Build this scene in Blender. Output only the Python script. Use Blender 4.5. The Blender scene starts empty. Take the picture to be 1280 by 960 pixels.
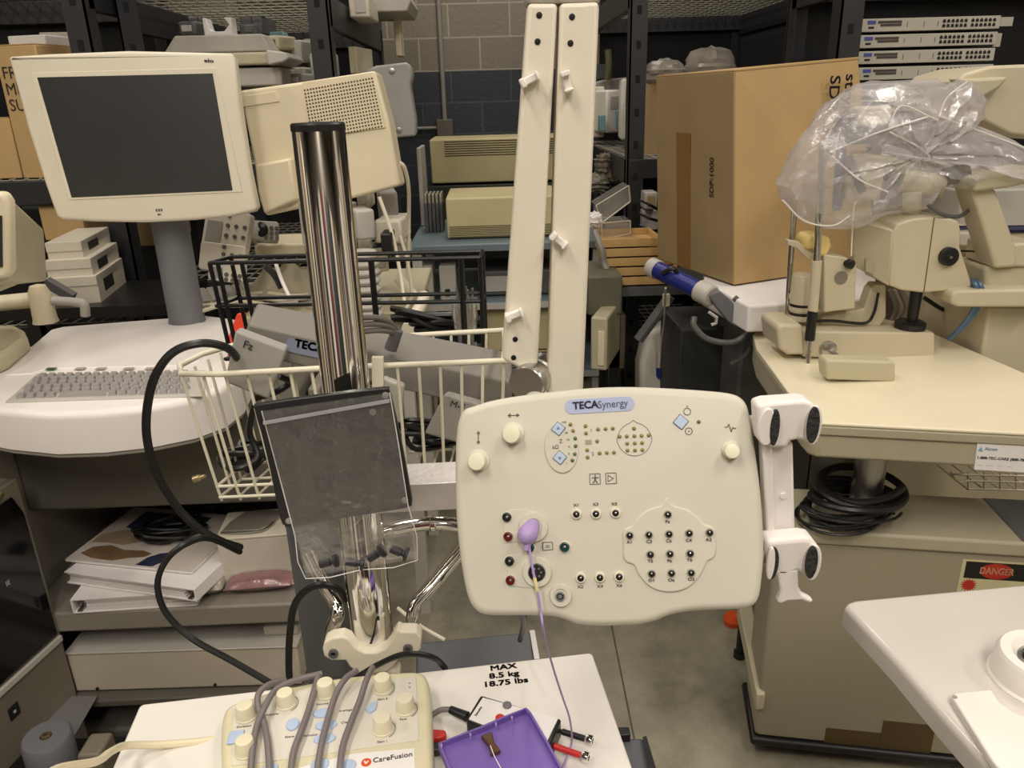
import bpy, math, random
from mathutils import Vector, Matrix
random.seed(7)
scene = bpy.context.scene
COL = scene.collection
# ---------------------------------------------------------------- camera
FPX = 961.0; CAMZ = 1.6
_up = -Vector((75, -2620, -FPX)).normalized()
_fw = Vector((-34, 354, -FPX)); _fw = (_fw - _up * _fw.dot(_up)).normalized()
_rt = _fw.cross(_up)
R = Matrix((_rt, _fw, _up))
cam_d = bpy.data.cameras.new('camera'); cam = bpy.data.objects.new('camera', cam_d); COL.objects.link(cam)
cam.matrix_world = Matrix.Translation((0, 0, CAMZ)) @ R.to_4x4()
cam_d.sensor_fit = 'HORIZONTAL'; cam_d.sensor_width = 36.0; cam_d.lens = 36.0 * FPX / 1280; cam_d.clip_start = .02
scene.camera = cam
# ---------------------------------------------------------------- world, lights, exposure
scene.view_settings.view_transform = 'Standard'; scene.view_settings.look = 'None'
scene.view_settings.gamma = 1; scene.view_settings.use_curve_mapping = False
scene.view_settings.exposure = -0.2
w = bpy.data.worlds.new('world'); scene.world = w; w.use_nodes = True
w.node_tree.nodes['Background'].inputs[0].default_value = (1, .9, .78, 1)
w.node_tree.nodes['Background'].inputs[1].default_value = 0.12
WARM = (1, .92, .81)
def area(loc, sx, sy, power, rot=(0, 0, 0), col=WARM):
    l = bpy.data.lights.new('ceiling_and_fill_lamp', 'AREA'); l.shape = 'RECTANGLE'; l.size = sx; l.size_y = sy
    l.energy = power; l.color = col
    o = bpy.data.objects.new('ceiling_and_fill_light', l); COL.objects.link(o); o.location = loc; o.rotation_euler = rot
    return o
LAMPS = [(-.9, -.45), (1.2, -.35), (-1.0, 2.0), (1.5, 2.0), (0, 4.3), (.2, -1.9), (-3.2, .2), (3.2, .2)]  # last three are fill lamps added to brighten what the chrome pole reflects
LPOW = [42, 36, 28, 27, 28, 75, 45, 45]
for (lx, ly), lp in zip(LAMPS, LPOW):
    area((lx, ly, 3.62), .35, 1.3, lp)

# ---------------------------------------------------------------- pixel helpers (photo frame 1280x960)
def ray(px, py): return R @ Vector((px - 640, 480 - py, -FPX))
def PY(px, py, Y):
    r = ray(px, py); return r * (Y / r.y) + Vector((0, 0, CAMZ))
def PZ(px, py, z):
    r = ray(px, py); return r * ((z - CAMZ) / r.z) + Vector((0, 0, CAMZ))

# ---------------------------------------------------------------- materials
def lin(c):
    o = []
    for v in c[:3]:
        v /= 255.0; o.append(v / 12.92 if v <= .04045 else ((v + .055) / 1.055) ** 2.4)
    return (*o, 1)
MATS = {}
def mat(name, col, rough=.5, metal=0, var=.06, scale=8, bump=0, bscale=120, spec=.5, trans=0, alpha=1, coat=0, sub=0):
    if name in MATS: return MATS[name]
    m = bpy.data.materials.new(name); m.use_nodes = True; nt = m.node_tree; b = nt.nodes['Principled BSDF']
    tc = nt.nodes.new('ShaderNodeTexCoord'); nz = nt.nodes.new('ShaderNodeTexNoise')
    nz.inputs['Scale'].default_value = scale; nz.inputs['Detail'].default_value = 4
    nt.links.new(tc.outputs['Object'], nz.inputs['Vector'])
    mr = nt.nodes.new('ShaderNodeMapRange'); mr.inputs['From Min'].default_value = .3; mr.inputs['From Max'].default_value = .7
    mr.inputs['To Min'].default_value = 1 - var; mr.inputs['To Max'].default_value = 1 + var * .6
    nt.links.new(nz.outputs['Fac'], mr.inputs['Value'])
    mx = nt.nodes.new('ShaderNodeVectorMath'); mx.operation = 'SCALE'
    mx.inputs[0].default_value = lin(col)[:3]; nt.links.new(mr.outputs['Result'], mx.inputs['Scale'])
    nt.links.new(mx.outputs['Vector'], b.inputs['Base Color'])
    b.inputs['Roughness'].default_value = rough; b.inputs['Metallic'].default_value = metal
    b.inputs['Specular IOR Level'].default_value = spec
    b.inputs['Transmission Weight'].default_value = trans; b.inputs['Alpha'].default_value = alpha
    b.inputs['Coat Weight'].default_value = coat
    if bump:
        n2 = nt.nodes.new('ShaderNodeTexNoise'); n2.inputs['Scale'].default_value = bscale
        nt.links.new(tc.outputs['Object'], n2.inputs['Vector'])
        bp = nt.nodes.new('ShaderNodeBump'); bp.inputs['Strength'].default_value = bump; bp.inputs['Distance'].default_value = .01
        nt.links.new(n2.outputs['Fac'], bp.inputs['Height']); nt.links.new(bp.outputs['Normal'], b.inputs['Normal'])
    MATS[name] = m; return m
def film(name, tint, haze, rough=.15, bump=.4, bscale=14, edge=.6):
    """thin clear plastic: see-through with white haze and gloss"""
    m = bpy.data.materials.new(name); m.use_nodes = True; nt = m.node_tree; nt.nodes.clear()
    out = nt.nodes.new('ShaderNodeOutputMaterial'); tr = nt.nodes.new('ShaderNodeBsdfTransparent')
    tr.inputs[0].default_value = (*[.97] * 3, 1)
    df = nt.nodes.new('ShaderNodeBsdfDiffuse'); df.inputs[0].default_value = lin(tint)
    gl = nt.nodes.new('ShaderNodeBsdfGlossy'); gl.inputs['Roughness'].default_value = rough
    lw = nt.nodes.new('ShaderNodeLayerWeight'); lw.inputs[0].default_value = .35
    nz = nt.nodes.new('ShaderNodeTexNoise'); nz.inputs['Scale'].default_value = bscale; nz.inputs['Detail'].default_value = 5
    tc = nt.nodes.new('ShaderNodeTexCoord'); nt.links.new(tc.outputs['Object'], nz.inputs['Vector'])
    bp = nt.nodes.new('ShaderNodeBump'); bp.inputs['Strength'].default_value = bump; bp.inputs['Distance'].default_value = .02
    nt.links.new(nz.outputs['Fac'], bp.inputs['Height'])
    for n in (df, gl, lw): nt.links.new(bp.outputs['Normal'], n.inputs['Normal'])
    m1 = nt.nodes.new('ShaderNodeMixShader'); m2 = nt.nodes.new('ShaderNodeMixShader')
    m1.inputs[0].default_value = haze
    nt.links.new(tr.outputs[0], m1.inputs[1]); nt.links.new(df.outputs[0], m1.inputs[2])
    mr = nt.nodes.new('ShaderNodeMapRange'); mr.inputs['To Min'].default_value = .04; mr.inputs['To Max'].default_value = edge
    nt.links.new(lw.outputs['Facing'], mr.inputs['Value']); nt.links.new(mr.outputs[0], m2.inputs[0])
    nt.links.new(m1.outputs[0], m2.inputs[1]); nt.links.new(gl.outputs[0], m2.inputs[2])
    nt.links.new(m2.outputs[0], out.inputs[0]); MATS[name] = m; return m

# ---------------------------------------------------------------- mesh builder
WM = {}
I4 = Matrix.Identity(4)
def frame(o, x, y):
    """matrix with origin o, x axis x, y axis close to y, z = x cross y"""
    x = Vector(x).normalized(); z = x.cross(Vector(y)).normalized(); y = z.cross(x)
    m = Matrix((x, y, z)).transposed().to_4x4(); m.translation = Vector(o); return m
class MB:
    def __init__(s, F=None): s.v = []; s.f = []; s.mi = []; s.cur = 0; s.F = F or I4
    def use(s, i): s.cur = i; return s
    def add(s, vs, fs):
        b = len(s.v); s.v += [s.F @ Vector(p) for p in vs]; s.f += [tuple(i + b for i in f) for f in fs]; s.mi += [s.cur] * len(fs); return s
    def hexa(s, p):
        return s.add(p, [(0, 3, 2, 1), (4, 5, 6, 7), (0, 1, 5, 4), (1, 2, 6, 5), (2, 3, 7, 6), (3, 0, 4, 7)])
    def box(s, x0, x1, y0, y1, z0, z1):
        return s.hexa([(x0, y0, z0), (x1, y0, z0), (x1, y1, z0), (x0, y1, z0), (x0, y0, z1), (x1, y0, z1), (x1, y1, z1), (x0, y1, z1)])
    def prism(s, poly, z0, z1, top=1.0):
        n = len(poly); cx = sum(p[0] for p in poly) / n; cy = sum(p[1] for p in poly) / n
        vs = [(x, y, z0) for x, y in poly] + [(cx + (x - cx) * top, cy + (y - cy) * top, z1) for x, y in poly]
        a = sum(poly[i][0] * poly[(i + 1) % n][1] - poly[(i + 1) % n][0] * poly[i][1] for i in range(n))
        fs = [tuple(range(n))[::-1], tuple(range(n, 2 * n))] + [(i, (i + 1) % n, n + (i + 1) % n, n + i) for i in range(n)]
        if a < 0: fs = [f[::-1] for f in fs]
        return s.add(vs, fs)
    def slab(s, poly, y0, y1):
        """outline in the x-z plane, solid from y0 to y1"""
        n = len(poly)
        vs = [(x, y0, z) for x, z in poly] + [(x, y1, z) for x, z in poly]
        a = sum(poly[i][0] * poly[(i + 1) % n][1] - poly[(i + 1) % n][0] * poly[i][1] for i in range(n))
        fs = [tuple(range(n)), tuple(range(n, 2 * n))[::-1]] + [(i, n + i, n + (i + 1) % n, (i + 1) % n) for i in range(n)]
        if a < 0: fs = [f[::-1] for f in fs]
        return s.add(vs, fs)
    def rings(s, rings, cap=True, closed=False):
        n = len(rings[0]); vs = [p for r in rings for p in r]; fs = []
        m = len(rings)
        for j in range(m if closed else m - 1):
            k = (j + 1) % m
            for i in range(n): fs.append((j * n + i, j * n + (i + 1) % n, k * n + (i + 1) % n, k * n + i))
        if cap and not closed: fs += [tuple(range(n))[::-1], tuple((m - 1) * n + i for i in range(n))]
        return s.add(vs, fs)
    def cyl(s, p0, p1, r0, r1=None, seg=20, cap=True):
        p0 = Vector(p0); p1 = Vector(p1); r1 = r0 if r1 is None else r1; d = (p1 - p0).normalized()
        a = d.orthogonal().normalized(); b = d.cross(a)
        rg = [[p + (a * math.cos(t) + b * math.sin(t)) * r for t in [2 * math.pi * i / seg for i in range(seg)]] for p, r in ((p0, r0), (p1, r1))]
        return s.rings(rg, cap)
    def lathe(s, p0, axis, prof, seg=24):
        p0 = Vector(p0); d = Vector(axis).normalized(); a = d.orthogonal().normalized(); b = d.cross(a)
        rg = [[p0 + d * h + (a * math.cos(t) + b * math.sin(t)) * max(r, 1e-5) for t in [2 * math.pi * i / seg for i in range(seg)]] for r, h in prof]
        return s.rings(rg)
    def tube(s, pts, r, seg=8, closed=False, smooth=5, taper=None):
        pts = [Vector(p) for p in pts]
        if smooth > 1 and len(pts) > 2:
            q = []; n = len(pts); rng = n if closed else n - 1
            for i in range(rng):
                p0 = pts[i - 1] if (i > 0 or closed) else pts[0] * 2 - pts[1]
                p1 = pts[i]; p2 = pts[(i + 1) % n]
                p3 = pts[(i + 2) % n] if (i + 2 < n or closed) else pts[-1] * 2 - pts[-2]
                for k in range(smooth):
                    t = k / smooth
                    q.append(.5 * ((2 * p1) + (p2 - p0) * t + (2 * p0 - 5 * p1 + 4 * p2 - p3) * t * t + (3 * p1 - p0 - 3 * p2 + p3) * t ** 3))
            if not closed: q.append(pts[-1])
            pts = q
        n = len(pts); rg = []; prev = None
        for i, p in enumerate(pts):
            if closed: d = (pts[(i + 1) % n] - pts[i - 1])
            else: d = pts[min(i + 1, n - 1)] - pts[max(i - 1, 0)]
            if d.length < 1e-9: d = Vector((0, 0, 1))
            d.normalize()
            if prev is None: a = d.orthogonal().normalized()
            else:
                a = prev - d * prev.dot(d); a = a.normalized() if a.length > 1e-6 else d.orthogonal().normalized()
            prev = a; b = d.cross(a); rr = r if taper is None else r + (taper - r) * i / (n - 1)
            rg.append([p + (a * math.cos(t) + b * math.sin(t)) * rr for t in [2 * math.pi * k / seg for k in range(seg)]])
        return s.rings(rg, True, closed)
    def ball(s, c, r, seg=16, rg=10):
        c = Vector(c); r = (r, r, r) if isinstance(r, (int, float)) else r; rings = []
        for j in range(rg + 1):
            ph = math.pi * j / rg; q = max(math.sin(ph), 1e-4)
            rings.append([c + Vector((r[0] * q * math.cos(t), r[1] * q * math.sin(t), -r[2] * math.cos(ph))) for t in [2 * math.pi * i / seg for i in range(seg)]])
        return s.rings(rings)
    def grid(s, fn, nu, nv):
        vs = [fn(i / nu, j / nv) for j in range(nv + 1) for i in range(nu + 1)]
        fs = [(j * (nu + 1) + i, j * (nu + 1) + i + 1, (j + 1) * (nu + 1) + i + 1, (j + 1) * (nu + 1) + i) for j in range(nv) for i in range(nu)]
        return s.add(vs, fs)
    def dome(s, poly, z0, z1, r, steps=5):
        """solid plate with a rounded front rim of radius r"""
        n = len(poly); a = sum(poly[i][0] * poly[(i + 1) % n][1] - poly[(i + 1) % n][0] * poly[i][1] for i in range(n))
        if a < 0: poly = poly[::-1]
        nrm = []
        for i in range(n):
            p, q = Vector(poly[i - 1]), Vector(poly[(i + 1) % n]); d = (q - p).normalized(); nrm.append(Vector((d.y, -d.x)))
        rings = [[(x, y, z0) for x, y in poly]]
        for k in range(steps + 1):
            t = math.pi / 2 * k / steps; ins = r * (1 - math.cos(t)); z = z1 - r + r * math.sin(t)
            rings.append([(poly[i][0] - nrm[i].x * ins, poly[i][1] - nrm[i].y * ins, z) for i in range(n)])
        return s.rings(rings)
    def text(s, txt, size, M, align='CENTER', bold=0, ext=.0003, sx=1):
        c = bpy.data.curves.new('t', 'FONT'); c.body = txt; c.size = size; c.align_x = align; c.align_y = 'CENTER'
        c.extrude = ext; c.resolution_u = 3
        o = bpy.data.objects.new('t', c); me = o.to_mesh()
        M = M @ Matrix.Diagonal((sx, 1, 1, 1))
        bd = bold * size
        for ox, oy in (((0, 0),) if not bold else ((-bd, -bd), (bd, -bd), (-bd, bd), (bd, bd))):
            s.add([M @ (v.co + Vector((ox, oy, 0))) for v in me.vertices], [tuple(p.vertices) for p in me.polygons])
        o.to_mesh_clear(); bpy.data.objects.remove(o); bpy.data.curves.remove(c); return s
    def build(s, name, m, parent=None, bevel=0, seg=2, sub=0, ang=38, solid=0, org=None):
        if parent is None:
            if org is None:
                xs = [p.x for p in s.v]; ys = [p.y for p in s.v]; zs = [p.z for p in s.v]
                org = Vector(((min(xs) + max(xs)) / 2, (min(ys) + max(ys)) / 2, min(zs)))
            W = Matrix.Translation(Vector(org))
        else: W = WM[parent.name]
        inv = W.inverted(); me = bpy.data.meshes.new(name)
        me.from_pydata([inv @ p for p in s.v], [], s.f); me.update()
        me.polygons.foreach_set('use_smooth', [True] * len(me.polygons)); me.set_sharp_from_angle(angle=math.radians(ang))
        for q in (m if isinstance(m, list) else [m]): me.materials.append(q)
        if isinstance(m, list): me.polygons.foreach_set('material_index', s.mi)
        o = bpy.data.objects.new(name, me); COL.objects.link(o)
        if parent is None: o.location = W.translation
        else: o.parent = parent
        WM[o.name] = W.copy()
        if solid:
            q = o.modifiers.new('Solid', 'SOLIDIFY'); q.thickness = solid; q.offset = 0
        if bevel:
            q = o.modifiers.new('Bevel', 'BEVEL'); q.width = bevel; q.segments = seg; q.limit_method = 'ANGLE'; q.angle_limit = math.radians(40)
        if sub:
            q = o.modifiers.new('Sub', 'SUBSURF'); q.levels = sub; q.render_levels = sub
        return o
def thing(name, label, cat, base, group=None):
    o = bpy.data.objects.new(name, None); COL.objects.link(o); o.location = Vector(base); o.empty_display_size = .05
    WM[o.name] = Matrix.Translation(Vector(base)); return tag(o, label, cat, group)
def tag(o, label, cat, group=None):
    o['label'] = label; o['category'] = cat
    if group: o['group'] = group
    return o
def struct(o): o['kind'] = 'structure'; return o
def copy_tree(o, loc=None, label=None, parent=None, rz=None):
    c = o.copy(); COL.objects.link(c)
    if parent is not None: c.parent = parent
    for ch in list(o.children): copy_tree(ch, parent=c)
    if loc is not None: c.location = Vector(loc)
    if rz is not None: c.rotation_euler.z = rz
    if label: c['label'] = label
    return c
class Face:
    """a flat face in the place: origin, right and up axis; pixel rays are cut with it"""
    def __init__(s, o, x, y): s.M = frame(o, x, y); s.inv = s.M.inverted(); s.n = s.M.col[2].to_3d(); s.o = Vector(o)
    def uv(s, px, py, w=0):
        r = ray(px, py); o = s.o + s.n * w; c = Vector((0, 0, CAMZ)); t = (o - c).dot(s.n) / r.dot(s.n)
        p = s.inv @ (c + r * t); return (p.x, p.y)
    def at(s, px, py, w=0): u, v = s.uv(px, py, w); return (u, v, w)
    def T(s, px, py, w=0, rot=0):
        u, v = s.uv(px, py, w); return Matrix.Translation((u, v, w)) @ Matrix.Rotation(math.radians(rot), 4, 'Z')
def rrect(x0, x1, y0, y1, r, k=4):
    p = []
    for cx, cy, a in ((x1 - r, y0 + r, -90), (x1 - r, y1 - r, 0), (x0 + r, y1 - r, 90), (x0 + r, y0 + r, 180)):
        for i in range(k + 1):
            t = math.radians(a + 90 * i / k); p.append((cx + r * math.cos(t), cy + r * math.sin(t)))
    return p
def circ(cx, cy, r, n=24, ry=None):
    ry = ry or r; return [(cx + r * math.cos(2 * math.pi * i / n), cy + ry * math.sin(2 * math.pi * i / n)) for i in range(n)]

# materials used
CREAM = mat('cream_plastic', (220, 212, 192), .42, var=.04, scale=5)
IVORY = mat('ivory_plastic', (228, 216, 186), .45, var=.04)
BEIGE = mat('beige_plastic', (190, 182, 154), .5, var=.05)
TAN = mat('tan_enamel', (172, 164, 140), .5, var=.05)
WHITE = mat('white_plastic', (236, 230, 222), .38, var=.03)
OFFW = mat('off_white_enamel', (214, 206, 190), .35, var=.04)
GREY = mat('grey_plastic', (150, 146, 140), .5)
LGREY = mat('light_grey_plastic', (186, 182, 174), .5)
DGREY = mat('dark_grey_plastic', (88, 88, 88), .5)
SLATE = mat('slate_grey_plastic', (110, 110, 114), .5)
LITBEIGE = mat('yellow_lit_beige_enamel', (200, 188, 144), .5, var=.05)  # beige enamel with yellower light put into the colour
BLACK = mat('black_plastic', (22, 22, 23), .4)
RUBBER = mat('black_rubber', (18, 18, 19), .38)
RACK = mat('black_rack_steel', (40, 40, 44), .45, var=.15)
CHROME = mat('chrome', (228, 226, 222), .06, 1, var=.01, bump=.03, bscale=9)
STEEL = mat('brushed_steel', (190, 188, 184), .3, 1, var=.05)
ALU = mat('bare_aluminium', (205, 200, 196), .42, .7, var=.08, bump=.06)
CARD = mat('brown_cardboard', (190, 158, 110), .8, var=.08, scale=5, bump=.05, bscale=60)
CARDS = mat('brown_cardboard_shaded', (160, 136, 98), .8, var=.14, scale=4, bump=.05, bscale=60)  # darker copy of the cardboard with shade put into its colour
INK = mat('dark_ink', (38, 36, 38), .6)
GINK = mat('grey_ink', (96, 92, 88), .6)
NAVY = mat('navy_ink', (34, 34, 70), .5)
PURPLE = mat('purple_plastic', (116, 92, 168), .38, var=.06)
LAV = mat('lavender_plastic', (162, 138, 190), .42)
PALEBLUE = mat('pale_blue_button', (176, 194, 222), .4)
LABELBLUE = mat('logo_pill_blue', (168, 178, 210), .4)
RED = mat('red_plastic', (190, 40, 36), .4)
DRED = mat('dark_red_jack', (92, 16, 20), .35)
GREENJ = mat('dark_green_jack', (16, 62, 62), .35)
LED = mat('amber_led', (136, 122, 66), .3)
LEDG = mat('green_led', (84, 104, 60), .3)
SCREEN = mat('dark_screen_glass', (46, 47, 46), .34, var=.2, scale=3)
PAPER = mat('white_paper', (232, 228, 226), .7, var=.03)
BLUEG = mat('blue_grey_enamel', (108, 124, 132), .45)
YELLOW = mat('yellow_pad', (224, 200, 130), .6)
BLUE = mat('cobalt_blue_tube', (34, 42, 120), .35)
TEAL = mat('teal_plastic', (110, 150, 158), .5)
WOOD = mat('pale_wood', (206, 168, 108), .6, var=.15, scale=12)
WGREY = mat('grey_wire_zinc', (176, 172, 156), .4, .4)
BAG = film('clear_bag_film', (236, 232, 234), .30, .22, .5, 9, .32)
ZIP = film('zip_bag_film', (205, 202, 198), .07, .14, .35, 22, .5)
ACRY = film('clear_acrylic', (200, 196, 186), .22, .08, .05)
ORANGE = mat('orange_plastic', (216, 80, 30), .45)
HIVIS = mat('bright_red_orange', (240, 70, 44), .5)
PINK = mat('dusky_pink_pouch', (150, 96, 100), .5, var=.2, scale=30)
# ================================================================ THE ROOM
def concrete():
    m = bpy.data.materials.new('polished_concrete'); m.use_nodes = True; nt = m.node_tree; b = nt.nodes['Principled BSDF']
    tc = nt.nodes.new('ShaderNodeTexCoord'); n1 = nt.nodes.new('ShaderNodeTexNoise'); n1.inputs['Scale'].default_value = 3.2; n1.inputs['Detail'].default_value = 10
    n1.inputs['Roughness'].default_value = .68
    nt.links.new(tc.outputs['Object'], n1.inputs['Vector'])
    cr = nt.nodes.new('ShaderNodeValToRGB'); cr.color_ramp.elements[0].position = .32; cr.color_ramp.elements[1].position = .72
    cr.color_ramp.elements[0].color = lin((98, 93, 78)); cr.color_ramp.elements[1].color = lin((162, 156, 136))
    nt.links.new(n1.outputs['Fac'], cr.inputs[0]); nt.links.new(cr.outputs[0], b.inputs['Base Color'])
    b.inputs['Roughness'].default_value = .42
    return m
def cmu():
    m = bpy.data.materials.new('painted_concrete_block'); m.use_nodes = True; nt = m.node_tree; b = nt.nodes['Principled BSDF']
    g = nt.nodes.new('ShaderNodeNewGeometry'); sp = nt.nodes.new('ShaderNodeSeparateXYZ'); nt.links.new(g.outputs['Position'], sp.inputs[0])
    cb = nt.nodes.new('ShaderNodeCombineXYZ'); nt.links.new(sp.outputs['X'], cb.inputs['X']); nt.links.new(sp.outputs['Z'], cb.inputs['Y'])
    mp = nt.nodes.new('ShaderNodeMapping'); mp.inputs['Location'].default_value = (.02, .018, 0); nt.links.new(cb.outputs[0], mp.inputs[0])
    def brick(c1, c2, mo):
        k = nt.nodes.new('ShaderNodeTexBrick'); k.inputs['Scale'].default_value = 1; k.inputs['Brick Width'].default_value = .406
        k.inputs['Row Height'].default_value = .203; k.inputs['Mortar Size'].default_value = .006; k.inputs['Mortar Smooth'].default_value = .3
        k.inputs['Color1'].default_value = lin(c1); k.inputs['Color2'].default_value = lin(c2); k.inputs['Mortar'].default_value = lin(mo)
        nt.links.new(mp.outputs[0], k.inputs['Vector']); return k
    a = brick((146, 138, 124), (132, 124, 112), (176, 168, 154)); d = brick((62, 66, 74), (54, 58, 66), (84, 86, 92))
    st = nt.nodes.new('ShaderNodeMath'); st.operation = 'GREATER_THAN'; st.inputs[1].default_value = 1.806; nt.links.new(sp.outputs['Z'], st.inputs[0])
    mx = nt.nodes.new('ShaderNodeMix'); mx.data_type = 'RGBA'
    nt.links.new(st.outputs[0], mx.inputs[0]); nt.links.new(d.outputs['Color'], mx.inputs[6]); nt.links.new(a.outputs['Color'], mx.inputs[7])
    nz = nt.nodes.new('ShaderNodeTexNoise'); nz.inputs['Scale'].default_value = 40; nt.links.new(g.outputs['Position'], nz.inputs['Vector'])
    bp = nt.nodes.new('ShaderNodeBump'); bp.inputs['Strength'].default_value = .35; bp.inputs['Distance'].default_value = .01; nt.links.new(nz.outputs['Fac'], bp.inputs['Height'])
    nt.links.new(bp.outputs[0], b.inputs['Normal']); nt.links.new(mx.outputs[2], b.inputs['Base Color']); b.inputs['Roughness'].default_value = .7
    return m
WALLY = 5.6; WX = 4.2; YB = -2.6; ZC = 3.8
CMU = cmu()
struct(MB().box(-WX, WX, YB, WALLY, -.1, 0).build('floor', concrete()))
struct(MB().box(-WX, WX, WALLY, WALLY + .15, 0, ZC).build('wall_back', CMU))
DARKW = mat('dim_painted_wall', (96, 90, 82), .8)
struct(MB().box(-WX - .1, -WX, YB, WALLY, 0, ZC).build('wall_left', DARKW))
struct(MB().box(WX, WX + .1, YB, WALLY, 0, ZC).build('wall_right', DARKW))
struct(MB().box(-WX, WX, YB - .1, YB, 0, ZC).build('wall_front', DARKW))
struct(MB().box(-WX, WX, YB, WALLY, ZC, ZC + .1).build('ceiling', mat('dark_ceiling', (120, 112, 100), .9)))
# floor joint (saw cut)
a, b = PZ(765, 785, 0), PZ(800, 960, 0); d = (b - a).normalized(); n = Vector((-d.y, d.x, 0)) * .0025
a = a - d * 3; b = b + d * 1.6
struct(MB().hexa([a - n - Vector((0, 0, .002)), b - n - Vector((0, 0, .002)), b + n - Vector((0, 0, .002)), a + n - Vector((0, 0, .002)), a - n + Vector((0, 0, .0008)), b - n + Vector((0, 0, .0008)), b + n + Vector((0, 0, .0008)), a + n + Vector((0, 0, .0008))]).build('trim_1', mat('floor_joint', (84, 78, 64), .9, var=.3, scale=30)))
# wall conduit
P = PY(553, 0, 5.55); P2 = PY(556, 153, 5.55)
t = thing('electrical_conduit', 'thin grey metal conduit running down the block wall to a small box', 'conduit', (P2.x, 5.58, P2.z - .1))
MB().cyl((P2.x, 5.575, P2.z), (P2.x, 5.575, 3.7), .016).build('vertical_pipe', GREY, t)
MB().cyl((P2.x - .55, 5.575, P2.z - .035), (P2.x, 5.575, P2.z - .035), .012).build('horizontal_pipe', GREY, t)
MB().box(P2.x - .055, P2.x + .055, 5.52, 5.598, P2.z - .09, P2.z + .02).build('junction_box', mat('junction_box_tan', (112, 104, 92), .5), t, bevel=.005)

# ---------------------------------------------------------------- racking
def slots(mb, x, y, z0, z1, side):
    z = z0
    while z < z1:
        mb.box(x - .009, x + .009, y - .0012, y + .003, z, z + .03); z += .13
def rack(label, x0, x1, y0, y1, zs, ztop=2.6, fb=0, posts=((0, 0), (1, 0), (0, 1), (1, 1)), pw=.07):
    t = thing('shelving_unit', label, 'shelving unit', ((x0 + x1) / 2, (y0 + y1) / 2, 0))
    for i, j in posts:
        px = x1 if i else x0; py = y1 if j else y0; sx = -1 if i else 1; sy = -1 if j else 1
        m = MB()
        m.box(min(px, px + sx * pw), max(px, px + sx * pw), min(py, py + sy * .006), max(py, py + sy * .006), 0, ztop)
        m.box(min(px, px + sx * .006), max(px, px + sx * .006), min(py, py + sy * pw), max(py, py + sy * pw), 0, ztop)
        if j == 0: m.use(1); slots(m, px + sx * pw / 2, py - .001, .1, ztop, 0)
        p = m.build('post', [RACK, mat('slot_shadow', (8, 8, 9), .9)], t)
    for z in zs:
        for yy in (y0, y1):
            MB().box(x0 + .01, x1 - .01, yy - .002 if yy == y0 else yy - .03, yy + .03 if yy == y0 else yy + .002, z - .085 + (fb if yy == y0 and z > 1.9 else 0), z - .004 + (fb if yy == y0 and z > 1.9 else 0)).build('beam', RACK, t, bevel=.004)
        for xx in (x0, x1):
            MB().box(xx if xx == x0 else xx - .03, xx + .03 if xx == x0 else xx, y0 + .03, y1 - .03, z - .11, z - .004).build('beam', RACK, t, bevel=.004)
        g = MB(); n = int((x1 - x0) / .05)
        for k in range(n + 1):
            x = x0 + .02 + (x1 - x0 - .04) * k / n; g.cyl((x, y0 + .01, z), (x, y1 - .01, z), .0028, seg=6)
        n = int((y1 - y0) / .09)
        for k in range(n + 1):
            y = y0 + .02 + (y1 - y0 - .04) * k / n; g.cyl((x0 + .01, y, z - .004), (x1 - .01, y, z - .004), .0028, seg=6)
        g.build('wire_deck', WGREY, t)
    return t
LA = rack('black steel shelving unit with wire decks behind the flat monitor, far left', -2.75, PY(112, 40, 2.7).x, 2.7, 3.4, (.9, 1.4, 2.02))
LB = rack('black steel shelving unit left of the aisle, behind the ivory monitor', PY(150, 40, 2.9).x, -.52, 2.9, 4.4, (.45, 1.0, 1.42, 1.97), fb=.16)
RC = rack('black steel shelving unit right of the aisle, beside the large cardboard box', .60, 1.56, 3.4, 5.0, (.3, .86, 1.36, 2.05), fb=.2)
MB().box(1.545, 1.555, 3.48, 4.99, .1, 2.6).build('side_shade_sheet', mat('shade_backing_sheet', (26, 25, 26), .9), RC)  # added near-black side sheet, stands in for the shade within the rack
RDX = PY(1049, 40, 2.86).x
RD = rack('black steel shelving unit holding the stack of network switches', RDX, 2.6, 2.86, 3.36, (.6, 1.33, 2.02), fb=.2, pw=.078)
# near-black sheets added as rack backs for the shade inside
SHADE = mat('shade_backing_sheet', (26, 25, 26), .9)
MB().box(-2.74, PY(112, 40, 2.7).x, 3.402, 3.412, .1, 2.6).build('back_shade_sheet', SHADE, LA)
MB().box(PY(150, 40, 2.9).x, -.56, 4.402, 4.412, .1, 2.6).build('back_shade_sheet', SHADE, LB)
MB().box(.7, 1.56, 5.002, 5.012, .1, 2.6).build('back_shade_sheet', SHADE, RC)
MB().box(RDX, 2.6, 3.362, 3.372, .1, 2.6).build('back_shade_sheet', SHADE, RD)

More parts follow.
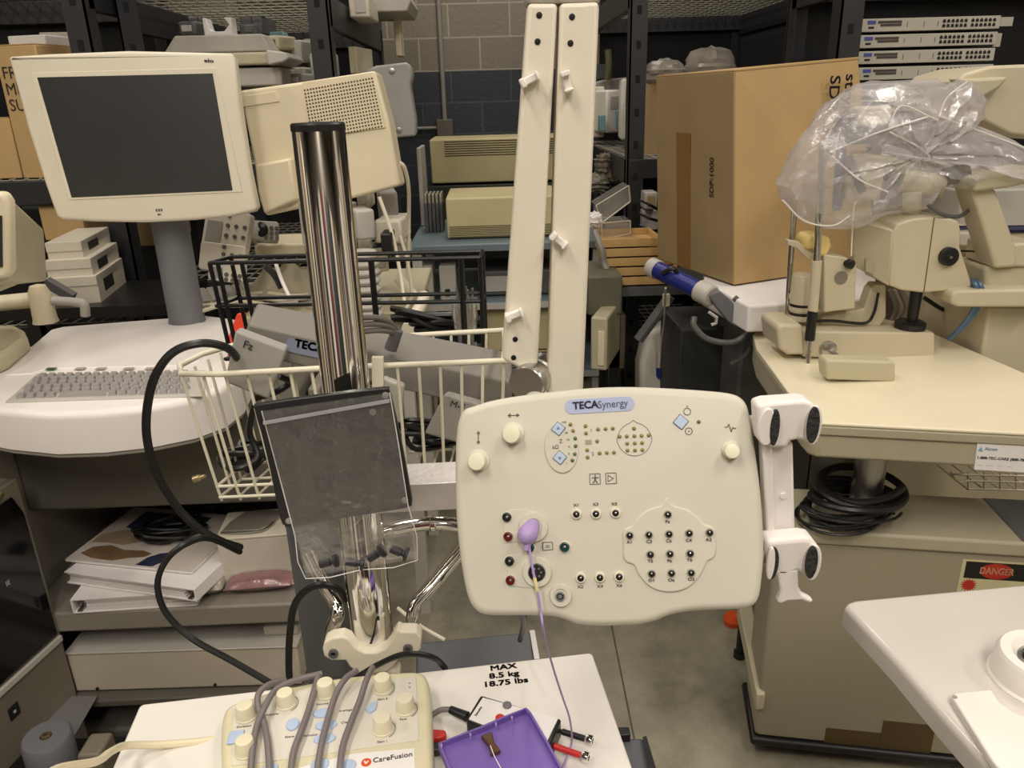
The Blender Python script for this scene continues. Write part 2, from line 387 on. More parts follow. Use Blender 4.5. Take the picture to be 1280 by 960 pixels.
# ---------------------------------------------------------------- generic helpers for stored things
def bxf(l, t, r, b, Y):
    """real-size rectangle from photo measurements at distance Y"""
    cx, cy = (l + r) / 2, (t + b) / 2
    return PY(l, cy, Y).x, PY(r, cy, Y).x, PY(cx, b, Y).z, PY(cx, t, Y).z
def onz(px, py, z): return PZ(px, py, z).y
def carton(label, l, t, r, b, Y, dep, m=CARD, cat='cardboard box', yaw=0, group=None, z0=None, name='cardboard_box', seam=True):
    x0, x1, za, zb = bxf(l, t, r, b, Y)
    if z0 is not None: za = z0
    c = Vector(((x0 + x1) / 2, Y, za)); F = Matrix.Translation(c) @ Matrix.Rotation(math.radians(yaw), 4, 'Z'); hw = (x1 - x0) / 2; h = zb - za
    q = thing(name, label, cat, c, group)
    MB(F).box(-hw, hw, 0, dep, 0, h).build('body', m, q, bevel=.003)
    MB(F).box(-hw + .002, hw - .002, 0, dep, h + .0005, h + .003).build('lid_flap', m, q)
    if seam: MB(F).box(-.025, .025, -.0012, .0, h * .1, h).build('tape', mat('brown_tape', (150, 118, 72), .35), q)
    return q, F, hw, h
def unit(name, label, cat, l, t, r, b, Y, dep, m=BEIGE, z0=None, group=None, vent=None, panel=None, bevel=.008, lip=None, yaw=0, feet=True):
    """boxy instrument: housing, raised front panel, vents"""
    x0, x1, za, zb = bxf(l, t, r, b, Y)
    if z0 is not None: za = z0
    c = Vector(((x0 + x1) / 2, Y, za)); F = Matrix.Translation(c) @ Matrix.Rotation(math.radians(yaw), 4, 'Z'); hw = (x1 - x0) / 2; h = zb - za
    q = thing(name, label, cat, c, group)
    MB(F).box(-hw, hw, 0, dep, .004 if feet else 0, h).build('housing', m, q, bevel=min(bevel, h * .2, hw * .3), seg=3)
    if feet:
        f = MB(F)
        for sx in (-1, 1):
            for yy in (.03, dep - .03): f.cyl((sx * hw * .8, yy, 0), (sx * hw * .8, yy, .006), .008, seg=10)
        f.build('feet', RUBBER, q)
    if vent:
        g = MB(F); v0, v1, u0, u1, n = vent
        for k in range(n):
            z = h * (v0 + (v1 - v0) * k / max(n - 1, 1)); g.box(-hw + 2 * hw * u0, -hw + 2 * hw * u1, -.0015, .001, z, z + h * (v1 - v0) / n * .45)
        g.build('vent_slots', mat('vent_shadow', (70, 62, 44), .9), q)
    if panel:
        u0, u1, v0, v1, pm = panel
        MB(F).box(-hw + 2 * hw * u0, -hw + 2 * hw * u1, -.004, .002, h * v0, h * v1).build('front_panel', pm, q, bevel=.0015)
    return q, F, hw, h
def lbox(name, label, cat, l, t, r, b, Y, dep, m, z0=None, group=None, bevel=.004, yaw=0, tilt=0):
    x0, x1, za, zb = bxf(l, t, r, b, Y)
    if z0 is not None: za = z0
    c = Vector(((x0 + x1) / 2, Y, za)); F = Matrix.Translation(c) @ Matrix.Rotation(math.radians(yaw), 4, 'Z') @ Matrix.Rotation(math.radians(tilt), 4, 'Y'); hw = (x1 - x0) / 2
    o = MB(F).box(-hw, hw, 0, dep, 0, zb - za).build(name, m, bevel=bevel); return tag(o, label, cat, group)
def cable(name, label, pts, r, m=RUBBER, cat='cable', group=None, seg=8, sm=6):
    """pts: (px, py, Y)"""
    o = MB().tube([PY(*p) for p in pts], r, seg, smooth=sm).build(name, m); return tag(o, label, cat, group)

# ================================================================ LEFT BACKGROUND (rack A)
q, F, hw, h = carton('brown cardboard box lettered FR MIX SUR behind the flat monitor', 4, 56, 64, 209, 2.72, .3, yaw=-12, z0=1.402, seam=False)
for i, (s_, y_) in enumerate((('FR', .80), ('MIX', .68), ('SUR', .56))):
    LT = MB(F); LT.text(s_, .052, Matrix.Translation((-hw + .012, -.001, h * y_)) @ Matrix.Rotation(math.pi / 2, 4, 'X'), 'LEFT'); LT.build('lettering', INK, q)
carton('brown cardboard box at the left photo edge, beside the FR MIX SUR box', -40, 148, 18, 208, 2.74, .3, z0=1.402, seam=False)
lbox('paper_stack', 'loose white papers lying on top of the FR MIX SUR cardboard box', 'papers', 6, 44, 60, 56, 2.8, .22, PAPER, z0=1.402 + h + .004, yaw=-12)
lbox('white_carton', 'small white carton on the cardboard box, above the left monitor corner', 'box', 52, 40, 92, 66, 2.92, .2, OFFW, z0=1.402, yaw=8)
unit('blue_tray_box', 'blue-grey plastic case on the shelf below the FR MIX SUR box', 'case', 22, 220, 52, 262, 2.75, .3, BLUEG, z0=None, feet=False)
carton('open brown cardboard box under the flat monitor left edge', 52, 258, 104, 300, 2.72, .3, z0=None, seam=False)
for (l, t_, r, b_, Y, lab) in ((62, 346, 122, 384, 2.35, 'white carton at the bottom of the stack left of the column'),
                               (60, 324, 114, 353, 2.36, 'white carton in the middle of the stack left of the column'),
                               (60, 302, 102, 326, 2.38, 'white carton on top of the stack left of the column')):
    x0, x1, za, zb = bxf(l, t_, r, b_, Y)
    F = Matrix.Translation(((x0 + x1) / 2, Y, za)) @ Matrix.Rotation(math.radians(10), 4, 'Z'); hw = (x1 - x0) / 2
    q = thing('white_carton', lab, 'box', ((x0 + x1) / 2, Y, za), 'white cartons stacked by the column')
    MB(F).box(-hw, hw, 0, .3, 0, zb - za - .003).build('body', OFFW, q, bevel=.002)
    MB(F).box(hw - .001, hw + .002, .06, .16, (zb - za) * .35, (zb - za) * .75).build('printed_mark', INK, q)
    MB(F).box(-hw, hw, -.003, .302, zb - za - .03, zb - za - .001).build('lid', OFFW, q, bevel=.001)
x0, x1, za, zb = bxf(40, 384, 165, 396, 2.3)
t = thing('low_bench', 'dark low bench carrying the stack of white cartons', 'bench', ((x0 + x1) / 2, 2.5, 0))
MB().box(x0 - .25, x1 + .1, 2.3, 2.68, za - .005, za + .0285).build('bench_top', BLACK, t)
for sx in (x0 - .22, x1 + .04):
    MB().box(sx, sx + .04, 2.33, 2.37, 0, za - .005).build('leg', RACK, t); MB().box(sx, sx + .04, 2.62, 2.66, 0, za - .005).build('leg', RACK, t)
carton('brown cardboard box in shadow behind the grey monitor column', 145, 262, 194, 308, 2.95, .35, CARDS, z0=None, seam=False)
# scanner-like devices above the monitor
q, F, hw, h = unit('desktop_device', 'wide grey-beige desktop machine seen above the flat monitor right corner', 'machine', 206, 66, 345, 84, 3.0, .4, BEIGE, z0=None)
x0, x1, za, zb = bxf(208, 44, 334, 66, 3.1)
MB().slab([(x0 - .01, za), (x1 + .02, za), (x1 - .01, zb), (x0 + .04, zb)], 3.08, 3.36).build('sloped_cover', LGREY, q, bevel=.006)
x0, x1, za, zb = bxf(336, 62, 364, 82, 2.99)
MB().slab([(x0, za), (x0, zb), (x1 - .015, zb - .01), (x1, zb - .03), (x1 - .02, za + .01)], 2.96, 3.2).build('end_cap', LGREY, q, bevel=.006)
x0, x1, za, zb = bxf(254, 22, 290, 45, 3.1)
w_ = x1 - x0; h_ = zb - za
t = MB().slab([(x0, za), (x0 + .02 * 0, zb), (x0 + w_ * .13, zb), (x0 + w_ * .2, za + h_ * .35), (x0 + w_ * .35, za + h_ * .25), (x0 + w_ * .7, za + h_ * .25), (x0 + w_ * .9, za + h_ * .6), (x0 + w_ * .75, zb), (x1, zb), (x1, za)], 3.1, 3.16).build('white_bracket', PAPER, bevel=.003)
tag(t, 'white plastic cradle bracket standing on the grey machine above the monitor', 'bracket')
unit('desktop_device', 'grey machine under the wide desktop machine, right of the flat monitor', 'machine', 290, 84, 352, 108, 3.02, .35, LGREY, z0=None, feet=False)
x0, x1, za, zb = bxf(325, 36, 352, 62, 3.3)
tag(MB().slab([(x0, za), (x0 + .01, zb), (x1 - .02, zb), (x1, za)], 3.42, 3.5).build('teal_bracket', TEAL, bevel=.004), 'pale teal plastic piece with a hole among the stored machines', 'plastic part')
for k, (l, t_, r, b_, Y, m, lab) in enumerate((
    (352, 50, 378, 78, 3.3, LGREY, 'small grey connector housing behind the aisle post, left side'),
    (380, 48, 412, 92, 3.4, GREY, 'grey angled machine part directly left of the aisle post'),
    (436, 58, 446, 92, 3.3, BEIGE, 'narrow beige panel right of the aisle post'),
    (300, 64, 330, 84, 3.4, BEIGE, 'beige block half hidden behind the wide machine'),
    (352, 84, 382, 104, 3.25, LGREY, 'light grey box above the ivory monitor top edge'),
    (212, 20, 252, 44, 3.5, DGREY, 'dark machine in shadow under the wire deck'),
    (300, 14, 328, 44, 3.6, DGREY, 'dark grey housing behind the white cradle bracket'))):
    unit('stored_device', lab, 'machine', l, t_, r, b_, Y, .2, m, feet=False, panel=(.2, .8, .3, .7, DGREY) if k % 2 else None, yaw=(k * 17) % 30 - 15)
# things on the top deck of the aisle rack
x0, x1, za, zb = bxf(455, -12, 514, 18, 3.6)
tag(MB().slab([(x0, za + .01), (x0, zb), (x1 - .02, zb), (x1, za + .05), (x1 - .02, za + .01)], 3.6, 4.0).build('white_housing', LGREY, bevel=.006), 'light grey machine hood at the top edge, left of the block wall', 'machine')
lbox('yellow_tab_box', 'narrow cream board standing at the end of the left aisle rack', 'board', 493, 18, 501, 70, 3.9, .12, IVORY)
unit('stored_device', 'white boxed device on the aisle beam beneath the light grey hood', 'machine', 436, -8, 462, 22, 3.3, .25, OFFW, feet=False, panel=(.3, .8, .2, .8, LGREY))
# grey metal enclosure with rounded corners
F = Face(PY(495, 126, 3.35), (1, .06, 0), (0, .0, 1))
t = thing('metal_enclosure', 'grey sheet-metal enclosure with rounded corners beside the ivory monitor', 'enclosure', PY(495, 172, 3.38))
pts = [F.uv(*p) for p in ((448, 92), (470, 82), (508, 78), (514, 82), (516, 92), (513, 104), (515, 120), (520, 150), (520, 170), (490, 173), (456, 174))]
MB(F.M).prism(pts, -.25, 0).build('cover', mat('enclosure_grey', (164, 162, 158), .45), t, bevel=.008)
for p in ((490, 89), (499, 163)): u, v = F.uv(*p); MB(F.M).lathe((u, v, 0), (0, 0, 1), [(.012, 0), (.012, .003), (.006, .004)], 14).build('screw', STEEL, t)

# ---------------------------------------------------------------- ivory perforated monitor back
F = Face(PY(395, 180, 2.15), (.975, -.05, .2), (-.2, .08, .97))
t = thing('crt_monitor', 'ivory monitor seen from behind with perforated vent and cable port, tilted', 'monitor', (PY(420, 262, 2.22).x, 2.27, 1.05))
o2 = [F.uv(*p) for p in ((299, 113), (385, 101), (469, 88), (486, 150), (500, 232), (440, 248), (400, 255), (332, 270), (324, 250), (318, 205))]
MB(F.M).prism(o2, -.09, 0).build('back_shell', IVORY, t, bevel=.008, seg=3)
MB(F.M).prism([F.uv(*p) for p in ((378, 103), (466, 90), (482, 160), (392, 172))], -.02, .004).build('vent_panel', IVORY, t, bevel=.002)
g = MB(F.M)
c0 = [Vector(F.uv(*p, .004)) for p in ((381, 113), (465, 98), (477, 158), (391, 174))]
for i in range(24):
    for j in range(15):
        u = i / 23; v = j / 14; p = (c0[0] * (1 - u) + c0[1] * u) * (1 - v) + (c0[3] * (1 - u) + c0[2] * u) * v
        g.prism(circ(p.x, p.y, .0026, 6), .0035, .0046)
g.build('perforations', mat('perforation_brown', (84, 64, 40), .9), t)
MB(F.M).prism([F.uv(*p) for p in ((300, 121), (345, 114), (350, 127), (303, 134))], 0, .003).build('label_recess', IVORY, t, bevel=.001)
MB(F.M).prism([F.uv(*p) for p in ((322, 205), (368, 196), (376, 250), (334, 268), (326, 240))], 0, .03, .94).build('cable_hump', IVORY, t, bevel=.006)
p1 = PY(420, 262, 2.22); MB().cyl((p1.x, 2.27, 1.07), (p1.x, 2.27, 1.34), .04, .05).build('stand_neck', LGREY, t)
MB().lathe((p1.x, 2.27, 1.05), (0, 0, 1), [(.13, 0), (.13, .01), (.05, .03)]).build('stand_base', LGREY, t)
cable('monitor_cable', 'cream cable looping down from the right side of the ivory monitor', [(494, 203, 2.2), (503, 206, 2.2), (508, 218, 2.22), (511, 240, 2.25), (511, 275, 2.3), (510, 330, 2.3), (508, 372, 2.3)], .006, CREAM)
# equipment table behind the pole
x0 = PY(262, 340, 1.95).x; x1 = PY(512, 340, 2.0).x
t = thing('equipment_table', 'beige table heaped with controllers and cables behind the chrome pole', 'table', ((x0 + x1) / 2, 2.2, 0))
MB().box(x0, x1, 2.13, 2.75, 1.02, 1.05).build('table_top', BEIGE, t, bevel=.006)
for sx in (x0 + .03, x1 - .07):
    for yy in (2.16, 2.66): MB().box(sx, sx + .04, yy, yy + .04, 0, 1.02).build('leg', LGREY, t)
# small controller panels
def ctl(label, px, py, Y, w_, h_, tilt, yaw, m=OFFW, scr=True, n=10):
    c = PY(px, py, Y); Fm = Matrix.Translation(c) @ Matrix.Rotation(math.radians(yaw), 4, 'Z') @ Matrix.Rotation(math.radians(tilt), 4, 'X') @ Matrix.Rotation(math.radians(-8), 4, 'Z')
    q = thing('control_panel', label, 'control panel', c - Vector((0, 0, h_ / 2)))
    MB(Fm).prism(rrect(-w_ / 2, w_ / 2, -h_ / 2, h_ / 2, .01), -.03, 0).build('housing', m, q, bevel=.003)
    if scr: MB(Fm).prism(rrect(-w_ * .42, -w_ * .08, -h_ * .35, h_ * .2, .004), 0, .003).build('display', GREY, q)
    b = MB(Fm); rnd = random.Random(px)
    for k in range(n): b.prism(circ(w_ * (.04 + .38 * (k % 3) / 2), h_ * (-.38 + .76 * (k // 3) / 3), .006, 8), 0, .004)
    b.build('buttons', DGREY, q); return q
ctl('white control panel with small grey display, under the monitor right corner', 282, 288, 2.24, .135, .115, 68, -8)
ctl('white control pad with a row of buttons, below the grey display panel', 277, 322, 2.2, .13, .08, 72, -4, scr=False)
ctl('white control pad standing lowest, behind the black wire basket corner', 282, 340, 2.17, .10, .055, 74, -4, n=6)
ctl('small grey keypad left of the chrome pole, behind the black basket', 331, 288, 2.3, .08, .06, 62, 20, LGREY, False, 9)
def keyboard(label, px, py, z, yaw, w_=.40, d_=.15, tilt=6, m=BEIGE):
    c = PZ(px, py, z); Fm = Matrix.Translation(c) @ Matrix.Rotation(math.radians(yaw), 4, 'Z') @ Matrix.Rotation(math.radians(tilt), 4, 'X')
    q = thing('keyboard', label, 'keyboard', c)
    MB(Fm).box(-w_ / 2, w_ / 2, -d_ / 2, d_ / 2, 0, .018).build('case', m, q, bevel=.004)
    k = MB(Fm)
    for r in range(5):
        for i in range(15): k.box(-w_ / 2 + .012 + i * (w_ - .024) / 15, -w_ / 2 + .010 + (i + 1) * (w_ - .024) / 15 - .002, -d_ / 2 + .01 + r * .026, -d_ / 2 + .033 + r * .026, .018, .026)
    k.build('keys', GREY, q, bevel=.002, seg=1); return q
keyboard('beige keyboard lying on the table, left of the chrome pole', 300, 372, 1.056, 25)
unit('printer_box', 'cream box-shaped machine behind the black basket, left of the pole', 'machine', 318, 305, 382, 322, 2.35, .2, IVORY, feet=False)
# heap of small things right of the pole
unit('stored_device', 'grey desktop speaker below the ivory monitor right corner', 'speaker', 474, 240, 498, 278, 2.3, .12, GREY, feet=False, yaw=10)
unit('stored_device', 'white plastic bin below the grey speaker, near the cream cable', 'bin', 468, 275, 502, 304, 2.2, .15, OFFW, feet=False, yaw=-5)
unit('stored_device', 'beige angular plug housing right beside the chrome pole', 'housing', 446, 262, 470, 300, 2.1, .1, LGREY, feet=False, yaw=25)
unit('stored_device', 'small black battery block left of the cream cable', 'block', 476, 292, 490, 315, 2.05, .08, BLACK, feet=False)
g = MB(); c = PY(456, 350, 1.98)
for k in range(9): g.lathe((c.x, c.y, c.z - .12 + k * .022), (0, 0, 1), [(.035, 0), (.042, .008), (.042, .012), (.035, .02)], 18)
tag(g.build('corrugated_hose', LGREY), 'ribbed grey breathing hose standing right of the chrome pole', 'hose')
for k, (a_, lab) in enumerate((([(474, 246, 2.1), (490, 292, 2.08), (500, 340, 2.05), (506, 380, 2.0)], 'cream cord crossing in front of the white bin'),
                        ([(345, 330, 2.0), (352, 350, 2.0), (362, 372, 1.98)], 'white cord hanging behind the black basket, left of pole'),
                        ([(500, 295, 2.1), (510, 330, 2.1), (514, 372, 2.1), (498, 396, 2.05), (480, 402, 2.0)], 'white tube curving down behind the black basket'))):
    cable('cord', lab, a_, .005, CREAM if k != 1 else PAPER, 'cord')
# tan ribbed folded pouch / cloth heap
g = MB(); c = PZ(365, 372, 1.05)
rnd = random.Random(3)
g.grid(lambda u, v: (c.x - .13 + .26 * u, c.y - .12 + .22 * v, 1.052 + .10 * math.sin(math.pi * min(max(u, .02), .98)) ** .6 * math.sin(math.pi * min(max(v, .02), .98)) ** .6 + .012 * math.sin(u * 22 + v * 5) * math.sin(math.pi * u) + .008 * math.sin(v * 31)), 26, 18)
tag(g.build('cable_pouch', mat('drab_canvas', (150, 142, 118), .8, var=.2, scale=20), solid=.004), 'drab bundle of ribbed tubing and cloth on the table left of the pole', 'bundle')
tag(MB().tube([PY(497, 345, 2.2), PY(520, 372, 2.2), PY(530, 372, 2.0), PY(510, 412, 1.75)], .016, 12, smooth=6).build('padded_arm', CREAM), 'cream padded tube arm behind the black wire basket', 'tube')

# ---------------------------------------------------------------- far centre: blue cart and beige instruments
x0 = PZ(515, 300, 1.05).x; zt = 1.05; y0 = onz(600, 305, zt); y1 = y0 + .75; x1 = x0 + .82
t = thing('utility_cart', 'blue-grey utility cart carrying beige instruments in front of the block wall', 'cart', ((x0 + x1) / 2, (y0 + y1) / 2, 0))
for i, z in enumerate((zt, .80, .48)):
    MB().box(x0, x1, y0, y1, z - .022, z).build('shelf', BLUEG, t, bevel=.006)
    MB().box(x0, x1, y0 - .004, y0 + .002, z - .03, z - .004).build('shelf_lip', LGREY if i else BLUEG, t)
for xx in (x0 + .01, x1 - .05):
    for yy in (y0 + .01, y1 - .05): MB().box(xx, xx + .04, yy, yy + .04, .06, zt - .022).build('upright', LGREY, t)
for xx in (x0 + .03, x1 - .03):
    for yy in (y0 + .04, y1 - .04): MB().lathe((xx - .012, yy, .04), (1, 0, 0), [(.04, 0), (.04, .024)], 16).build('caster', RUBBER, t)
yb = onz(620, 298, zt)
unit('lab_instrument', 'beige instrument with low vents standing on the blue-grey cart top', 'instrument', 558, 246, 700, 298, yb, .42, LITBEIGE, z0=zt + .001, vent=(.05, .3, .02, .98, 7))
unit('lab_instrument', 'beige slatted instrument, topmost, in front of the dark block wall', 'instrument', 538, 172, 720, 228, 4.35, .45, LITBEIGE, vent=(.62, .93, .1, .98, 7), z0=None)
x0_, x1_, za_, zb_ = bxf(530, 228, 720, 300, 4.4)
tag(MB().box(x0_ + .02, x1_, 4.33, 4.9, 0, za_ + (zb_ - za_) - .003).build('dark_cabinet', mat('dark_green_cabinet', (44, 50, 42), .6), bevel=.006), 'dark green cabinet under the topmost beige instrument', 'cabinet')
lbox('glass_plate', 'thin grey panel standing upright beside the topmost beige instrument', 'panel', 523, 185, 528, 275, 3.75, .3, LGREY, z0=1.051)
unit('lab_instrument', 'beige instrument with bottom vents on the lowest cart shelf', 'instrument', 604, 385, 692, 455, y0 + .05, .4, LITBEIGE, z0=.481, vent=(.05, .3, .02, .98, 6))
for l, t_, r, b_, lab in ((523, 332, 541, 360, 'small grey boxed charger, left one on the middle cart shelf'), (549, 332, 570, 360, 'small grey boxed charger, right one on the middle cart shelf')):
    unit('charger', lab, 'charger', l, t_, r, b_, y0 + .04, .12, LGREY, z0=.801, panel=(.3, .6, .15, .35, BLACK), feet=False)
unit('stored_device', 'dark amplifier on the middle cart shelf behind the white arms', 'amplifier', 600, 338, 690, 372, y0 + .1, .3, DGREY, z0=.801, panel=(.05, .4, .2, .8, LGREY))
pb = None
for k in range(5):
    l = 530 + k * 4.7
    x0_, x1_, za_, zb_ = bxf(l, 232, l + 4, 277, y0 + .35)
    lab = ('first', 'second', 'third', 'fourth', 'fifth')[k] + ' dark slim cassette from the left, standing on the cart back corner'
    o = thing('dark_cassette', lab, 'cassette', ((x0_ + x1_) / 2, y0 + .35, zt), 'dark cassettes on the cart')
    MB().box(x0_, x1_, y0 + .35, y0 + .5, zt + .001, zt + .13).build('case', DGREY, o, bevel=.002)
    MB().box(x0_ + .002, x1_ - .002, y0 + .352, y0 + .49, zt + .13, zt + .17).build('clip', WGREY, o, bevel=.002)
c = PY(583, 432, 1.385); c.z -= .0
t = thing('specimen_jar', 'clear glass jar with metal stems standing in the right end of the black basket', 'jar', c)
JS = .72
MB().lathe(c, (0, 0, 1), [(r_ * JS, h_ * JS) for r_, h_ in ((.02, 0), (.022, .035), (.028, .045), (.033, .08), (.033, .125), (.030, .125), (.030, .05), (.0, .048))], 20).build('glass', ACRY, t)
g = MB()
for k in range(5): g.cyl(c + Vector((.012 * math.cos(k * 1.3), .012 * math.sin(k * 1.3), .04)), c + Vector((.016 * math.cos(k * 1.3), .016 * math.sin(k * 1.3), .11)), .002, seg=6)
g.build('metal_stems', STEEL, t)
MB().box(c.x - .02, c.x + .02, c.y - .02, c.y + .02, c.z - .03, c.z).build('foot', DGREY, t)
# panels added on unseen walls to give the chrome pole bands to reflect
PC = ((222, 216, 204), (30, 30, 32), (226, 220, 210), (150, 122, 84), (214, 206, 190), (60, 60, 62), (232, 228, 220), (96, 34, 36), (120, 118, 114))
rp = random.Random(5); kp = 2; x = -WX + .1
while x < WX - .5:
    w_ = rp.uniform(.3, .7)
    if .0 < x + w_ / 2 < 1.0: struct(MB().box(x, x + w_, YB + .001, YB + .04, .02, 2.9).build('trim_%d' % kp, mat('reflection_panel_1', PC[1], .6))); kp += 1; x += w_ + .02; continue  # black panels added where the pole's centre band reflects
    struct(MB().box(x, x + w_, YB + .001, YB + .04, .02, 2.9).build('trim_%d' % kp, mat('reflection_panel_%d' % (kp % 9), PC[kp % 9], .6))); kp += 1; x += w_ + .02
for s_ in (-1, 1):
    y = YB + .1
    while y < 2.3:
        w_ = rp.uniform(.4, .8); struct(MB().box(min(s_ * WX, s_ * (WX - .04)), max(s_ * WX, s_ * (WX - .04)), y, y + w_, .02, 2.9).build('trim_%d' % kp, mat('reflection_panel_%d' % (kp % 9), PC[kp % 9], .6))); kp += 1; y += w_ + .03
# more stored clutter behind the pole and on the aisle rack
rc = random.Random(21)
def clutter(specs, Y, mats):
    for k, (l, t_, r, b_, lab) in enumerate(specs):
        unit('stored_device', lab, 'machine', l, t_, r, b_, Y + rc.uniform(-.08, .08), .12, mats[k % len(mats)], feet=False, yaw=rc.uniform(-25, 25), bevel=.01, panel=(.2, .75, .25, .7, (LGREY, DGREY, GREY)[k % 3]))
clutter(((448, 300, 466, 322, 'white rounded plug housing just right of the chrome pole at basket height'), (452, 322, 474, 346, 'white cylindrical part stack below the rounded plug housing'), (470, 318, 486, 340, 'grey gauge block left of the cream cable, low on the table'), (446, 236, 462, 262, 'olive grey cover plate right of the pole below the ivory monitor'), (486, 306, 500, 326, 'small white adaptor beside the cream cable')), 2.3, (OFFW, LGREY, BEIGE))
clutter(((222, 26, 246, 44, 'black cylinder-like housing above the sloped machine, left part'), (330, 44, 350, 62, 'beige folded bracket beside the teal piece'), (386, 66, 410, 96, 'dull beige box directly left of the aisle post'), (356, 92, 380, 106, 'pale box low beneath the grey connector housing'), (300, 30, 322, 44, 'dark motor block behind the white cradle')), 3.2, (DGREY, BEIGE, LGREY, GREY))
for k, (a_, lab) in enumerate((([(300, 260, 2.4), (312, 275, 2.35), (330, 285, 2.3), (322, 300, 2.3)], 'black handset cord right of the grey display panel'), ([(332, 332, 2.1), (344, 345, 2.1), (352, 360, 2.1)], 'dark rubber tube leaning behind the black basket'))):
    cable('phone_cord', lab, a_, .012 if k == 0 else .01, RUBBER, 'cord')
for k in range(4):
    c = PZ(292 + k * 14, 398 - k * 6, 1.056)
    tag(MB().tube([c + Vector((-.10, .02 * k, .02)), c + Vector((0, .05, .035)), c + Vector((.10, .02, .03)), c + Vector((.16, .08, .02))], .006, 8).build('grey_lead', LGREY if k % 2 else BEIGE), ('first', 'second', 'third', 'fourth')[k] + ' from the left of the pale leads lying across the table behind the black basket', 'lead')
# ================================================================ RIGHT BACKGROUND
# machines on the middle deck of the aisle-right rack
zR = 1.362
for l, t_, r, b_, Y, m, yaw, lab in (
    (741, 108, 756, 172, 4.55, OFFW, 0, 'white machine half hidden by the right white arm, on the aisle-right rack'),
    (757, 112, 778, 166, 4.4, WHITE, 14, 'white tilted machine with grey side on the aisle-right rack'),
    (776, 98, 798, 175, 4.1, WHITE, -6, 'tall white pump body directly left of the rack post'),
    (812, 98, 826, 128, 3.9, WHITE, 4, 'white rounded handle unit between rack post and cardboard box, upper one'),
    (804, 130, 826, 180, 3.95, OFFW, 0, 'white machine between rack post and cardboard box, lower one')):
    unit('infusion_pump', lab, 'pump', l, t_, r, b_, Y, .18, m, feet=False, yaw=yaw, bevel=.012, panel=(.25, .75, .55, .85, LGREY))
for l, t_, r, b_, lab in ((749, 144, 757, 164, 'teal clip left of the tilted white machine'), (771, 138, 778, 162, 'teal strip between two white pumps')):
    lbox('teal_clip', lab, 'clip', l, t_, r, b_, 4.3, .05, TEAL)
x0, x1, za, zb = bxf(738, 99, 790, 118, 4.75)
tag(MB().slab([(x0, za), (x0, zb - .02), (x0 + .08, zb), (x1, zb + .01), (x1, za)], 4.7, 4.95).build('grey_console', GREY, bevel=.01), 'long curved grey console at the back of the aisle-right rack', 'console')
tag(MB().tube([PY(760, 62, 4.6), PY(761, 80, 4.6), PY(760, 98, 4.65)], .02, 10).build('lamp_arm', mat('dim_olive', (120, 116, 84), .5)), 'olive upright arm in shadow behind the right white arm', 'arm')
unit('stored_device', 'dark instrument in shadow at the back of the aisle-right rack', 'instrument', 742, 80, 758, 99, 4.8, .1, DGREY, feet=False)
# crumpled clear bags above the big box
def crumple(name, label, c, rx, ry, rz, m, seed, amp=.25, cat='bag', nu=28, nv=16, sharp=20):
    rnd = random.Random(seed); ph = [(rnd.uniform(2, 9), rnd.uniform(0, 6.3), rnd.uniform(2, 8), rnd.uniform(0, 6.3)) for _ in range(6)]
    def fn(u, v):
        a = 2 * math.pi * u; b = math.pi * v; k = 1 + amp * sum(abs(math.sin(p[0] * a / 2 * 1.0 + p[1]) * math.sin(p[2] * b + p[3])) - .4 for p in ph) / 3
        q = max(math.sin(b), .001)
        return (c[0] + rx * k * q * math.cos(a), c[1] + ry * k * q * math.sin(a), c[2] - rz * k * math.cos(b))
    g = MB()
    vs = [[fn(i / nu, j / nv) for i in range(nu)] for j in range(nv + 1)]
    g.rings(vs); o = g.build(name, m, ang=sharp); return tag(o, label, cat)
SMOKE = mat('milky_bag', (168, 160, 150), .35, var=.15, alpha=.8)
crumple('plastic_bag', 'milky crumpled bag on the stack behind the cardboard box, left one', PY(830, 92, 3.7), .10, .1, .06, SMOKE, 3)
crumple('plastic_bag', 'milky crumpled bag peaking highest behind the cardboard box, right one', PY(888, 84, 3.75), .12, .1, .085, SMOKE, 8)
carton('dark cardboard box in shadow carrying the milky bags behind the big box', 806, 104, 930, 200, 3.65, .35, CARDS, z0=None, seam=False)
# lower clutter between right arm and rack post
unit('stored_device', 'grey boxy base with clear containers on top, right of the white arms', 'machine', 757, 281, 788, 300, 3.15, .25, GREY, feet=False)
for i, (pts, lab) in enumerate(((((745, 257), (786, 232), (788, 252), (752, 279)), 'clear acrylic box tilted upward, right of the white arms'),
                 (((752, 279), (788, 276), (788, 292), (752, 300)), 'clear acrylic tray beneath the tilted acrylic box'))):
    P_ = [PY(*p, 3.1) for p in pts]
    g = MB().hexa([P_[3], P_[2], P_[2] + Vector((0, .15, 0)), P_[3] + Vector((0, .15, 0)), P_[0], P_[1], P_[1] + Vector((0, .15, 0)), P_[0] + Vector((0, .15, 0))])
    e = MB()
    for k in range(4): e.cyl(P_[k], P_[(k + 1) % 4], .003, seg=6)
    q = thing('acrylic_box', lab, 'acrylic box', P_[3]); g.build('walls', ACRY, q); e.build('edges', mat('acrylic_edge', (190, 184, 168), .3), q)
crumple('clear_wrap', 'white crinkled wrapping beside the right white arm', PY(742, 275, 3.0), .03, .04, .03, PAPER, 5, .5)
for k, (px, py, rx, lab) in enumerate(((748, 228, .06, 'grey crumpled cable bag above the acrylic box'), (770, 215, .07, 'dusky plastic bag below the dark rack beam'), (756, 205, .05, 'small crumpled bag behind the right arm'))):
    crumple('stored_bag', lab, PY(px, py, 3.9), rx, .06, .05, mat('dusky_bag', (120, 112, 98), .5), 20 + k, .45)
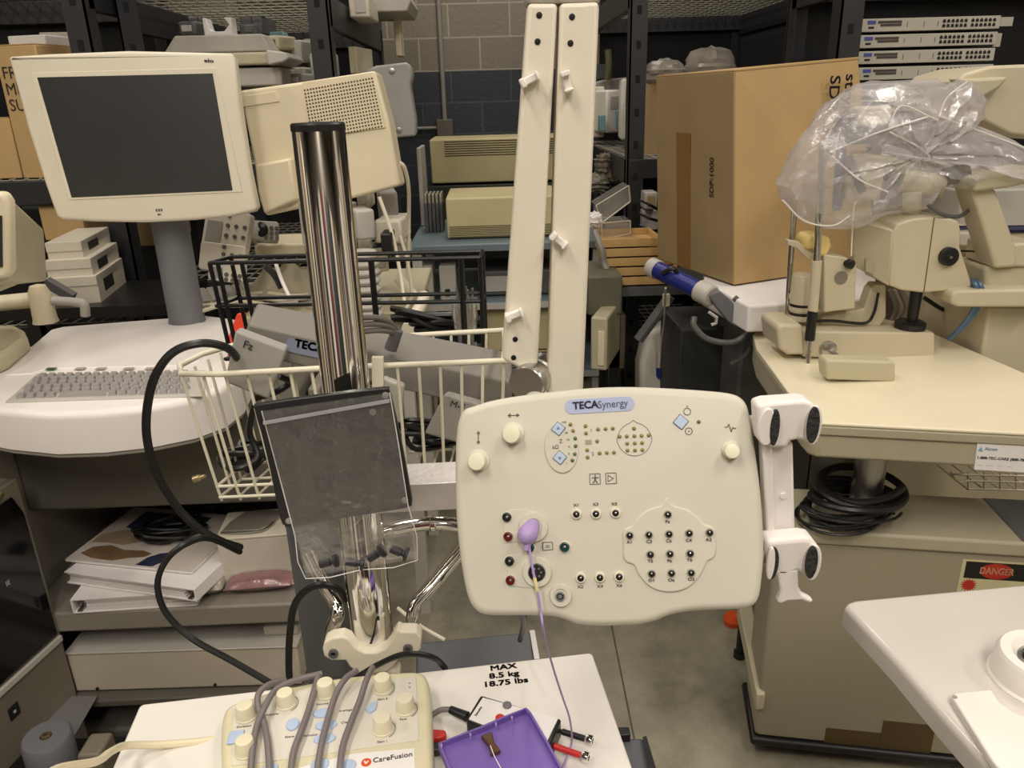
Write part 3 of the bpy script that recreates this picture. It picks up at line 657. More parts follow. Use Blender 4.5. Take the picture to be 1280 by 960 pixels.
# wood trays stack
for k in range(5):
    z = PY(765, 357 - k * 12, 2.9).z; l = 762 - k * 2.5
    x0 = PY(l, 340, 2.9).x; x1 = x0 + .27 - (k // 2) * .02
    lab = ('lowest', 'second lowest', 'middle', 'second highest', 'topmost')[k] + ' pale wooden tray of the stack beside the rack post'
    q = thing('wooden_tray', lab, 'tray', ((x0 + x1) / 2, 3.0, z), 'wooden trays by the rack post')
    MB().box(x0, x1, 2.9, 3.15, z, z + .006).build('base', WOOD, q)
    g = MB()
    g.box(x0, x1, 2.9, 2.91, z + .006, z + .03); g.box(x0, x1, 3.14, 3.15, z + .006, z + .03); g.box(x0, x0 + .01, 2.91, 3.14, z + .006, z + .03); g.box(x1 - .01, x1, 2.91, 3.14, z + .006, z + .03)
    g.build('rim', WOOD, q, bevel=.001)
zt = PY(765, 358, 2.9).z - .004
t = thing('side_table', 'dark low table carrying wooden trays near the rack post', 'table', (.6, 3.05, 0))
MB().box(.44, .88, 2.87, 3.24, zt - .03, zt).build('table_top', DGREY, t)
for xx in (.46, .82):
    for yy in (2.9, 3.18): MB().box(xx, xx + .04, yy, yy + .04, 0, zt - .03).build('leg', BLACK, t)
cable('cable_bundle', 'white and black cable bundle hanging down left of the wooden trays', [(744, 290, 2.95), (752, 310, 2.9), (756, 330, 2.9), (764, 350, 2.86)], .012, GREY, 'cable bundle')
for k, ys in enumerate((258, 275, 290)): cable('black_cable', ('upper', 'middle', 'lower')[k] + ' black cable loop between rack post and cardboard box', [(800, ys - 8, 3.2), (812, ys - 2, 3.15), (826, ys + 6 - 4 * k, 3.2)], .006)
unit('stored_device', 'beige connector box between the rack post and the cardboard box', 'box', 806, 240, 822, 262, 3.3, .1, LGREY, feet=False, panel=(.2, .8, .2, .8, CARDS))
unit('stored_device', 'grey white unit low between the rack post and the cardboard box', 'machine', 803, 262, 824, 292, 3.35, .15, LGREY, feet=False)
# low things on the floor behind the panel
q, F, hw, h = unit('grey_console_box', 'dim grey case below the wooden trays, right of the arms', 'case', 735, 345, 778, 394, 2.75, .3, mat('olive_grey', (104, 102, 86), .5), z0=None, feet=False)
q, F, hw, h = unit('printer_unit', 'beige upright drive unit low in shadow, right of the white arms', 'drive unit', 738, 397, 759, 463, 2.6, .25, BEIGE, feet=False, yaw=-20, panel=(.45, .85, .1, .75, IVORY))
unit('stored_device', 'dim brown-grey box behind the beige upright drive unit', 'box', 756, 394, 782, 462, 2.9, .3, mat('dim_brown', (110, 100, 76), .6), feet=False)
# white bag / poster with blue squares
F = Face(PY(852, 440, 2.7), (1, 0, 0), (0, .15, 1))
t = thing('white_machine_cover', 'rounded white machine cover with blue printed grid, in the dim gap below the blue tube', 'machine cover', PY(850, 500, 2.75))
MB(F.M).prism([F.uv(*p) for p in ((800, 520), (800, 455), (810, 415), (835, 404), (864, 408), (870, 440), (866, 470), (880, 520))], -.12, 0).build('shell', LGREY, t, bevel=.02, seg=4)
g = MB(F.M)
for r in range(2):
    for c_ in range(3): u, v = F.uv(838 + c_ * 6, 456 + r * 6); g.prism(rrect(u - .006, u + .006, v - .006, v + .006, .001), 0, .002)
u, v = F.uv(858, 456); g.prism(rrect(u - .008, u + .008, v - .004, v + .004, .001), 0, .002)
g.build('printed_grid', mat('print_blue', (40, 90, 150), .5), t)
MB(F.M).prism([F.uv(*p) for p in ((820, 460), (826, 460), (826, 472), (823, 474), (820, 470))], 0, .006).build('blue_clip', BLUE, t)
cable('clear_tubing', 'thin pale tubing hanging from the blue tube arm', [(832, 360, 2.3), (830, 400, 2.5), (826, 430, 2.6), (824, 458, 2.62)], .0035, LGREY, 'tubing')
# large cardboard box
A = PY(916, 356, 2.3); B = PZ(822, 324, A.z); C = PZ(1096, 329, A.z)
A_t = PY(918, 89, A.y); up = Vector((A_t.x - A.x, 0, A_t.z - A.z))
D = B + C - A
t = thing('cardboard_box', 'largest brown cardboard box, dark lettering on its side, standing left of the slit lamp', 'cardboard box', (A + D) / 2)
upC = PY(1073, 74, C.y) - C; upB = PY(820, 96, B.y) - B; upD = upB + upC - up
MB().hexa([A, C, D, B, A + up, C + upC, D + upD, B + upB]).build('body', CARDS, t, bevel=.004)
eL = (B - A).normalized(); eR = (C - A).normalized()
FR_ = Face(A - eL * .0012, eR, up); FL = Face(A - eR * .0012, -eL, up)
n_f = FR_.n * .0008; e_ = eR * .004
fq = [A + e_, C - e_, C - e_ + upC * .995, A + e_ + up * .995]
MB().hexa([fq[0] - n_f, fq[1] - n_f, fq[1] + n_f, fq[0] + n_f, fq[3] - n_f, fq[2] - n_f, fq[2] + n_f, fq[3] + n_f]).build('front_side', CARD, t)  # lighter cardboard skin, the brighter light on this side put into the colour
LT = MB(FR_.M)
u, v = FR_.uv(1041, 125); LT.text('SDP-1000', .058, Matrix.Translation((u, FR_.uv(1041, 94)[1], .001)) @ Matrix.Rotation(-math.pi / 2, 4, 'Z'), 'LEFT', bold=.012)
u, v = FR_.uv(1063, 92); LT.text('stryker', .058, Matrix.Translation((u, v, .001)) @ Matrix.Rotation(-math.pi / 2, 4, 'Z'), 'LEFT', bold=.012)
LT.build('lettering', INK, t)
MB(FL.M).box(-(B - A).length * .70, -(B - A).length * .52, .003, up.z * .72, -.0006, .0009).build('tape', mat('tape_amber', (140, 104, 58), .3), t)
LT = MB(FL.M); u, v = FL.uv(890, 222)
LT.text('SDP-1000', .03, Matrix.Translation((u, v, .001)) @ Matrix.Rotation(math.pi / 2, 4, 'Z'), 'CENTER')
LT.text('_ _ _ _', .014, Matrix.Translation((u - .012, v, .001)) @ Matrix.Rotation(math.pi / 2, 4, 'Z'), 'CENTER')
LT.build('small_lettering', INK, t)
fl = MB()
for P_, Q_, o_ in ((A, C, -.0),): fl.hexa([P_ + up, Q_ + upC, D + upD, B + upB, P_ + up + Vector((0, 0, .004)), Q_ + upC + Vector((0, 0, .007)), D + upD + Vector((0, 0, .004)), B + upB + Vector((0, 0, .004))])
fl.build('top_flaps', CARD, t)
# white bench under the box
a_ = PZ(900, 350, A.z - .006); zb = A.z - .006
t = thing('white_cart', 'white-topped cart under the large cardboard box', 'cart', (.85, 2.7, 0))
pl = [PZ(880, 352, zb), PZ(936, 382, zb), PZ(1100, 372, zb), PZ(1090, 325, zb), PZ(880, 318, zb)]
poly = [(p.x, p.y) for p in pl]
MB().prism(poly, zb - .08, zb).build('cart_top', PAPER, t, bevel=.008, seg=3)
cx = sum(p[0] for p in poly) / 5; cy = sum(p[1] for p in poly) / 5
MB().prism([(cx + (x - cx) * .7, cy + .12 + (y - cy) * .7) for x, y in poly], .08, zb - .08).build('cart_body', mat('cart_shadow_grey', (86, 86, 84), .5), t, bevel=.01)
for x, y in poly: MB().lathe((cx + (x - cx) * .7, cy + (y - cy) * .7 - .015, .04), (0, 1, 0), [(.04, 0), (.04, .03)], 14).build('caster', RUBBER, t)
# blue tube arm
t = thing('blue_tube_arm', 'cobalt blue tubular arm with silver end cap, left of the cardboard box foot', 'arm', PY(860, 372, 2.3))
p0 = PY(815, 334, 2.38); p1 = PY(880, 366, 2.2); d = (p1 - p0)
MB().cyl(p0 + d * .05, p0 + d * .92, .027).build('tube', BLUE, t)
MB().lathe(p0 - d.normalized() * .012, d, [(.015, 0), (.030, .007), (.031, .035), (.028, .038)]).build('end_cap', LGREY, t)
MB().lathe(p0 + d * .90, d, [(.029, 0), (.033, .004), (.033, .05), (.028, .055)]).build('collar', LGREY, t)
F = Face(PY(905, 385, 2.17), (1, 0, 0), (0, .0, 1))
MB(F.M).prism([F.uv(*p) for p in ((884, 368), (898, 362), (912, 374), (926, 392), (928, 404), (920, 410), (908, 400), (895, 384))], -.03, .01).build('bracket_plate', SLATE, t, bevel=.004)
MB().tube([PY(827, 342, 2.3), PY(840, 336, 2.28), PY(846, 342, 2.28), PY(838, 350, 2.28)], .007).build('lever', BLACK, t)
cable('grey_hose', 'grey hose looped around the bracket end of the blue tube arm', [(918, 372, 2.16), (936, 390, 2.15), (934, 415, 2.14), (915, 428, 2.14), (885, 424, 2.14), (868, 408, 2.15), (868, 396, 2.16)], .009, mat('hose_grey', (98, 98, 96), .4), 'hose')
cable('grey_hose', 'thinner dark hose drooping outermost below the blue tube bracket', [(925, 385, 2.17), (940, 410, 2.16), (935, 440, 2.17), (915, 455, 2.2)], .007, DGREY, 'hose')
cable('black_strap_pipe', 'dark slanting pipe in the gap under the blue tube arm', [(838, 370, 2.5), (820, 395, 2.5), (798, 425, 2.5)], .018, DGREY, 'pipe')
lbox('pipe_connector', 'pale connector at the upper end of the dark slanting pipe', 'connector', 829, 368, 838, 384, 2.46, .02, BEIGE)
t = thing('bracket_clip', 'small white bracket clip under the blue tube arm', 'clip', PY(890, 405, 2.14))
MB().tube([PY(886, 390, 2.14), PY(896, 397, 2.14), PY(895, 404, 2.14), PY(889, 406, 2.14)], .005, 6, smooth=1).build('clip_wire', LGREY, t)
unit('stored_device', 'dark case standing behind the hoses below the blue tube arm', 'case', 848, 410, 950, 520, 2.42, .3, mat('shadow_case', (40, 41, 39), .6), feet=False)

# network switches
zs = PY(1160, 128, 2.78).z
SW = mat('switch_putty', (176, 172, 160), .45)
sw_rows = [((1077, 17), (1250, 22)), ((1073, 38), (1246, 42)), ((1072, 59), (1243, 61)), ((1071, 79), (1241, 80)), ((1071, 99), (1238, 99)), ((1070, 118), (1236, 118))]
names = ('topmost', 'second from top', 'third from top', 'fourth from top', 'fifth from top', 'lowest visible')
YS = 2.92
base_z = PY(1160, 138, YS).z
hh = PY(1160, 18, YS).z - PY(1160, 38, YS).z
for k in range(6):
    xl = PY(sw_rows[k][0][0], sw_rows[k][0][1] + 8, YS).x; xr = PY(sw_rows[k][1][0], sw_rows[k][1][1] + 8, YS).x
    zz = PY(1160, 38 + 20 * k, YS).z; w_ = xr - xl; h_ = hh * .82
    q = thing('network_switch', names[k] + ' grey rack network switch in the stack at the upper right', 'network switch', ((xl + xr) / 2, YS, zz), 'stacked network switches')
    MB().box(xl, xr, YS, YS + .25, zz, zz + h_).build('housing', SW, q, bevel=.0015)
    g = MB()
    for bk in range(2):
        for i in range(6):
            for j in range(2):
                x = xl + w_ * (.595 + bk * .205 + i * .031); z = zz + h_ * (.2 + j * .36); s_ = w_ * .011
                g.slab([(x - s_, z), (x + s_, z), (x + s_, z + s_ * 1.2), (x + s_ * .4, z + s_ * 2.0), (x - s_ * .4, z + s_ * 2.0), (x - s_, z + s_ * 1.2)], YS - .001, YS + .001)
    g.build('ports', BLACK, q)
    MB().box(xl + w_ * .12, xl + w_ * .29, YS - .0012, YS + .001, zz + h_ * .62, zz + h_ * .82).box(xl + w_ * .14, xl + w_ * .29, YS - .0012, YS + .001, zz + h_ * .4, zz + h_ * .58).build('display_window', mat('smoked_window', (74, 68, 64), .3), q)
    MB().box(xl + w_ * .045, xl + w_ * .105, YS - .0012, YS + .001, zz + h_ * .58, zz + h_ * .86).build('blue_badge', mat('badge_blue', (74, 82, 150), .4), q)

    MB().box(xl + w_ * .055, xl + w_ * .095, YS - .0012, YS + .001, zz + h_ * .25, zz + h_ * .4).build('console_port', BLACK, q)
    for u_ in (.33, .45, .55): MB().box(xl + w_ * u_, xl + w_ * (u_ + .004), YS - .001, YS + .001, zz + h_ * .3, zz + h_ * .7).build('module_screw', GINK, q)
    if k < 2:
        MB().box(xr, xr + .028 + .03 * (k == 0), YS + .02, YS + .023, zz + h_ * (-.15 if k else .2), zz + h_ * .9).build('rack_ear', SW, q)
MB().box(RDX + .08, 2.45, YS - .02, YS + .14, base_z - .03, base_z - .004).build('front_extension', RACK, RD)

# ================================================================ SLIT LAMP STATION
zt = .95
pl = [PZ(941, 418, zt), PZ(946, 436, zt), PZ(1004, 516, zt), PZ(1012, 524, zt), PZ(1024, 528, zt)]
p_r = PZ(1280, 541, zt); dr = (p_r - pl[-1]).normalized(); pr = pl[-1] + dr * .62
bk = PZ(960, 401, zt); dbk = Vector((-dr.y, dr.x, 0))
poly = [(p.x, p.y) for p in (pl[-1], pr)]
back_y = [(PZ(1170, 418, zt)), ]
p2 = PZ(1110, 398, zt)
# top plate: front edge, right part, back edge
lp = Vector((pl[0].x, pl[0].y, 0)); right_b = Vector((pr.x, pr.y, 0)) + dbk * .12
TOP = [(pl[-1].x, pl[-1].y), (pr.x, pr.y), (right_b.x, right_b.y), (PZ(1172, 419, zt).x, PZ(1172, 419, zt).y), (PZ(1100, 396, zt).x + .0, PZ(1100, 396, zt).y), (PZ(962, 399, zt).x, PZ(962, 399, zt).y), (pl[0].x, pl[0].y), (pl[1].x, pl[1].y), (pl[2].x, pl[2].y), (pl[3].x, pl[3].y)]
t = thing('instrument_table', 'cream-topped instrument table with tan apron carrying the slit lamp', 'table', (1.05, 1.75, 0))
MB().prism(TOP, zt - .008, zt).build('table_top', mat('cream_laminate', (228, 218, 190), .4, var=.03), t, bevel=.003, seg=2)
MB().prism([(cx_, cy_) for cx_, cy_ in TOP], zt - .030, zt - .008).build('edge_lip', TAN, t, bevel=.004)
cxt = sum(p[0] for p in TOP) / len(TOP); cyt = sum(p[1] for p in TOP) / len(TOP)
ap = [(cxt + (x - cxt) * .985, cyt + (y - cyt) * .985) for x, y in TOP]
MB().prism(ap, zt - .085, zt - .028).build('apron', TAN, t, bevel=.008, seg=3)
colp = PZ(1085, 640, .70)
MB().cyl((colp.x, colp.y + .02, .68), (colp.x, colp.y + .02, zt - .085), .034).build('column', STEEL, t)
fa = Face((pl[-1].x, pl[-1].y, zt - .06), dr, (0, 0, 1)); fa = Face(Vector((pl[-1].x, pl[-1].y, zt - .06)) + fa.n * -.006, dr, (0, 0, 1))
LBp = [fa.uv(*p, .0) for p in ((1221, 553), (1300, 557), (1300, 591), (1217, 586))]
lb = MB(fa.M).prism([(LBp[0][0], LBp[0][1]), (LBp[1][0], LBp[1][1]), (LBp[2][0], LBp[2][1]), (LBp[3][0], LBp[3][1])], -.004, .0035).build('service_label', PAPER, t)
g = MB(fa.M)
g.text('1-888-TEC-CARE (888-7867)', .0082, fa.T(1221, 572, .0038), 'LEFT', bold=.015)
g.text('- - - -      - - - -      - - - -      - - -', .005, fa.T(1221, 581, .0038), 'LEFT')
g.build('label_lettering', INK, t)
g = MB(fa.M); g.text('Alcon', .010, fa.T(1231, 561, .0038), 'LEFT', bold=.01); u, v = fa.uv(1225, 561); g.prism([(u - .005, v - .004), (u + .005, v - .004), (u, v + .006)], .0036, .004)
g.build('label_logo', mat('label_cyan', (110, 170, 200), .5), t)

def fxz(pts, Y): return [(PY(px, py, Y).x, PY(px, py, Y).z) for px, py in pts]
SL = thing('slit_lamp', 'beige ophthalmic slit lamp with chin rest, joystick and black focus knob on the cream table', 'slit lamp', PZ(1080, 450, zt))
Y0 = PZ(1060, 448, zt).y
SLM = mat('slit_lamp_beige', (198, 188, 162), .42, var=.03)
def sp(pts, Y, dep, name, m=SLM, bev=.006, par=None, seg=3): return MB().slab(fxz(pts, Y), Y, Y + dep).build(name, m, par or SL, bevel=bev, seg=seg)
sp(((1004, 414), (1169, 416), (1169, 449), (1004, 447)), Y0, .12, 'base_block')
sp(((971, 410), (978, 405), (1004, 406), (1006, 444), (985, 444), (974, 436)), Y0 - .005, .13, 'base_end', bev=.012)
c = PY(1000, 405, Y0 + .07) + Vector((0, 0, .016))
MB().lathe((c.x, c.y, c.z - .002), (0, 0, 1), [(.032, 0), (.032, .018), (.030, .019), (.030, .024), (.032, .025), (.032, .115), (.030, .12), (0, .121)], 28).build('support_drum', SLM, SL)
MB().lathe((c.x, c.y, c.z + .012), (0, 0, 1), [(.0325, 0), (.0325, .007)], 28).build('drum_band', BLACK, SL)
MB().lathe((c.x, c.y, c.z + .035), (0, 0, 1), [(.0325, 0), (.0325, .007)], 28).build('drum_band', BLACK, SL)
yc = Y0 - .01; a1 = PY(1021, 326, yc); a2 = PY(1016, 389, yc)
MB().cyl(a2, a1, .0125).build('upright_sleeve', SLM, SL)
MB().cyl(PY(1029, 178, yc), a1, .0085).build('head_rest_rod', CHROME, SL)
MB().cyl(PY(1012, 425, yc), PY(1016, 388, yc), .0125).build('grip_collar', BLACK, SL)
MB().cyl(PY(1009, 466, yc - .02), PY(1012, 424, yc), .0065).build('lower_rod', CHROME, SL)
MB().lathe(PY(1008, 470, yc - .02), (0, 0, 1), [(.014, 0), (.014, .003), (.007, .006)]).build('rod_foot', CHROME, SL)
MB().cyl(PY(983, 402, Y0 + .16), PY(993, 262, Y0 + .16), .0075).build('rear_rod', CHROME, SL)
# chin rest
sp(((985, 300), (998, 302), (1016, 318), (1012, 326), (996, 310), (985, 306)), Y0 + .03, .02, 'chin_rest_arm', bev=.002)
MB().slab(fxz(((1007, 300), (1012, 294), (1024, 293), (1038, 297), (1040, 308), (1034, 320), (1024, 321), (1018, 311), (1008, 313)), Y0 + .02), Y0 + .02, Y0 + .09).build('chin_rest_pad', YELLOW, SL, bevel=.008, seg=3)
sp(((1030, 318), (1058, 322), (1071, 332), (1069, 386), (1030, 391)), Y0 + .02, .07, 'illumination_block', bev=.004)
c = PY(1051, 347, Y0 + .02); MB().cyl((c.x, c.y - .002, c.z), (c.x, c.y, c.z), .017).build('round_plate', STEEL, SL)
c = PY(1058, 329, Y0 + .02); MB().lathe((c.x, c.y, c.z), (.3, -1, 0), [(.008, -.01), (.008, .004), (.012, .006), (.012, .018), (.009, .02)], 16).build('block_knob', BLACK, SL)
# bracket arm and microscope head
sp(((1027, 395), (1080, 386), (1088, 362), (1094, 355), (1108, 356), (1108, 396), (1100, 408), (1027, 408)), Y0 + .06, .04, 'support_arm', bev=.004)
hp = ((1066, 276), (1078, 271), (1116, 272), (1160, 268), (1188, 272), (1199, 276), (1201, 288), (1200, 310), (1215, 358), (1206, 362), (1152, 366), (1114, 360), (1104, 356), (1066, 332))
Yh = Y0 - .02
h1 = [(1116, 290), (1122, 280), (1140, 274), (1165, 271), (1188, 273), (1199, 277), (1201, 288), (1200, 308), (1216, 358), (1206, 362), (1154, 366), (1128, 363), (1112, 357)]
MB().slab(fxz(h1, Yh), Yh, Yh + .14).build('microscope_head', SLM, SL, bevel=.005, seg=3)
q0 = [PY(1116, 288, Yh), PY(1111, 358, Yh), PY(1066, 332, Yh + .09), PY(1067, 274, Yh + .09)]
q1 = [p + Vector((.03, .10, 0)) for p in q0[2:]]
MB().hexa([q0[1], q0[1] + Vector((.06, .12, 0)), q1[0], q0[2], q0[0], q0[0] + Vector((.06, .12, .012)), q1[1], q0[3]]).build('head_side', SLM, SL, bevel=.003)
MB().slab(fxz(((1167.2, 272), (1168.6, 272), (1155.6, 365), (1154.2, 365)), Yh - .0006), Yh - .0006, Yh + .001).build('head_seam', mat('seam_brown', (100, 88, 62), .8), SL)
MB().slab(fxz(((1079, 322), (1092, 328), (1092, 344), (1079, 337)), Yh + .05), Yh + .035, Yh + .045).build('side_plate', TAN, SL)
c = PY(1184, 320, Yh)
kb = MB().lathe((c.x, c.y, c.z), (0, -1, 0), [(.023, 0), (.023, .012), (.018, .014), (.011, .014), (.009, .018), (0, .018)], 28).build('focus_knob', BLACK, SL)
MB().lathe((c.x, c.y - .018, c.z), (0, -1, 0), [(.004, 0), (.003, .003)], 14).build('knob_centre', CHROME, kb)
c = PY(1145, 368, Yh + .06)
zj = PY(1140, 414, Yh + .02).z
MB().cyl((c.x, c.y, zj), (c.x, c.y, c.z + .02), .013, .016).build('joystick', BLACK, SL)
MB().lathe((c.x - .003, c.y, zj), (0, 0, 1), [(.034, -.006), (.038, -.002), (.038, .012), (.032, .016)], 28).build('joystick_wheel', BLACK, SL)
c = PY(1034, 436, Y0)
kb = MB().lathe((c.x, c.y, c.z), (.25, -1, -.15), [(.022, -.004), (.022, .01), (.014, .016), (.006, .017), (.006, .045), (0, .046)], 24).build('base_knob', STEEL, SL)
sp(((1036, 450), (1117, 452), (1120, 456), (1119, 478), (1034, 475), (1032, 455)), PZ(1076, 478, zt).y, .05, 'control_box', m=BEIGE, bev=.006)
# optics under the bag
OPT = []
def opt(p0, p1, r, name, m): return MB().cyl(PY(*p0), PY(*p1), r, seg=22).build(name, m, SL)
opt((1180, 235, Yh + .06), (1128, 226, Yh + .10), .030, 'eyepiece_tube', SLM)
opt((1140, 272, Yh + .07), (1140, 240, Yh + .07), .022, 'neck_tube', BEIGE)
opt((1098, 200, Yh + .12), (1138, 214, Yh + .10), .018, 'objective_tube', TAN)
opt((1210, 214, Yh + .05), (1180, 222, Yh + .06), .022, 'eyepiece', BLACK)
MB().box(*[v for v in (PY(1082, 210, Yh).x, PY(1128, 210, Yh).x)], Yh + .08, Yh + .15, PY(1100, 250, Yh + .08).z, PY(1100, 195, Yh + .08).z).build('prism_housing', BEIGE, SL, bevel=.006)
opt((1046, 262, Yh + .10), (1052, 176, Yh + .10), .012, 'lamp_column', mat('column_bluegrey', (84, 92, 112), .4))
opt((1078, 240, Yh + .05), (1060, 196, Yh + .06), .010, 'mirror_arm', SLATE)
MB().box(PY(1050, 170, Yh + .09).x, PY(1082, 170, Yh + .09).x, Yh + .07, Yh + .13, PY(1060, 180, Yh + .09).z, PY(1060, 142, Yh + .09).z).build('lamp_housing', SLATE, SL, bevel=.006)
MB().box(PY(1073, 150, Yh + .05).x, PY(1112, 170, Yh + .05).x, Yh + .05, Yh + .11, PY(1080, 158, Yh + .05).z, PY(1080, 133, Yh + .05).z).build('lamp_cover', OFFW, SL, bevel=.008)
MB().tube([PY(1064, 320, Y0 + .01), PY(1067, 262, Y0 + .02), PY(1072, 250, Y0 + .02)], .002, 6).build('side_wire', IVORY, SL)
cable('black_cable', 'thin black cable running along the slit lamp support arm', [(1008, 402, Y0 + .04), (1040, 401, Y0 + .045), (1080, 404, Y0 + .045), (1092, 392, Y0 + .045), (1098, 366, Y0 + .045)], .004)
for k in range(4): cable('grey_cable', ('leftmost', 'second from left', 'second from right', 'rightmost')[k] + ' of the grey cables behind the slit lamp support arm',
    [(1112 + k * 6, 362, Y0 + .17), (1120 + k * 6, 385, Y0 + .16), (1110 + k * 5, 408, Y0 + .16)], .005, LGREY if k % 2 else GREY, group='grey cables behind the slit lamp')
cable('black_cable', 'black cable dangling right of the microscope head into the dark gap', [(1198, 314, Y0 + .03), (1214, 314, Y0 + .05), (1235, 317, Y0 + .15)], .0025)
BLC = mat('blue_grey_cable', (78, 104, 132), .35)
for k in range(2): cable('blue_cable', ('left', 'right')[k] + ' strand of the blue-grey cables dropping behind the joystick', [(1206 + k * 5, 352, Y0 + .10), (1217 + k * 6, 353, Y0 - .02), (1223 + k * 5, 370, Y0 - .03), (1214 + k * 4, 392, Y0 - .02), (1200 + k * 3, 410, Y0 + .0), (1186, 424, Y0 + .03)], .0062, BLC)
cable('black_cable', 'black cable from the joystick base disappearing to the lower right', [(1155, 372, Y0 + .2), (1175, 385, Y0 + .2), (1200, 398, Y0 + .25)], .006)
# the clear bag over the optics
def bag():
    Yb = Yh + .06
    out = [(975, 232), (990, 190), (1026, 140), (1062, 110), (1110, 101), (1170, 101), (1185, 108), (1208, 100), (1226, 120), (1222, 144), (1200, 150), (1262, 176), (1310, 200), (1320, 235), (1280, 215), (1240, 222), (1214, 238), (1170, 232), (1150, 262), (1100, 268), (1060, 286), (1030, 286), (1000, 272), (980, 250)]
    pts = [PY(*p, Yb) for p in out]; cen = PY(1120, 190, Yb); rnd = random.Random(11)
    # resample the outline to 72 points
    P_ = []
    n = len(pts)
    for i in range(n):
        for k in range(3): P_.append(pts[i].lerp(pts[(i + 1) % n], k / 3))
    rings = []; K = 14; N = len(P_)
    def nz(i, j): return .5 * math.sin(i * .55 + j * 1.1) + .35 * math.sin(i * 1.27 - j * .9 + 2) + .25 * math.sin(i * 2.3 + j * 1.7)
    for j in range(-K, K + 1):
        a = math.pi / 2 * j / (K + .3); s_ = math.cos(a) ** .75; dep = math.sin(a) * .11
        rg = []
        for i, p in enumerate(P_):
            q = cen + (p - cen) * s_; nn = nz(i, j)
            q = q + (p - cen).normalized() * nn * .006 * (1 if abs(j) > 0 else 0) + Vector((0, dep + nn * .012, nn * .004)); rg.append(q)
        rings.append(rg)
    g = MB().rings(rings, cap=True)
    o = g.build('plastic_bag', BAG, ang=30); tag(o, 'large clear crumpled plastic bag draped over the slit lamp optics', 'plastic bag')
    cr = MB()
    yf = Yb - .118
    for seg_ in (((1037, 190), (1100, 165), (1160, 146)), ((1174, 146), (1184, 122), (1209, 102)), ((1176, 146), (1230, 166), (1284, 186)), ((1112, 152), (1128, 132), (1160, 145), (1172, 150)), ((1112, 165), (1150, 185), (1170, 205)), ((1040, 195), (1075, 225), (1110, 240)), ((978, 250), (1005, 276), (1040, 282), (1062, 270))):
        L = []
        for k, p in enumerate(seg_):
            edge = p[0] < 1045 or p[0] > 1190 or p[1] < 125 or p[1] > 245
            L.append(PY(p[0], p[1], yf + (.05 if edge else .01)))
        cr.tube(L, .0022, 6, smooth=5)
    c_ = cr.build('folded_crease', mat('bag_crease', (236, 232, 228), .25, alpha=.75), None, org=o.location)
    c_.parent = o; c_.location = (0, 0, 0); return o
bag()
# second machine on the far right
t = thing('optical_instrument', 'beige optical machine with angled arm and large hood at the right photo edge', 'optical machine', PY(1250, 470, 2.05))
Y2 = 2.0
def s2(pts, Y, dep, name, m=SLM, bev=.008): return MB().slab(fxz(pts, Y), Y, Y + dep).build(name, m, t, bevel=bev, seg=3)
s2(((1194, 104), (1206, 92), (1240, 82), (1340, 78), (1340, 178), (1262, 168), (1228, 150), (1226, 126)), Y2 + .1, .25, 'hood')
s2(((1196, 98), (1222, 98), (1250, 96), (1262, 96), (1250, 110), (1226, 124), (1212, 112)), Y2 + .06, .05, 'hood_lip', BEIGE)
s2(((1214, 234), (1236, 232), (1245, 238), (1270, 306), (1272, 334), (1244, 336), (1236, 306)), Y2 - .15, .08, 'angled_arm')
s2(((1222, 222), (1300, 208), (1300, 226), (1262, 235), (1218, 240)), Y2 - .17, .1, 'arm_cap', BEIGE)
s2(((1244, 306), (1300, 302), (1300, 334), (1240, 334)), Y2 - .14, .12, 'arm_joint')
s2(((1232, 334), (1300, 330), (1300, 362), (1232, 362)), Y2 - .13, .14, 'joint_base', BEIGE, .01)
s2(((1190, 368), (1196, 363), (1320, 361), (1320, 385), (1198, 384), (1190, 379)), Y2 - .18, .10, 'horizontal_arm', bev=.01)
s2(((1236, 384), (1320, 384), (1320, 474), (1223, 475)), Y2 - .12, .3, 'cabinet')
s2(((1196, 385), (1230, 385), (1226, 470), (1222, 470), (1218, 450), (1196, 420)), Y2 + .02, .1, 'metal_rack', mat('olive_metal', (92, 86, 66), .5, .3), .002)
g = MB()
for k in range(8): c = PY(1222 + k * 9, 486 + (k % 2) * 3, Y2 - .1); g.lathe(c, (0, -1, 0), [(.008, 0), (.008, .01)], 10)
g.build('copper_contacts', mat('copper', (180, 120, 80), .35, .6), t)
s2(((1215, 476), (1320, 476), (1320, 520), (1215, 520)), Y2 - .08, .3, 'lower_panel', GREY)
s2(((1198, 290), (1240, 290), (1250, 300), (1250, 312), (1198, 308)), Y2 + .25, .2, 'rear_deck', OFFW)
cable('grey_cable', 'dark cable swooping from the plastic bag toward the angled arm', [(1160, 256, 1.85), (1178, 268, 1.85), (1200, 270, 1.88), (1216, 258, 1.9)], .005, DGREY)
cable('blue_hose', 'dark blue rod lying behind the angled arm at the right edge', [(1190, 287, 2.3), (1230, 287, 2.3), (1300, 286, 2.3)], .012, NAVY, 'rod')
unit('stored_device', 'white wrapped machine behind the angled arm, right edge', 'machine', 1200, 236, 1320, 285, 2.5, .25, LGREY, feet=False)
tag(MB().box(1.35, 1.95, 2.42, 2.68, 0, PY(1250, 322, 2.15).z).build('storage_cabinet', mat('dim_cream', (170, 160, 132), .5), bevel=.01), 'cream cabinet behind the slit lamp table at the right', 'cabinet')

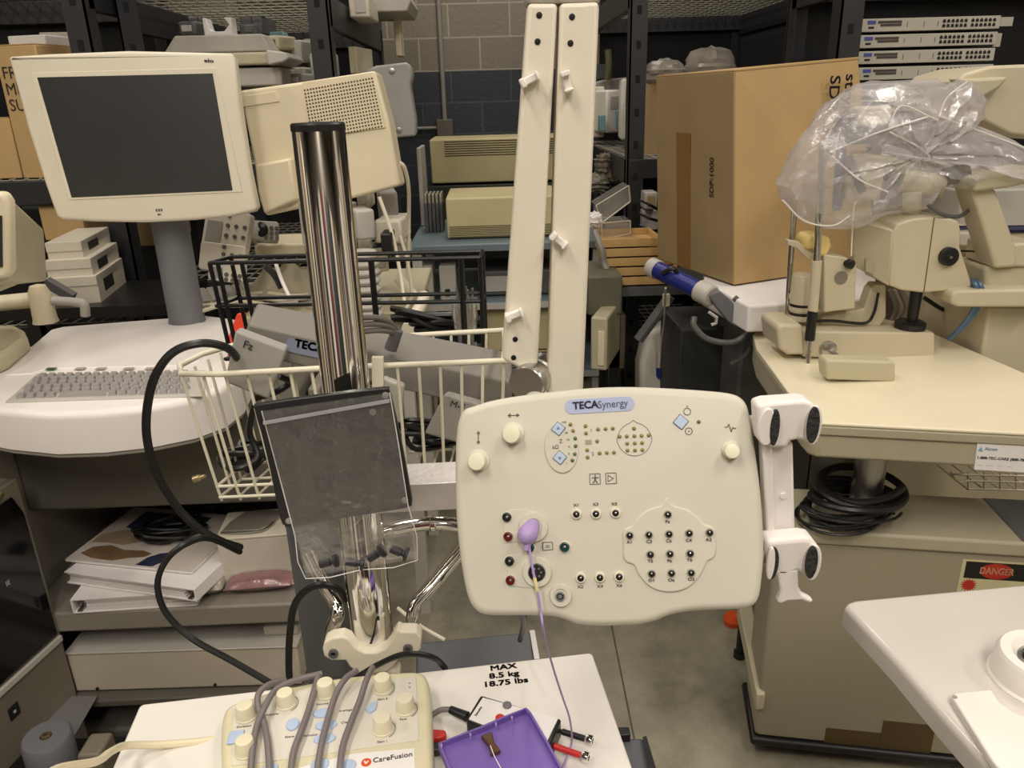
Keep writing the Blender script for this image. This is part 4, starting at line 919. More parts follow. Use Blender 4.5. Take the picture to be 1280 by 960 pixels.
# ================================================================ LASER CABINET under the table
zc = .67
L0 = PZ(965, 660, zc); R0 = PZ(1280, 679, zc); dl = (R0 - L0).normalized(); dn = Vector((-dl.y, dl.x, 0))
Wc = .80; Dc = (PZ(1190, 620, zc) - L0).dot(dn)
t = thing('laser_cabinet', 'tan floor cabinet with a DANGER laser label under the cream instrument table', 'cabinet', L0 + dl * Wc / 2 + dn * Dc / 2 - Vector((0, 0, zc)))
Fc = Matrix((dl, dn, Vector((0, 0, 1)))).transposed().to_4x4(); Fc.translation = (L0.x, L0.y, 0)
MB(Fc).prism(rrect(0, Wc, 0, Dc, .02), zc - .037, zc).build('top_cover', TAN, t, bevel=.007, seg=3)
MB(Fc).prism(rrect(.012, Wc - .012, .008, Dc - .01, .012), .06, zc - .040).build('body', mat('tan_cabinet', (156, 148, 126), .45, var=.05, scale=3), t, bevel=.003)
MB(Fc).box(.0, Wc, -.006, Dc, .035, .058).build('bumper', BLACK, t, bevel=.008)
MB(Fc).box(.18, .40, .0075, .009, .058, .105).build('tape_patch', mat('brown_tape_patch', (88, 72, 40), .5), t)
MB(Fc).box(.31, .43, .0068, .009, .058, .145).build('tape_patch', mat('brown_tape_patch', (88, 72, 40), .5), t)
g = MB(Fc)
for x in (.06, .74):
    for y in (.06, .4): g.lathe((x - .012, y, .022), (1, 0, 0), [(.022, 0), (.022, .024)], 14)
g.build('casters', RUBBER, t)
rp_ = [PZ(x, y, zc) for x, y in ((1228, 623), (1330, 628), (1330, 700), (1277, 676))]
MB().prism([(p.x, p.y) for p in rp_], zc - .001, zc + .001).build('top_recess', DGREY, t)
Fd = Face(Vector((L0.x, L0.y, zc - .048)) + dn * .008, dl, (0, 0, 1))
dg = [Fd.uv(*p) for p in ((1206, 699), (1281, 703), (1285, 770), (1196, 762))]
w0 = dg[0][0]; w1 = dg[1][0] + .012; v1 = dg[0][1]; v0 = dg[3][1]
MB(Fd.M).box(w0 - .004, w1, v0 - .02, v1, -.001, .0012).build('warning_label', mat('label_cream', (200, 192, 150), .5), t)
hgt = (Fd.uv(1240, 701)[1] - Fd.uv(1240, 722)[1])
MB(Fd.M).box(w0 + .004, w1 - .005, v1 - hgt * 1.0 - .004, v1 - .004, .0, .0016).build('black_band', BLACK, t)
cxo = (w0 + w1) / 2 + .002; cyo = v1 - .004 - hgt / 2
MB(Fd.M).prism(circ(cxo, cyo, .034, 32, hgt * .46), .0016, .0020).build('red_oval', mat('danger_red', (176, 44, 26), .5), t)
g = MB(Fd.M).text('DANGER', hgt * .56, Matrix.Translation((cxo, cyo, .0021)), bold=.01, sx=.72)
g.build('danger_lettering', mat('danger_cream', (232, 190, 150), .5), t)
u, v = w0 + .018, v1 - hgt - .022
star = []
for k in range(32): r_ = .018 if k % 2 == 0 else .011; star.append((u + r_ * math.cos(k * math.pi / 16), v + r_ * math.sin(k * math.pi / 16)))
MB(Fd.M).prism(star, .0012, .0018).build('laser_burst', mat('danger_red', (176, 44, 26), .5), t)
# cable coil
rnd = random.Random(4)
def coil(name, label, px, py, z, R0_, n, r, flat=.45, tall=.05, m=RUBBER):
    c = PZ(px, py, z) + Vector((0, 0, r)); pts = []
    for i in range(n * 14):
        a = 2 * math.pi * i / 14; rr = R0_ * (1 + .16 * math.sin(i * .37) + .08 * math.sin(i * .91))
        pts.append(c + Vector((rr * math.cos(a), rr * flat * 1.6 * math.sin(a) , tall * i / (n * 14) + .012 * (1 + math.sin(a * 1.0 + i * .1)))))
    o = MB().tube(pts, r, 8, smooth=2).build(name, m); return tag(o, label, 'cable coil')
coil('cable_coil', 'thick black cable coiled on the cabinet around the table column', 1064, 648, zc, .092, 5, .009, .55, .075)
coil('cable_coil', 'thinner black cord coil beneath the thick coil on the cabinet', 1060, 652, zc, .105, 3, .0035, .5, .03)
# wire basket at the far right + frame leg
t = thing('wire_basket', 'cream wire basket showing below the table apron at the right edge', 'basket', PY(1250, 610, 1.75))
g = MB()
for py, l in ((593, 1192), (601, 1206), (611, 1210)): g.cyl(PY(l, py, 1.7), PY(1330, py + 3, 1.7), .0028, seg=6)
for px in (1210, 1230, 1250, 1270, 1290): g.cyl(PY(px, 590, 1.7), PY(px, 612, 1.7), .002, seg=6); g.cyl(PY(px, 612, 1.7), PY(px, 612, 1.7) + Vector((0, .25, 0)), .002, seg=6)
g.tube([PY(1188, 590, 1.7), PY(1196, 601, 1.7), PY(1208, 602, 1.7)], .0028, 6)
g.build('wires', CREAM, t)
# beige frame leg and orange cap on the floor side
t = thing('machine_leg', 'beige slanting frame leg beside the tan cabinet on the floor', 'frame leg', PZ(930, 900, 0))
zl_ = .2
rq = [PZ(x, y, zl_) for x, y in ((922, 752), (940, 752), (957, 868), (946, 868))]
MB().prism([(p.x, p.y) for p in rq], zl_ - .05, zl_).build('rail', BEIGE, t, bevel=.004)
for p in (rq[0],): MB().lathe(Vector((p.x + .02, p.y, 0)), (0, 0, 1), [(.018, 0), (.018, .02), (.012, .02), (.012, zl_ - .05)], 12).build('foot', BLACK, t)
c = PZ(916, 770, .03); tag(MB().lathe((c.x, c.y, 0), (0, 0, 1), [(.026, 0), (.03, .02), (.022, .035)], 16).build('orange_cap', ORANGE), 'orange round cap on the floor just below the white panel right side', 'cap')
# ================================================================ LEFT WORKSTATION CART
zd = 1.05
t = thing('workstation_cart', 'white workstation cart with curved keyboard deck and grey lower shelves at the left', 'workstation cart', (-.9, 1.8, 0))
top_px = [(-90, 492), (-40, 505), (0, 512), (60, 517), (120, 515), (180, 509), (235, 499), (275, 486), (298, 470), (312, 445), (310, 415), (296, 398), (255, 393), (80, 407), (60, 412), (36, 432), (-10, 452), (-70, 470)]
tp = [PZ(x, y, zd) for x, y in top_px]; poly = [(p.x, p.y) for p in tp]
DECK = mat('deck_white', (234, 228, 224), .4, var=.02)
MB().dome(poly[::-1], zd - .088, zd, .016, 5).build('deck', DECK, t, ang=50)
cxd = sum(p[0] for p in poly) / len(poly); cyd = sum(p[1] for p in poly) / len(poly)
MB().prism([(cxd + (x - cxd) * .985, cyd + (y - cyd) * .985) for x, y in poly], zd - .100, zd - .088).build('deck_trim', GREY, t, bevel=.003)
# recessed work surface behind keys and raised edge
rs = [(5, 470), (80, 414), (258, 404), (280, 408), (250, 452), (225, 458), (60, 462), (40, 468)]
MB().prism([(p.x, p.y) for p in (PZ(x, y, zd) for x, y in rs)], zd - .001, zd + .003).build('work_surface', DECK, t, bevel=.002)
g = MB()
for px in (64, 100, 126, 161, 188):
    p = PZ(px, 461, zd + .003); g.box(p.x - .011, p.x + .011, p.y - .007, p.y + .007, zd + .003, zd + .0042)
g.build('indicator_windows', mat('indicator_grey', (170, 160, 146), .4), t)
p = PZ(64, 462, zd + .003); MB().box(p.x - .009, p.x + .009, p.y - .005, p.y + .005, zd + .0042, zd + .006).build('green_indicator', mat('indicator_green', (30, 90, 60), .3), t)
# keyboard in the deck
K = [PZ(x, y, zd + .002) for x, y in ((18, 500), (240, 493), (238, 466), (48, 470))]
kq = MB().prism([(p.x, p.y) for p in (K[0] + Vector((-.012, -.012, 0)), K[1] + Vector((.03, -.012, 0)), K[2] + Vector((.03, .012, 0)), K[3] + Vector((-.01, .012, 0)))], zd - .001, zd + .0035).build('keyboard_bed', LGREY, t, bevel=.002)
g = MB(); rows = 6; n = 17
for r in range(rows):
    for i in range(n):
        u0, u1 = (i + .08 + .25 * (r % 2)) / (n + .3), (i + .92 + .25 * (r % 2)) / (n + .3); v0, v1 = (r + .08) / rows, (r + .9) / rows
        if r == 0 and 3 < i < 9:
            if i != 4: continue
            u1 = (8.92) / (n + .3)
        def q(u, v): return (K[0] * (1 - u) + K[1] * u) * (1 - v) + (K[3] * (1 - u) + K[2] * u) * v
        a_, b_, c_, d_ = q(u0, v0), q(u1, v0), q(u1, v1), q(u0, v1)
        cen = (a_ + b_ + c_ + d_) / 4; z0_, z1_ = zd + .003, zd + .011
        lo = [Vector((p.x, p.y, z0_)) for p in (a_, b_, c_, d_)]; hi = [Vector((cen.x + (p.x - cen.x) * .72, cen.y + (p.y - cen.y) * .72 + .001, z1_)) for p in (a_, b_, c_, d_)]
        g.hexa(lo + hi)
g.build('keys', mat('key_grey', (150, 146, 144), .5), kq)
# body below the deck
DK = mat('cart_dark_grey', (96, 92, 84), .55)
MG = mat('cart_mid_grey', (136, 130, 120), .5)
x0 = PY(36, 620, 1.68).x; x1 = PY(372, 600, 1.68).x
MB().box(x0, x1, 1.66, 2.06, PY(200, 634, 1.66).z, zd - .1).build('deck_support', DK, t, bevel=.01)
zs = .50
YF = PZ(90, 766, zs).y
xl = PY(84, 770, YF).x; xr = PY(392, 750, YF).x
MB().box(xl - .1, xr, YF, YF + .5, zs - .055, zs).build('upper_shelf', MG, t, bevel=.006)
zl = PY(230, 868, YF - .01).z
MB().box(xl - .06, xr, YF - .02, YF + .5, zl - .02, zl).build('lower_shelf', DK, t, bevel=.004)
xs = PY(62, 700, YF + .02).x
MB().box(xl - .14, xl - .10, YF - .02, YF + .5, .12, zd - .1).build('side_wall', MG, t, bevel=.006)
MB().box(xl - .14, xr, YF + .49, YF + .52, .12, zd - .12).build('back_wall', mat('cart_back_grey', (86, 84, 78), .6), t)
g = MB()
for k in range(4): g.box(xl - .098 + k * .028, xl - .088 + k * .028, YF + .484, YF + .492, .56, .86)
g.build('back_vents', BLACK, t)
MB().box(xr - .03, xr, YF + .3, YF + .49, .12, zd - .12).build('rear_post', MG, t, bevel=.006)
g = MB()
for x in (xl - .05, xr - .06):
    for y in (YF + .06, YF + .42): g.lathe((x - .015, y, .05), (1, 0, 0), [(.05, 0), (.05, .03)], 16)
g.build('casters', RUBBER, t)
MB().box(xl - .14, xr, YF + .02, YF + .46, .09, .13).build('cart_base', DK, t, bevel=.01)
# monitor column
c = PZ(234, 401, zd + .003); ct = PY(220, 275, c.y)
MB().lathe((c.x, c.y, zd + .002), (0, 0, 1), [(.049, 0), (.047, .01), (.046, ct.z - zd - .06), (.045, ct.z - zd + .02)], 32).build('monitor_column', SLATE, t)
MB().lathe((c.x, c.y, ct.z - .052), (0, 0, 1), [(.0465, 0), (.0465, .09), (.03, .10)], 32).build('column_cap', SLATE, t)
# flat monitor
Ym = c.y - .09
F = Face(PY(168, 170, Ym), (1, .13, .004), (-.05, .13, 1))
F = Face(PY(168, 170, Ym), Vector((*(F.M.col[0].to_3d()),)), (-.02, .13, 1))
t = thing('flat_monitor', 'cream flat touch monitor with dark screen on the grey column, left', 'monitor', (c.x, c.y, ct.z))
out = [(10, 72), (14, 70), (60, 67), (160, 63), (250, 65), (288, 66), (293, 70), (300, 130), (312, 210), (322, 258), (318, 264), (290, 270), (240, 275), (180, 278), (120, 277), (78, 275), (70, 270), (56, 230), (34, 160), (18, 100)]
MB(F.M).dome([F.uv(*p) for p in out][::-1], -.045, 0, .009).build('bezel', CREAM, t, ang=50)
MB(F.M).prism([F.uv(*p) for p in ((40, 91), (270, 85), (303, 240), (86, 250))], 0, .0018).build('inner_frame', CREAM, t, bevel=.001)
MB(F.M).prism([F.uv(*p) for p in ((47, 97), (266, 92), (291, 238), (90, 247))], .001, .0026).build('screen', SCREEN, t)
g = MB(F.M); g.text('elo', .012, F.T(261, 76, .0005, -4), bold=.03, ext=.0005, sx=1.5)
g.build('logo_top', GINK, t)
g = MB(F.M); u, v = F.uv(199, 264)
for k in range(3): g.box(u - .008 + k * .006, u - .004 + k * .006, v - .001, v + .006, 0, .0006)
g.text('elo', .007, F.T(199, 268, .0), bold=.04, ext=.0005)
g.build('logo_bottom', GINK, t)
u, v = F.uv(215, 262); bc = F.M @ Vector((u, v + .05, -.05))
MB(F.M).box(-.09, .09, -.09, .07, -.085, -.04).build('rear_housing', LGREY, t, bevel=.012)
MB().cyl(bc, (c.x, c.y, bc.z), .022).build('tilt_hinge', SLATE, t)

# things on the shelves
def book(name, label, cat, pts, z0, h, m, par=None):
    pl_ = [PZ(x, y, z0) for x, y in pts]; o = MB().prism([(p.x, p.y) for p in pl_], z0, z0 + h).build(name, m, par, bevel=.002)
    return tag(o, label, cat) if par is None else o
def rect_on(pa, pb, z, dep):
    a_ = PZ(*pa, z); b_ = PZ(*pb, z); d_ = (b_ - a_).normalized(); n_ = Vector((-d_.y, d_.x, 0)); return a_, b_, d_, n_
def binder(label, pa, pb, z, dep, h, spine_left, grp=None, yaw=0):
    a_, b_, d_, n_ = rect_on(pa, pb, z, dep); w_ = (b_ - a_).length
    Fb = Matrix((d_, n_, Vector((0, 0, 1)))).transposed().to_4x4(); Fb.translation = a_
    Fb = Fb @ Matrix.Rotation(math.radians(yaw), 4, 'Y')
    q_ = thing('ring_binder', label, 'ring binder', a_, grp)
    MB(Fb).box(0, w_, 0, dep, 0, .003).build('bottom_cover', PAPER, q_); MB(Fb).box(0, w_, 0, dep, h - .003, h).build('top_cover', PAPER, q_)
    s0, s1 = (0, .003) if spine_left else (w_ - .003, w_)
    MB(Fb).box(s0, s1, 0, dep, .003, h - .003).build('spine', PAPER, q_)
    pa0, pa1 = (.03, w_ - .006) if spine_left else (.006, w_ - .03)
    m_ = MB(Fb)
    for k in range(4): m_.box(pa0, pa1 - .004 * (k % 2), .004 + .002 * (k % 3), dep - .004, .004 + (h - .008) * k / 4, .004 + (h - .008) * (k + .85) / 4)
    m_.build('pages', mat('page_stack', (214, 208, 206), .7), q_)
    xr_ = s0 + (.016 if spine_left else -.013)
    r_ = MB(Fb)
    for yy in (.01, dep * .5): r_.tube([(xr_ + .010 * math.cos(k * math.pi / 4), yy, h / 2 + h * .38 * math.sin(k * math.pi / 4)) for k in range(8)], .0018, 6, closed=True, smooth=2)
    r_.box(xr_ - .006, xr_ + .006, .0, dep * .9, .004, .008)
    r_.build('rings', STEEL, q_); return q_
binder('white ring binder at the bottom of the stack on the grey shelf', (92, 767), (247, 757), zs + .001, .24, .038, True)
binder('white ring binder lying tilted on top of the lower binder', (84, 729), (246, 752), zs + .041, .24, .032, False, yaw=0)
a_, b_, d_, n_ = rect_on((82, 702), (240, 718), zs + .076, .2)
Fm = Matrix((d_, n_, Vector((0, 0, 1)))).transposed().to_4x4(); Fm.translation = a_; w_ = (b_ - a_).length
t = thing('magazine', 'glossy magazine with dog photo on its cover, on top of the white binders', 'magazine', a_)
MB(Fm).box(0, w_, 0, .26, 0, .006).build('pages', PAPER, t, bevel=.001)
MB(Fm).box(0, w_, 0, .26, .0061, .0068).build('cover', mat('cover_white', (206, 196, 186), .25), t)
def patch(pts, m, z=.007, nm='cover_print'): MB(Fm).prism(pts, z, z + .0004).build(nm, m, t)
BRN = mat('print_brown', (130, 102, 76), .3, var=.35, scale=25); DBL = mat('print_darkblue', (50, 54, 78), .3, var=.3, scale=30); BEI = mat('print_beige', (168, 146, 120), .3, var=.25, scale=20)
patch([(.02, .03), (.06, .015), (.12, .012), (.155, .03), (.19, .04), (.2, .055), (.17, .065), (.12, .06), (.07, .075), (.03, .06)], BRN)
patch([(.01, .08), (.05, .085), (.10, .08), (.14, .10), (.12, .14), (.06, .15), (.01, .12)], BEI)
patch([(.19, .005), (.235, .005), (.25, .03), (.25, .07), (.22, .06), (.2, .04)], DBL)
patch([(.05, .16), (.14, .13), (.24, .12), (.25, .24), (.05, .24)], DBL)
# black cable pile and pouches
def pile(name, label, px, py, z, rx, ry, n, r, m=RUBBER, seed=1, hgt=.04, cat='cable pile'):
    rnd = random.Random(seed); c = PZ(px, py, z); pts = []
    for i in range(n):
        a = i * 1.9 + rnd.uniform(-.5, .5); k = rnd.uniform(.5, 1); pts.append(c + Vector((rx * k * math.cos(a), ry * k * math.sin(a), rnd.uniform(r, hgt))))
    o = MB().tube(pts, r, 7, smooth=6).build(name, m); return tag(o, label, cat)
pile('cable_pile', 'tangle of black cables heaped on the glossy magazine', 215, 668, zs + .087, .10, .07, 26, .005, seed=4)
pile('cable_pile', 'thicker black cable ends behind the magazine, below the deck', 255, 650, zs + .01, .09, .06, 14, .006, seed=9, hgt=.12)
t = thing('wipe_pouch', 'clear pouch with dusky pink label lying on the grey shelf right of the binders', 'pouch', PZ(325, 745, zs))
a_, b_, d_, n_ = rect_on((283, 748), (368, 741), zs, .1)
Fp = Matrix((d_, n_, Vector((0, 0, 1)))).transposed().to_4x4(); Fp.translation = a_; w_ = (b_ - a_).length
def pillow(Fq, w_, dd, h, seed, nu=20, nv=14):
    rnd = random.Random(seed); ph = [rnd.uniform(0, 6) for _ in range(4)]; m_ = MB(Fq)
    def f(sg): return lambda u, v: (w_ * u, dd * v, h / 2 + sg * (h / 2 * (math.sin(math.pi * min(max(u, .0), 1)) ** .35 * math.sin(math.pi * v) ** .35) + .0015 * math.sin(u * 25 + ph[0]) * math.sin(v * 17 + ph[1]) * math.sin(math.pi * u) * math.sin(math.pi * v)))
    m_.grid(f(1), nu, nv); m_.grid(f(-1), nu, nv); return m_
pillow(Fp, w_, .12, .045, 2).build('contents', PINK, t)
F2 = Fp @ Matrix.Translation((-.004, -.003, -.001)); pillow(F2, w_ + .008, .126, .05, 5).build('film', ZIP, t)
t = thing('wipe_pouch', 'clear pouch with pale contents between binders and pink pouch', 'pouch', PZ(262, 752, zs))
Fq = Fp @ Matrix.Translation((-.085, .0, 0)); pillow(Fq, .078, .13, .05, 7).build('contents', mat('pale_contents', (176, 164, 150), .5, var=.2, scale=30), t)
Fq = Fq @ Matrix.Translation((-.002, -.002, -.001)); pillow(Fq, .082, .136, .054, 9).build('film', ZIP, t)
t = thing('document_tray', 'cream plastic tray with a steel clip lying behind the pink pouch', 'tray', PZ(320, 712, zs + .05))
a_, b_, d_, n_ = rect_on((276, 716), (372, 708), zs + .048, .1)
Fp = Matrix((d_, n_, Vector((0, 0, 1)))).transposed().to_4x4(); Fp.translation = a_; w_ = (b_ - a_).length
HT = PY(300, 673, a_.y).z - a_.z
MB(Fp).box(0, w_ + .02, .0, .13, HT - .006, HT).build('tray_board', CREAM, t, bevel=.002)
MB(Fp).prism([(.01, .025), (.10, .02), (.13, .05), (.15, .11), (.05, .12), (.02, .07)], HT, HT + .006).build('clip_plate', mat('clip_grey', (150, 142, 132), .3, .3), t, bevel=.002)
MB(Fp).tube([(.01, .022, HT + .004), (.06, .012, HT + .006), (.11, .016, HT + .006), (.13, .05, HT + .006)], .003, 8).build('clip_wire', STEEL, t)
MB(Fp).box(0.002, w_ + .018, .002, .12, -.046, HT - .006).build('support_box', mat('pale_carton', (206, 198, 184), .6), t, bevel=.003)
# beige computer on lower shelf
zb = zl + .001
a_, b_, d_, n_ = rect_on((98, 866), (378, 857), zb, .3)
Fp = Matrix((d_, n_, Vector((0, 0, 1)))).transposed().to_4x4(); Fp.translation = a_; w_ = (b_ - a_).length
hB = PY(90, 817, a_.y).z - zb
t = thing('desktop_computer', 'long grey-beige desktop computer on the lower shelf of the white cart', 'computer', a_ + d_ * w_ / 2)
MB(Fp).box(-.006, w_, 0, .36, .003, hB).build('housing', mat('drab_putty', (190, 181, 164), .5), t, bevel=.005)
MB(Fp).box(-.008, w_ + .002, -.003, .362, hB - .002, hB + .003).build('top_cover', LGREY, t, bevel=.002)
for x in (.05, .34): MB(Fp).lathe((x, 0, .012), (0, -1, 0), [(.004, 0), (.004, .003), (.002, .004)], 10).build('screw', BLACK, t)
MB(Fp).box(w_ - .09, w_ - .005, .04, .2, hB + .003, hB + .03).build('rear_riser', LGREY, t, bevel=.004)
# PC tower
zA = .44
A_ = PZ(72, 796, zA); B_ = PZ(-60, 915, zA); dA = (A_ - B_).normalized(); Ln = (A_ - B_).length
Ft = Face(B_, dA, (0, 0, 1)); nb = -Ft.n
t = thing('computer_tower', 'dark computer tower with black door and grey bezel at the lower left edge', 'computer tower', Vector((B_.x, B_.y, 0)) + dA * Ln / 2)
ztop = PY(20, 600, A_.y).z - zA; zbo = -(zA - .10)
MB(Ft.M).box(-.1, Ln + .015, zbo, ztop, -.10, -.012).build('case', mat('tower_grey', (104, 98, 88), .5), t, bevel=.01)
MB(Ft.M).box(-.1, Ln + .012, zbo, ztop, -.012, 0).build('front_bezel', mat('tower_bezel', (122, 114, 102), .5), t, bevel=.006)
MB(Ft.M).prism([(0 - .08, .01), (Ln - .002, .01), (Ln - .002, ztop - .08), (Ln - .02, ztop - .03), (-.08, ztop - .06)], 0, .006).build('black_door', mat('gloss_black', (12, 12, 13), .12), t, bevel=.004)
MB(Ft.M).box(-.09, Ln + .004, -.012, .004, 0, .010).build('door_lip', LGREY, t, bevel=.002)
u, v = Ft.uv(17, 889); MB(Ft.M).box(u - .014, u + .014, v - .016, v + .016, 0, .003).build('power_switch', BLACK, t, bevel=.002)
u, v = Ft.uv(17, 889); MB(Ft.M).box(u - .003, u + .003, v - .003, v + .003, .003, .0042).build('switch_mark', LGREY, t)
MB(Ft.M).text('IE', .016, Ft.T(10, 729, .0065, 0)).build('door_mark', LGREY, t)
gb = [(0 - .1, zbo), (Ln, zbo), (Ln, zbo - .0), (0 - .1, zbo - .06)]
MB(Ft.M).box(-.1, Ln + .01, -zA + .0, zbo + .002, -.10, -.02).build('plinth', BLACK, t)
c_ = PZ(8, 640, .86); tag(MB().prism([(c_.x - .12, c_.y - .06), (c_.x - .03, c_.y), (c_.x - .05, c_.y + .08), (c_.x - .16, c_.y + .03)], zA + ztop + .001, zA + ztop + .012).build('green_folder', mat('dull_green', (92, 100, 48), .5), bevel=.002), 'green folder edge lying on the dark computer tower at the left edge', 'folder')
# grey roll and channel
c = PZ(56, 918, .36)
t = thing('tape_roll', 'grey round roll with a central hub at the bottom left', 'roll', (c.x, c.y, .30))
MB().lathe((c.x, c.y, .262), (.05, -.05, 1), [(.046, 0), (.049, .006), (.049, .092), (.045, .098), (.012, .099), (.011, .094), (0, .094)], 36).build('roll', SLATE, t)
MB().lathe((c.x + .004, c.y - .004, .357), (.05, -.05, 1), [(.011, 0), (.009, .005), (.004, .006), (.004, .001), (0, .001)], 20).build('hub', mat('hub_brown', (88, 70, 48), .6), t)
c2 = PZ(88, 886, .30)
tag(MB().hexa([PZ(54, 896, .258), PZ(90, 925, .258), PZ(122, 870, .258), PZ(70, 870, .258), PZ(54, 896, .27), PZ(90, 925, .27), PZ(122, 870, .27), PZ(70, 870, .27)]).build('metal_channel', mat('channel_grey', (118, 116, 116), .5), bevel=.002), 'flat grey metal channel behind the grey roll', 'channel')
zfloor = .255
tag(MB().prism([(c.x - .15, c.y - .12), (c.x + .25, c.y - .10), (c.x + .25, c.y + .10), (c.x - .15, c.y + .10)], 0, zfloor).build('equipment_crate', BLACK, bevel=.01), 'black equipment crate carrying the grey roll, bottom left', 'crate')
unit('stored_device', 'dim olive device below the cream cable, bottom left', 'device', 100, 944, 130, 985, .98, .05, mat('dim_olive_box', (98, 92, 76), .5), z0=None, feet=False)

# ---- left edge: beige boxy monitor on an arm
F = Face(PY(20, 300, 1.75), (1, .05, 0), (0, 0, 1))
t = thing('crt_display', 'beige boxy display cut off by the left photo edge', 'display', PY(10, 365, 1.85))
x0, x1, za, zb = bxf(-60, 240, 60, 365, 1.8)
MB().hexa([PY(-70, 366, 1.6), PY(12, 350, 1.6), PY(60, 352, 1.95), PY(-30, 352, 1.95), PY(-70, 232, 1.6), PY(8, 239, 1.6), PY(55, 284, 1.95), PY(-30, 284, 1.95)]).build('housing', BEIGE, t, bevel=.012, seg=3)
MB().slab([(PY(px, py, 1.58).x, PY(px, py, 1.58).z) for px, py in ((-80, 240), (4, 240), (12, 252), (14, 340), (8, 348), (-80, 352))], 1.575, 1.605).build('bezel', IVORY, t, bevel=.008, seg=3)
MB().slab([(PY(px, py, 1.57).x, PY(px, py, 1.57).z) for px, py in ((-80, 262), (1, 270), (2, 334), (-80, 336))], 1.572, 1.58).build('screen', SCREEN, t)
MB().slab(fxz(((-40, 352), (10, 352), (8, 362), (-40, 362)), 1.75), 1.7, 1.85).build('underside_swivel', BEIGE, t, bevel=.006)
t = thing('support_arm', 'cream tubular support arm with upright socket at the left edge, on the deck corner', 'arm', PZ(58, 403, zd))
Ya = PZ(58, 403, zd).y
MB().cyl(PY(-60, 385, Ya), PY(50, 374, Ya), .022).build('horizontal_tube', IVORY, t)
MB().lathe((PY(57, 400, Ya).x, Ya, zd + .001), (0, 0, 1), [(.034, 0), (.031, .01), (.028, .085), (.02, .105), (0, .11)], 24).build('socket', IVORY, t)
MB().tube([PY(66, 376, Ya), PY(95, 378, Ya), PY(105, 381, Ya), PY(107, 395, Ya)], .013, 12, smooth=5).build('handle_bar', LGREY, t)
MB().tube([PY(58, 352, Ya + .12), PY(92, 372, Ya + .12)], .018, 4, smooth=1).build('diagonal_brace', DGREY, t)
c = PZ(10, 432, zd + .02)
t = thing('parts_tray', 'olive-beige moulded tray resting at the left edge of the white deck', 'tray', c)
po = [PZ(x, y, zd + .04) for x, y in ((-40, 408), (18, 406), (30, 412), (34, 420), (6, 442), (-40, 462))]
MB().prism([(p.x, p.y) for p in po], zd + .001, zd + .04).build('tray', BEIGE, t, bevel=.008, seg=3)
ce = sum((p for p in po), Vector()) / 6
MB().prism([(ce.x + (p.x - ce.x) * .72, ce.y + (p.y - ce.y) * .72) for p in po], zd + .0395, zd + .041).build('recess', TAN, t)
# ================================================================ FOREGROUND POLE CART
ZS = .93
c0 = PZ(740, 815, ZS); c1 = PZ(175, 880, ZS); dx = (c0 - c1).normalized(); dyv = Vector((dx.y, -dx.x, 0))   # towards the camera
POLE = Vector((-.1745, .85, 0)); PR = .0275
t = thing('pole_cart', 'chrome pole cart with white shelf plate marked MAX 8.5 kg in the foreground', 'cart', (POLE.x, POLE.y, 0))
Wd = (c0 - c1).length
Fs = Matrix((dx, -dyv, Vector((0, 0, 1)))).transposed().to_4x4(); Fs.translation = c1 + dyv * 0
MB(Fs).prism(rrect(0, Wd, -.34, 0, .006), -.028, 0).build('shelf_plate', mat('shelf_white', (226, 221, 214), .35, var=.02), t, bevel=.003, seg=3)
ang = math.degrees(math.atan2(dx.y, dx.x))
g = MB()
for s_, px, py in (('MAX', 629, 834), ('8.5 kg', 630, 843.5), ('18.75 lbs', 632, 853)):
    p = PZ(px, py, ZS + .0003); g.text(s_, .0125, Matrix.Translation(p) @ Matrix.Rotation(math.radians(ang), 4, 'Z'), bold=.025, sx=1.25)
g.build('shelf_lettering', INK, t)
MB().lathe((POLE.x, POLE.y, .1), (0, 0, 1), [(PR, 0), (PR, PY(402, 160, POLE.y).z - .1), (PR - .002, PY(402, 158, POLE.y).z - .1 + .002)], 48).build('pole', CHROME, t)
zt = PY(402, 158, POLE.y).z
MB().lathe((POLE.x, POLE.y, zt - .004), (0, 0, 1), [(PR + .0006, 0), (PR + .0006, .006), (PR - .001, .008), (0, .009)], 48).build('pole_cap', BLACK, t)
zb0 = PY(462, 500, POLE.y - PR).z
MB().box(PY(372, 200, POLE.y).x - .004, PY(372, 200, POLE.y).x - .0005, POLE.y - .004, POLE.y + .01, PY(372, 305, POLE.y).z, PY(372, 253, POLE.y).z).build('pole_strip', GREY, t)
# base
MB().lathe((POLE.x, POLE.y, .06), (0, 0, 1), [(.05, 0), (.05, .03), (.03, .05)], 24).build('hub', BEIGE, t)
for k in range(5):
    a = k * 2 * math.pi / 5 + .3; d = Vector((math.cos(a), math.sin(a), 0)); e = Vector((POLE.x, POLE.y, .08)) + d * .26
    MB().cyl(Vector((POLE.x, POLE.y, .08)), e, .022, .015).build('leg', BEIGE, t)
    MB().lathe(Vector((e.x - .012, e.y, .035)), (1, 0, 0), [(.034, 0), (.034, .024)], 16).build('caster', RUBBER, t)
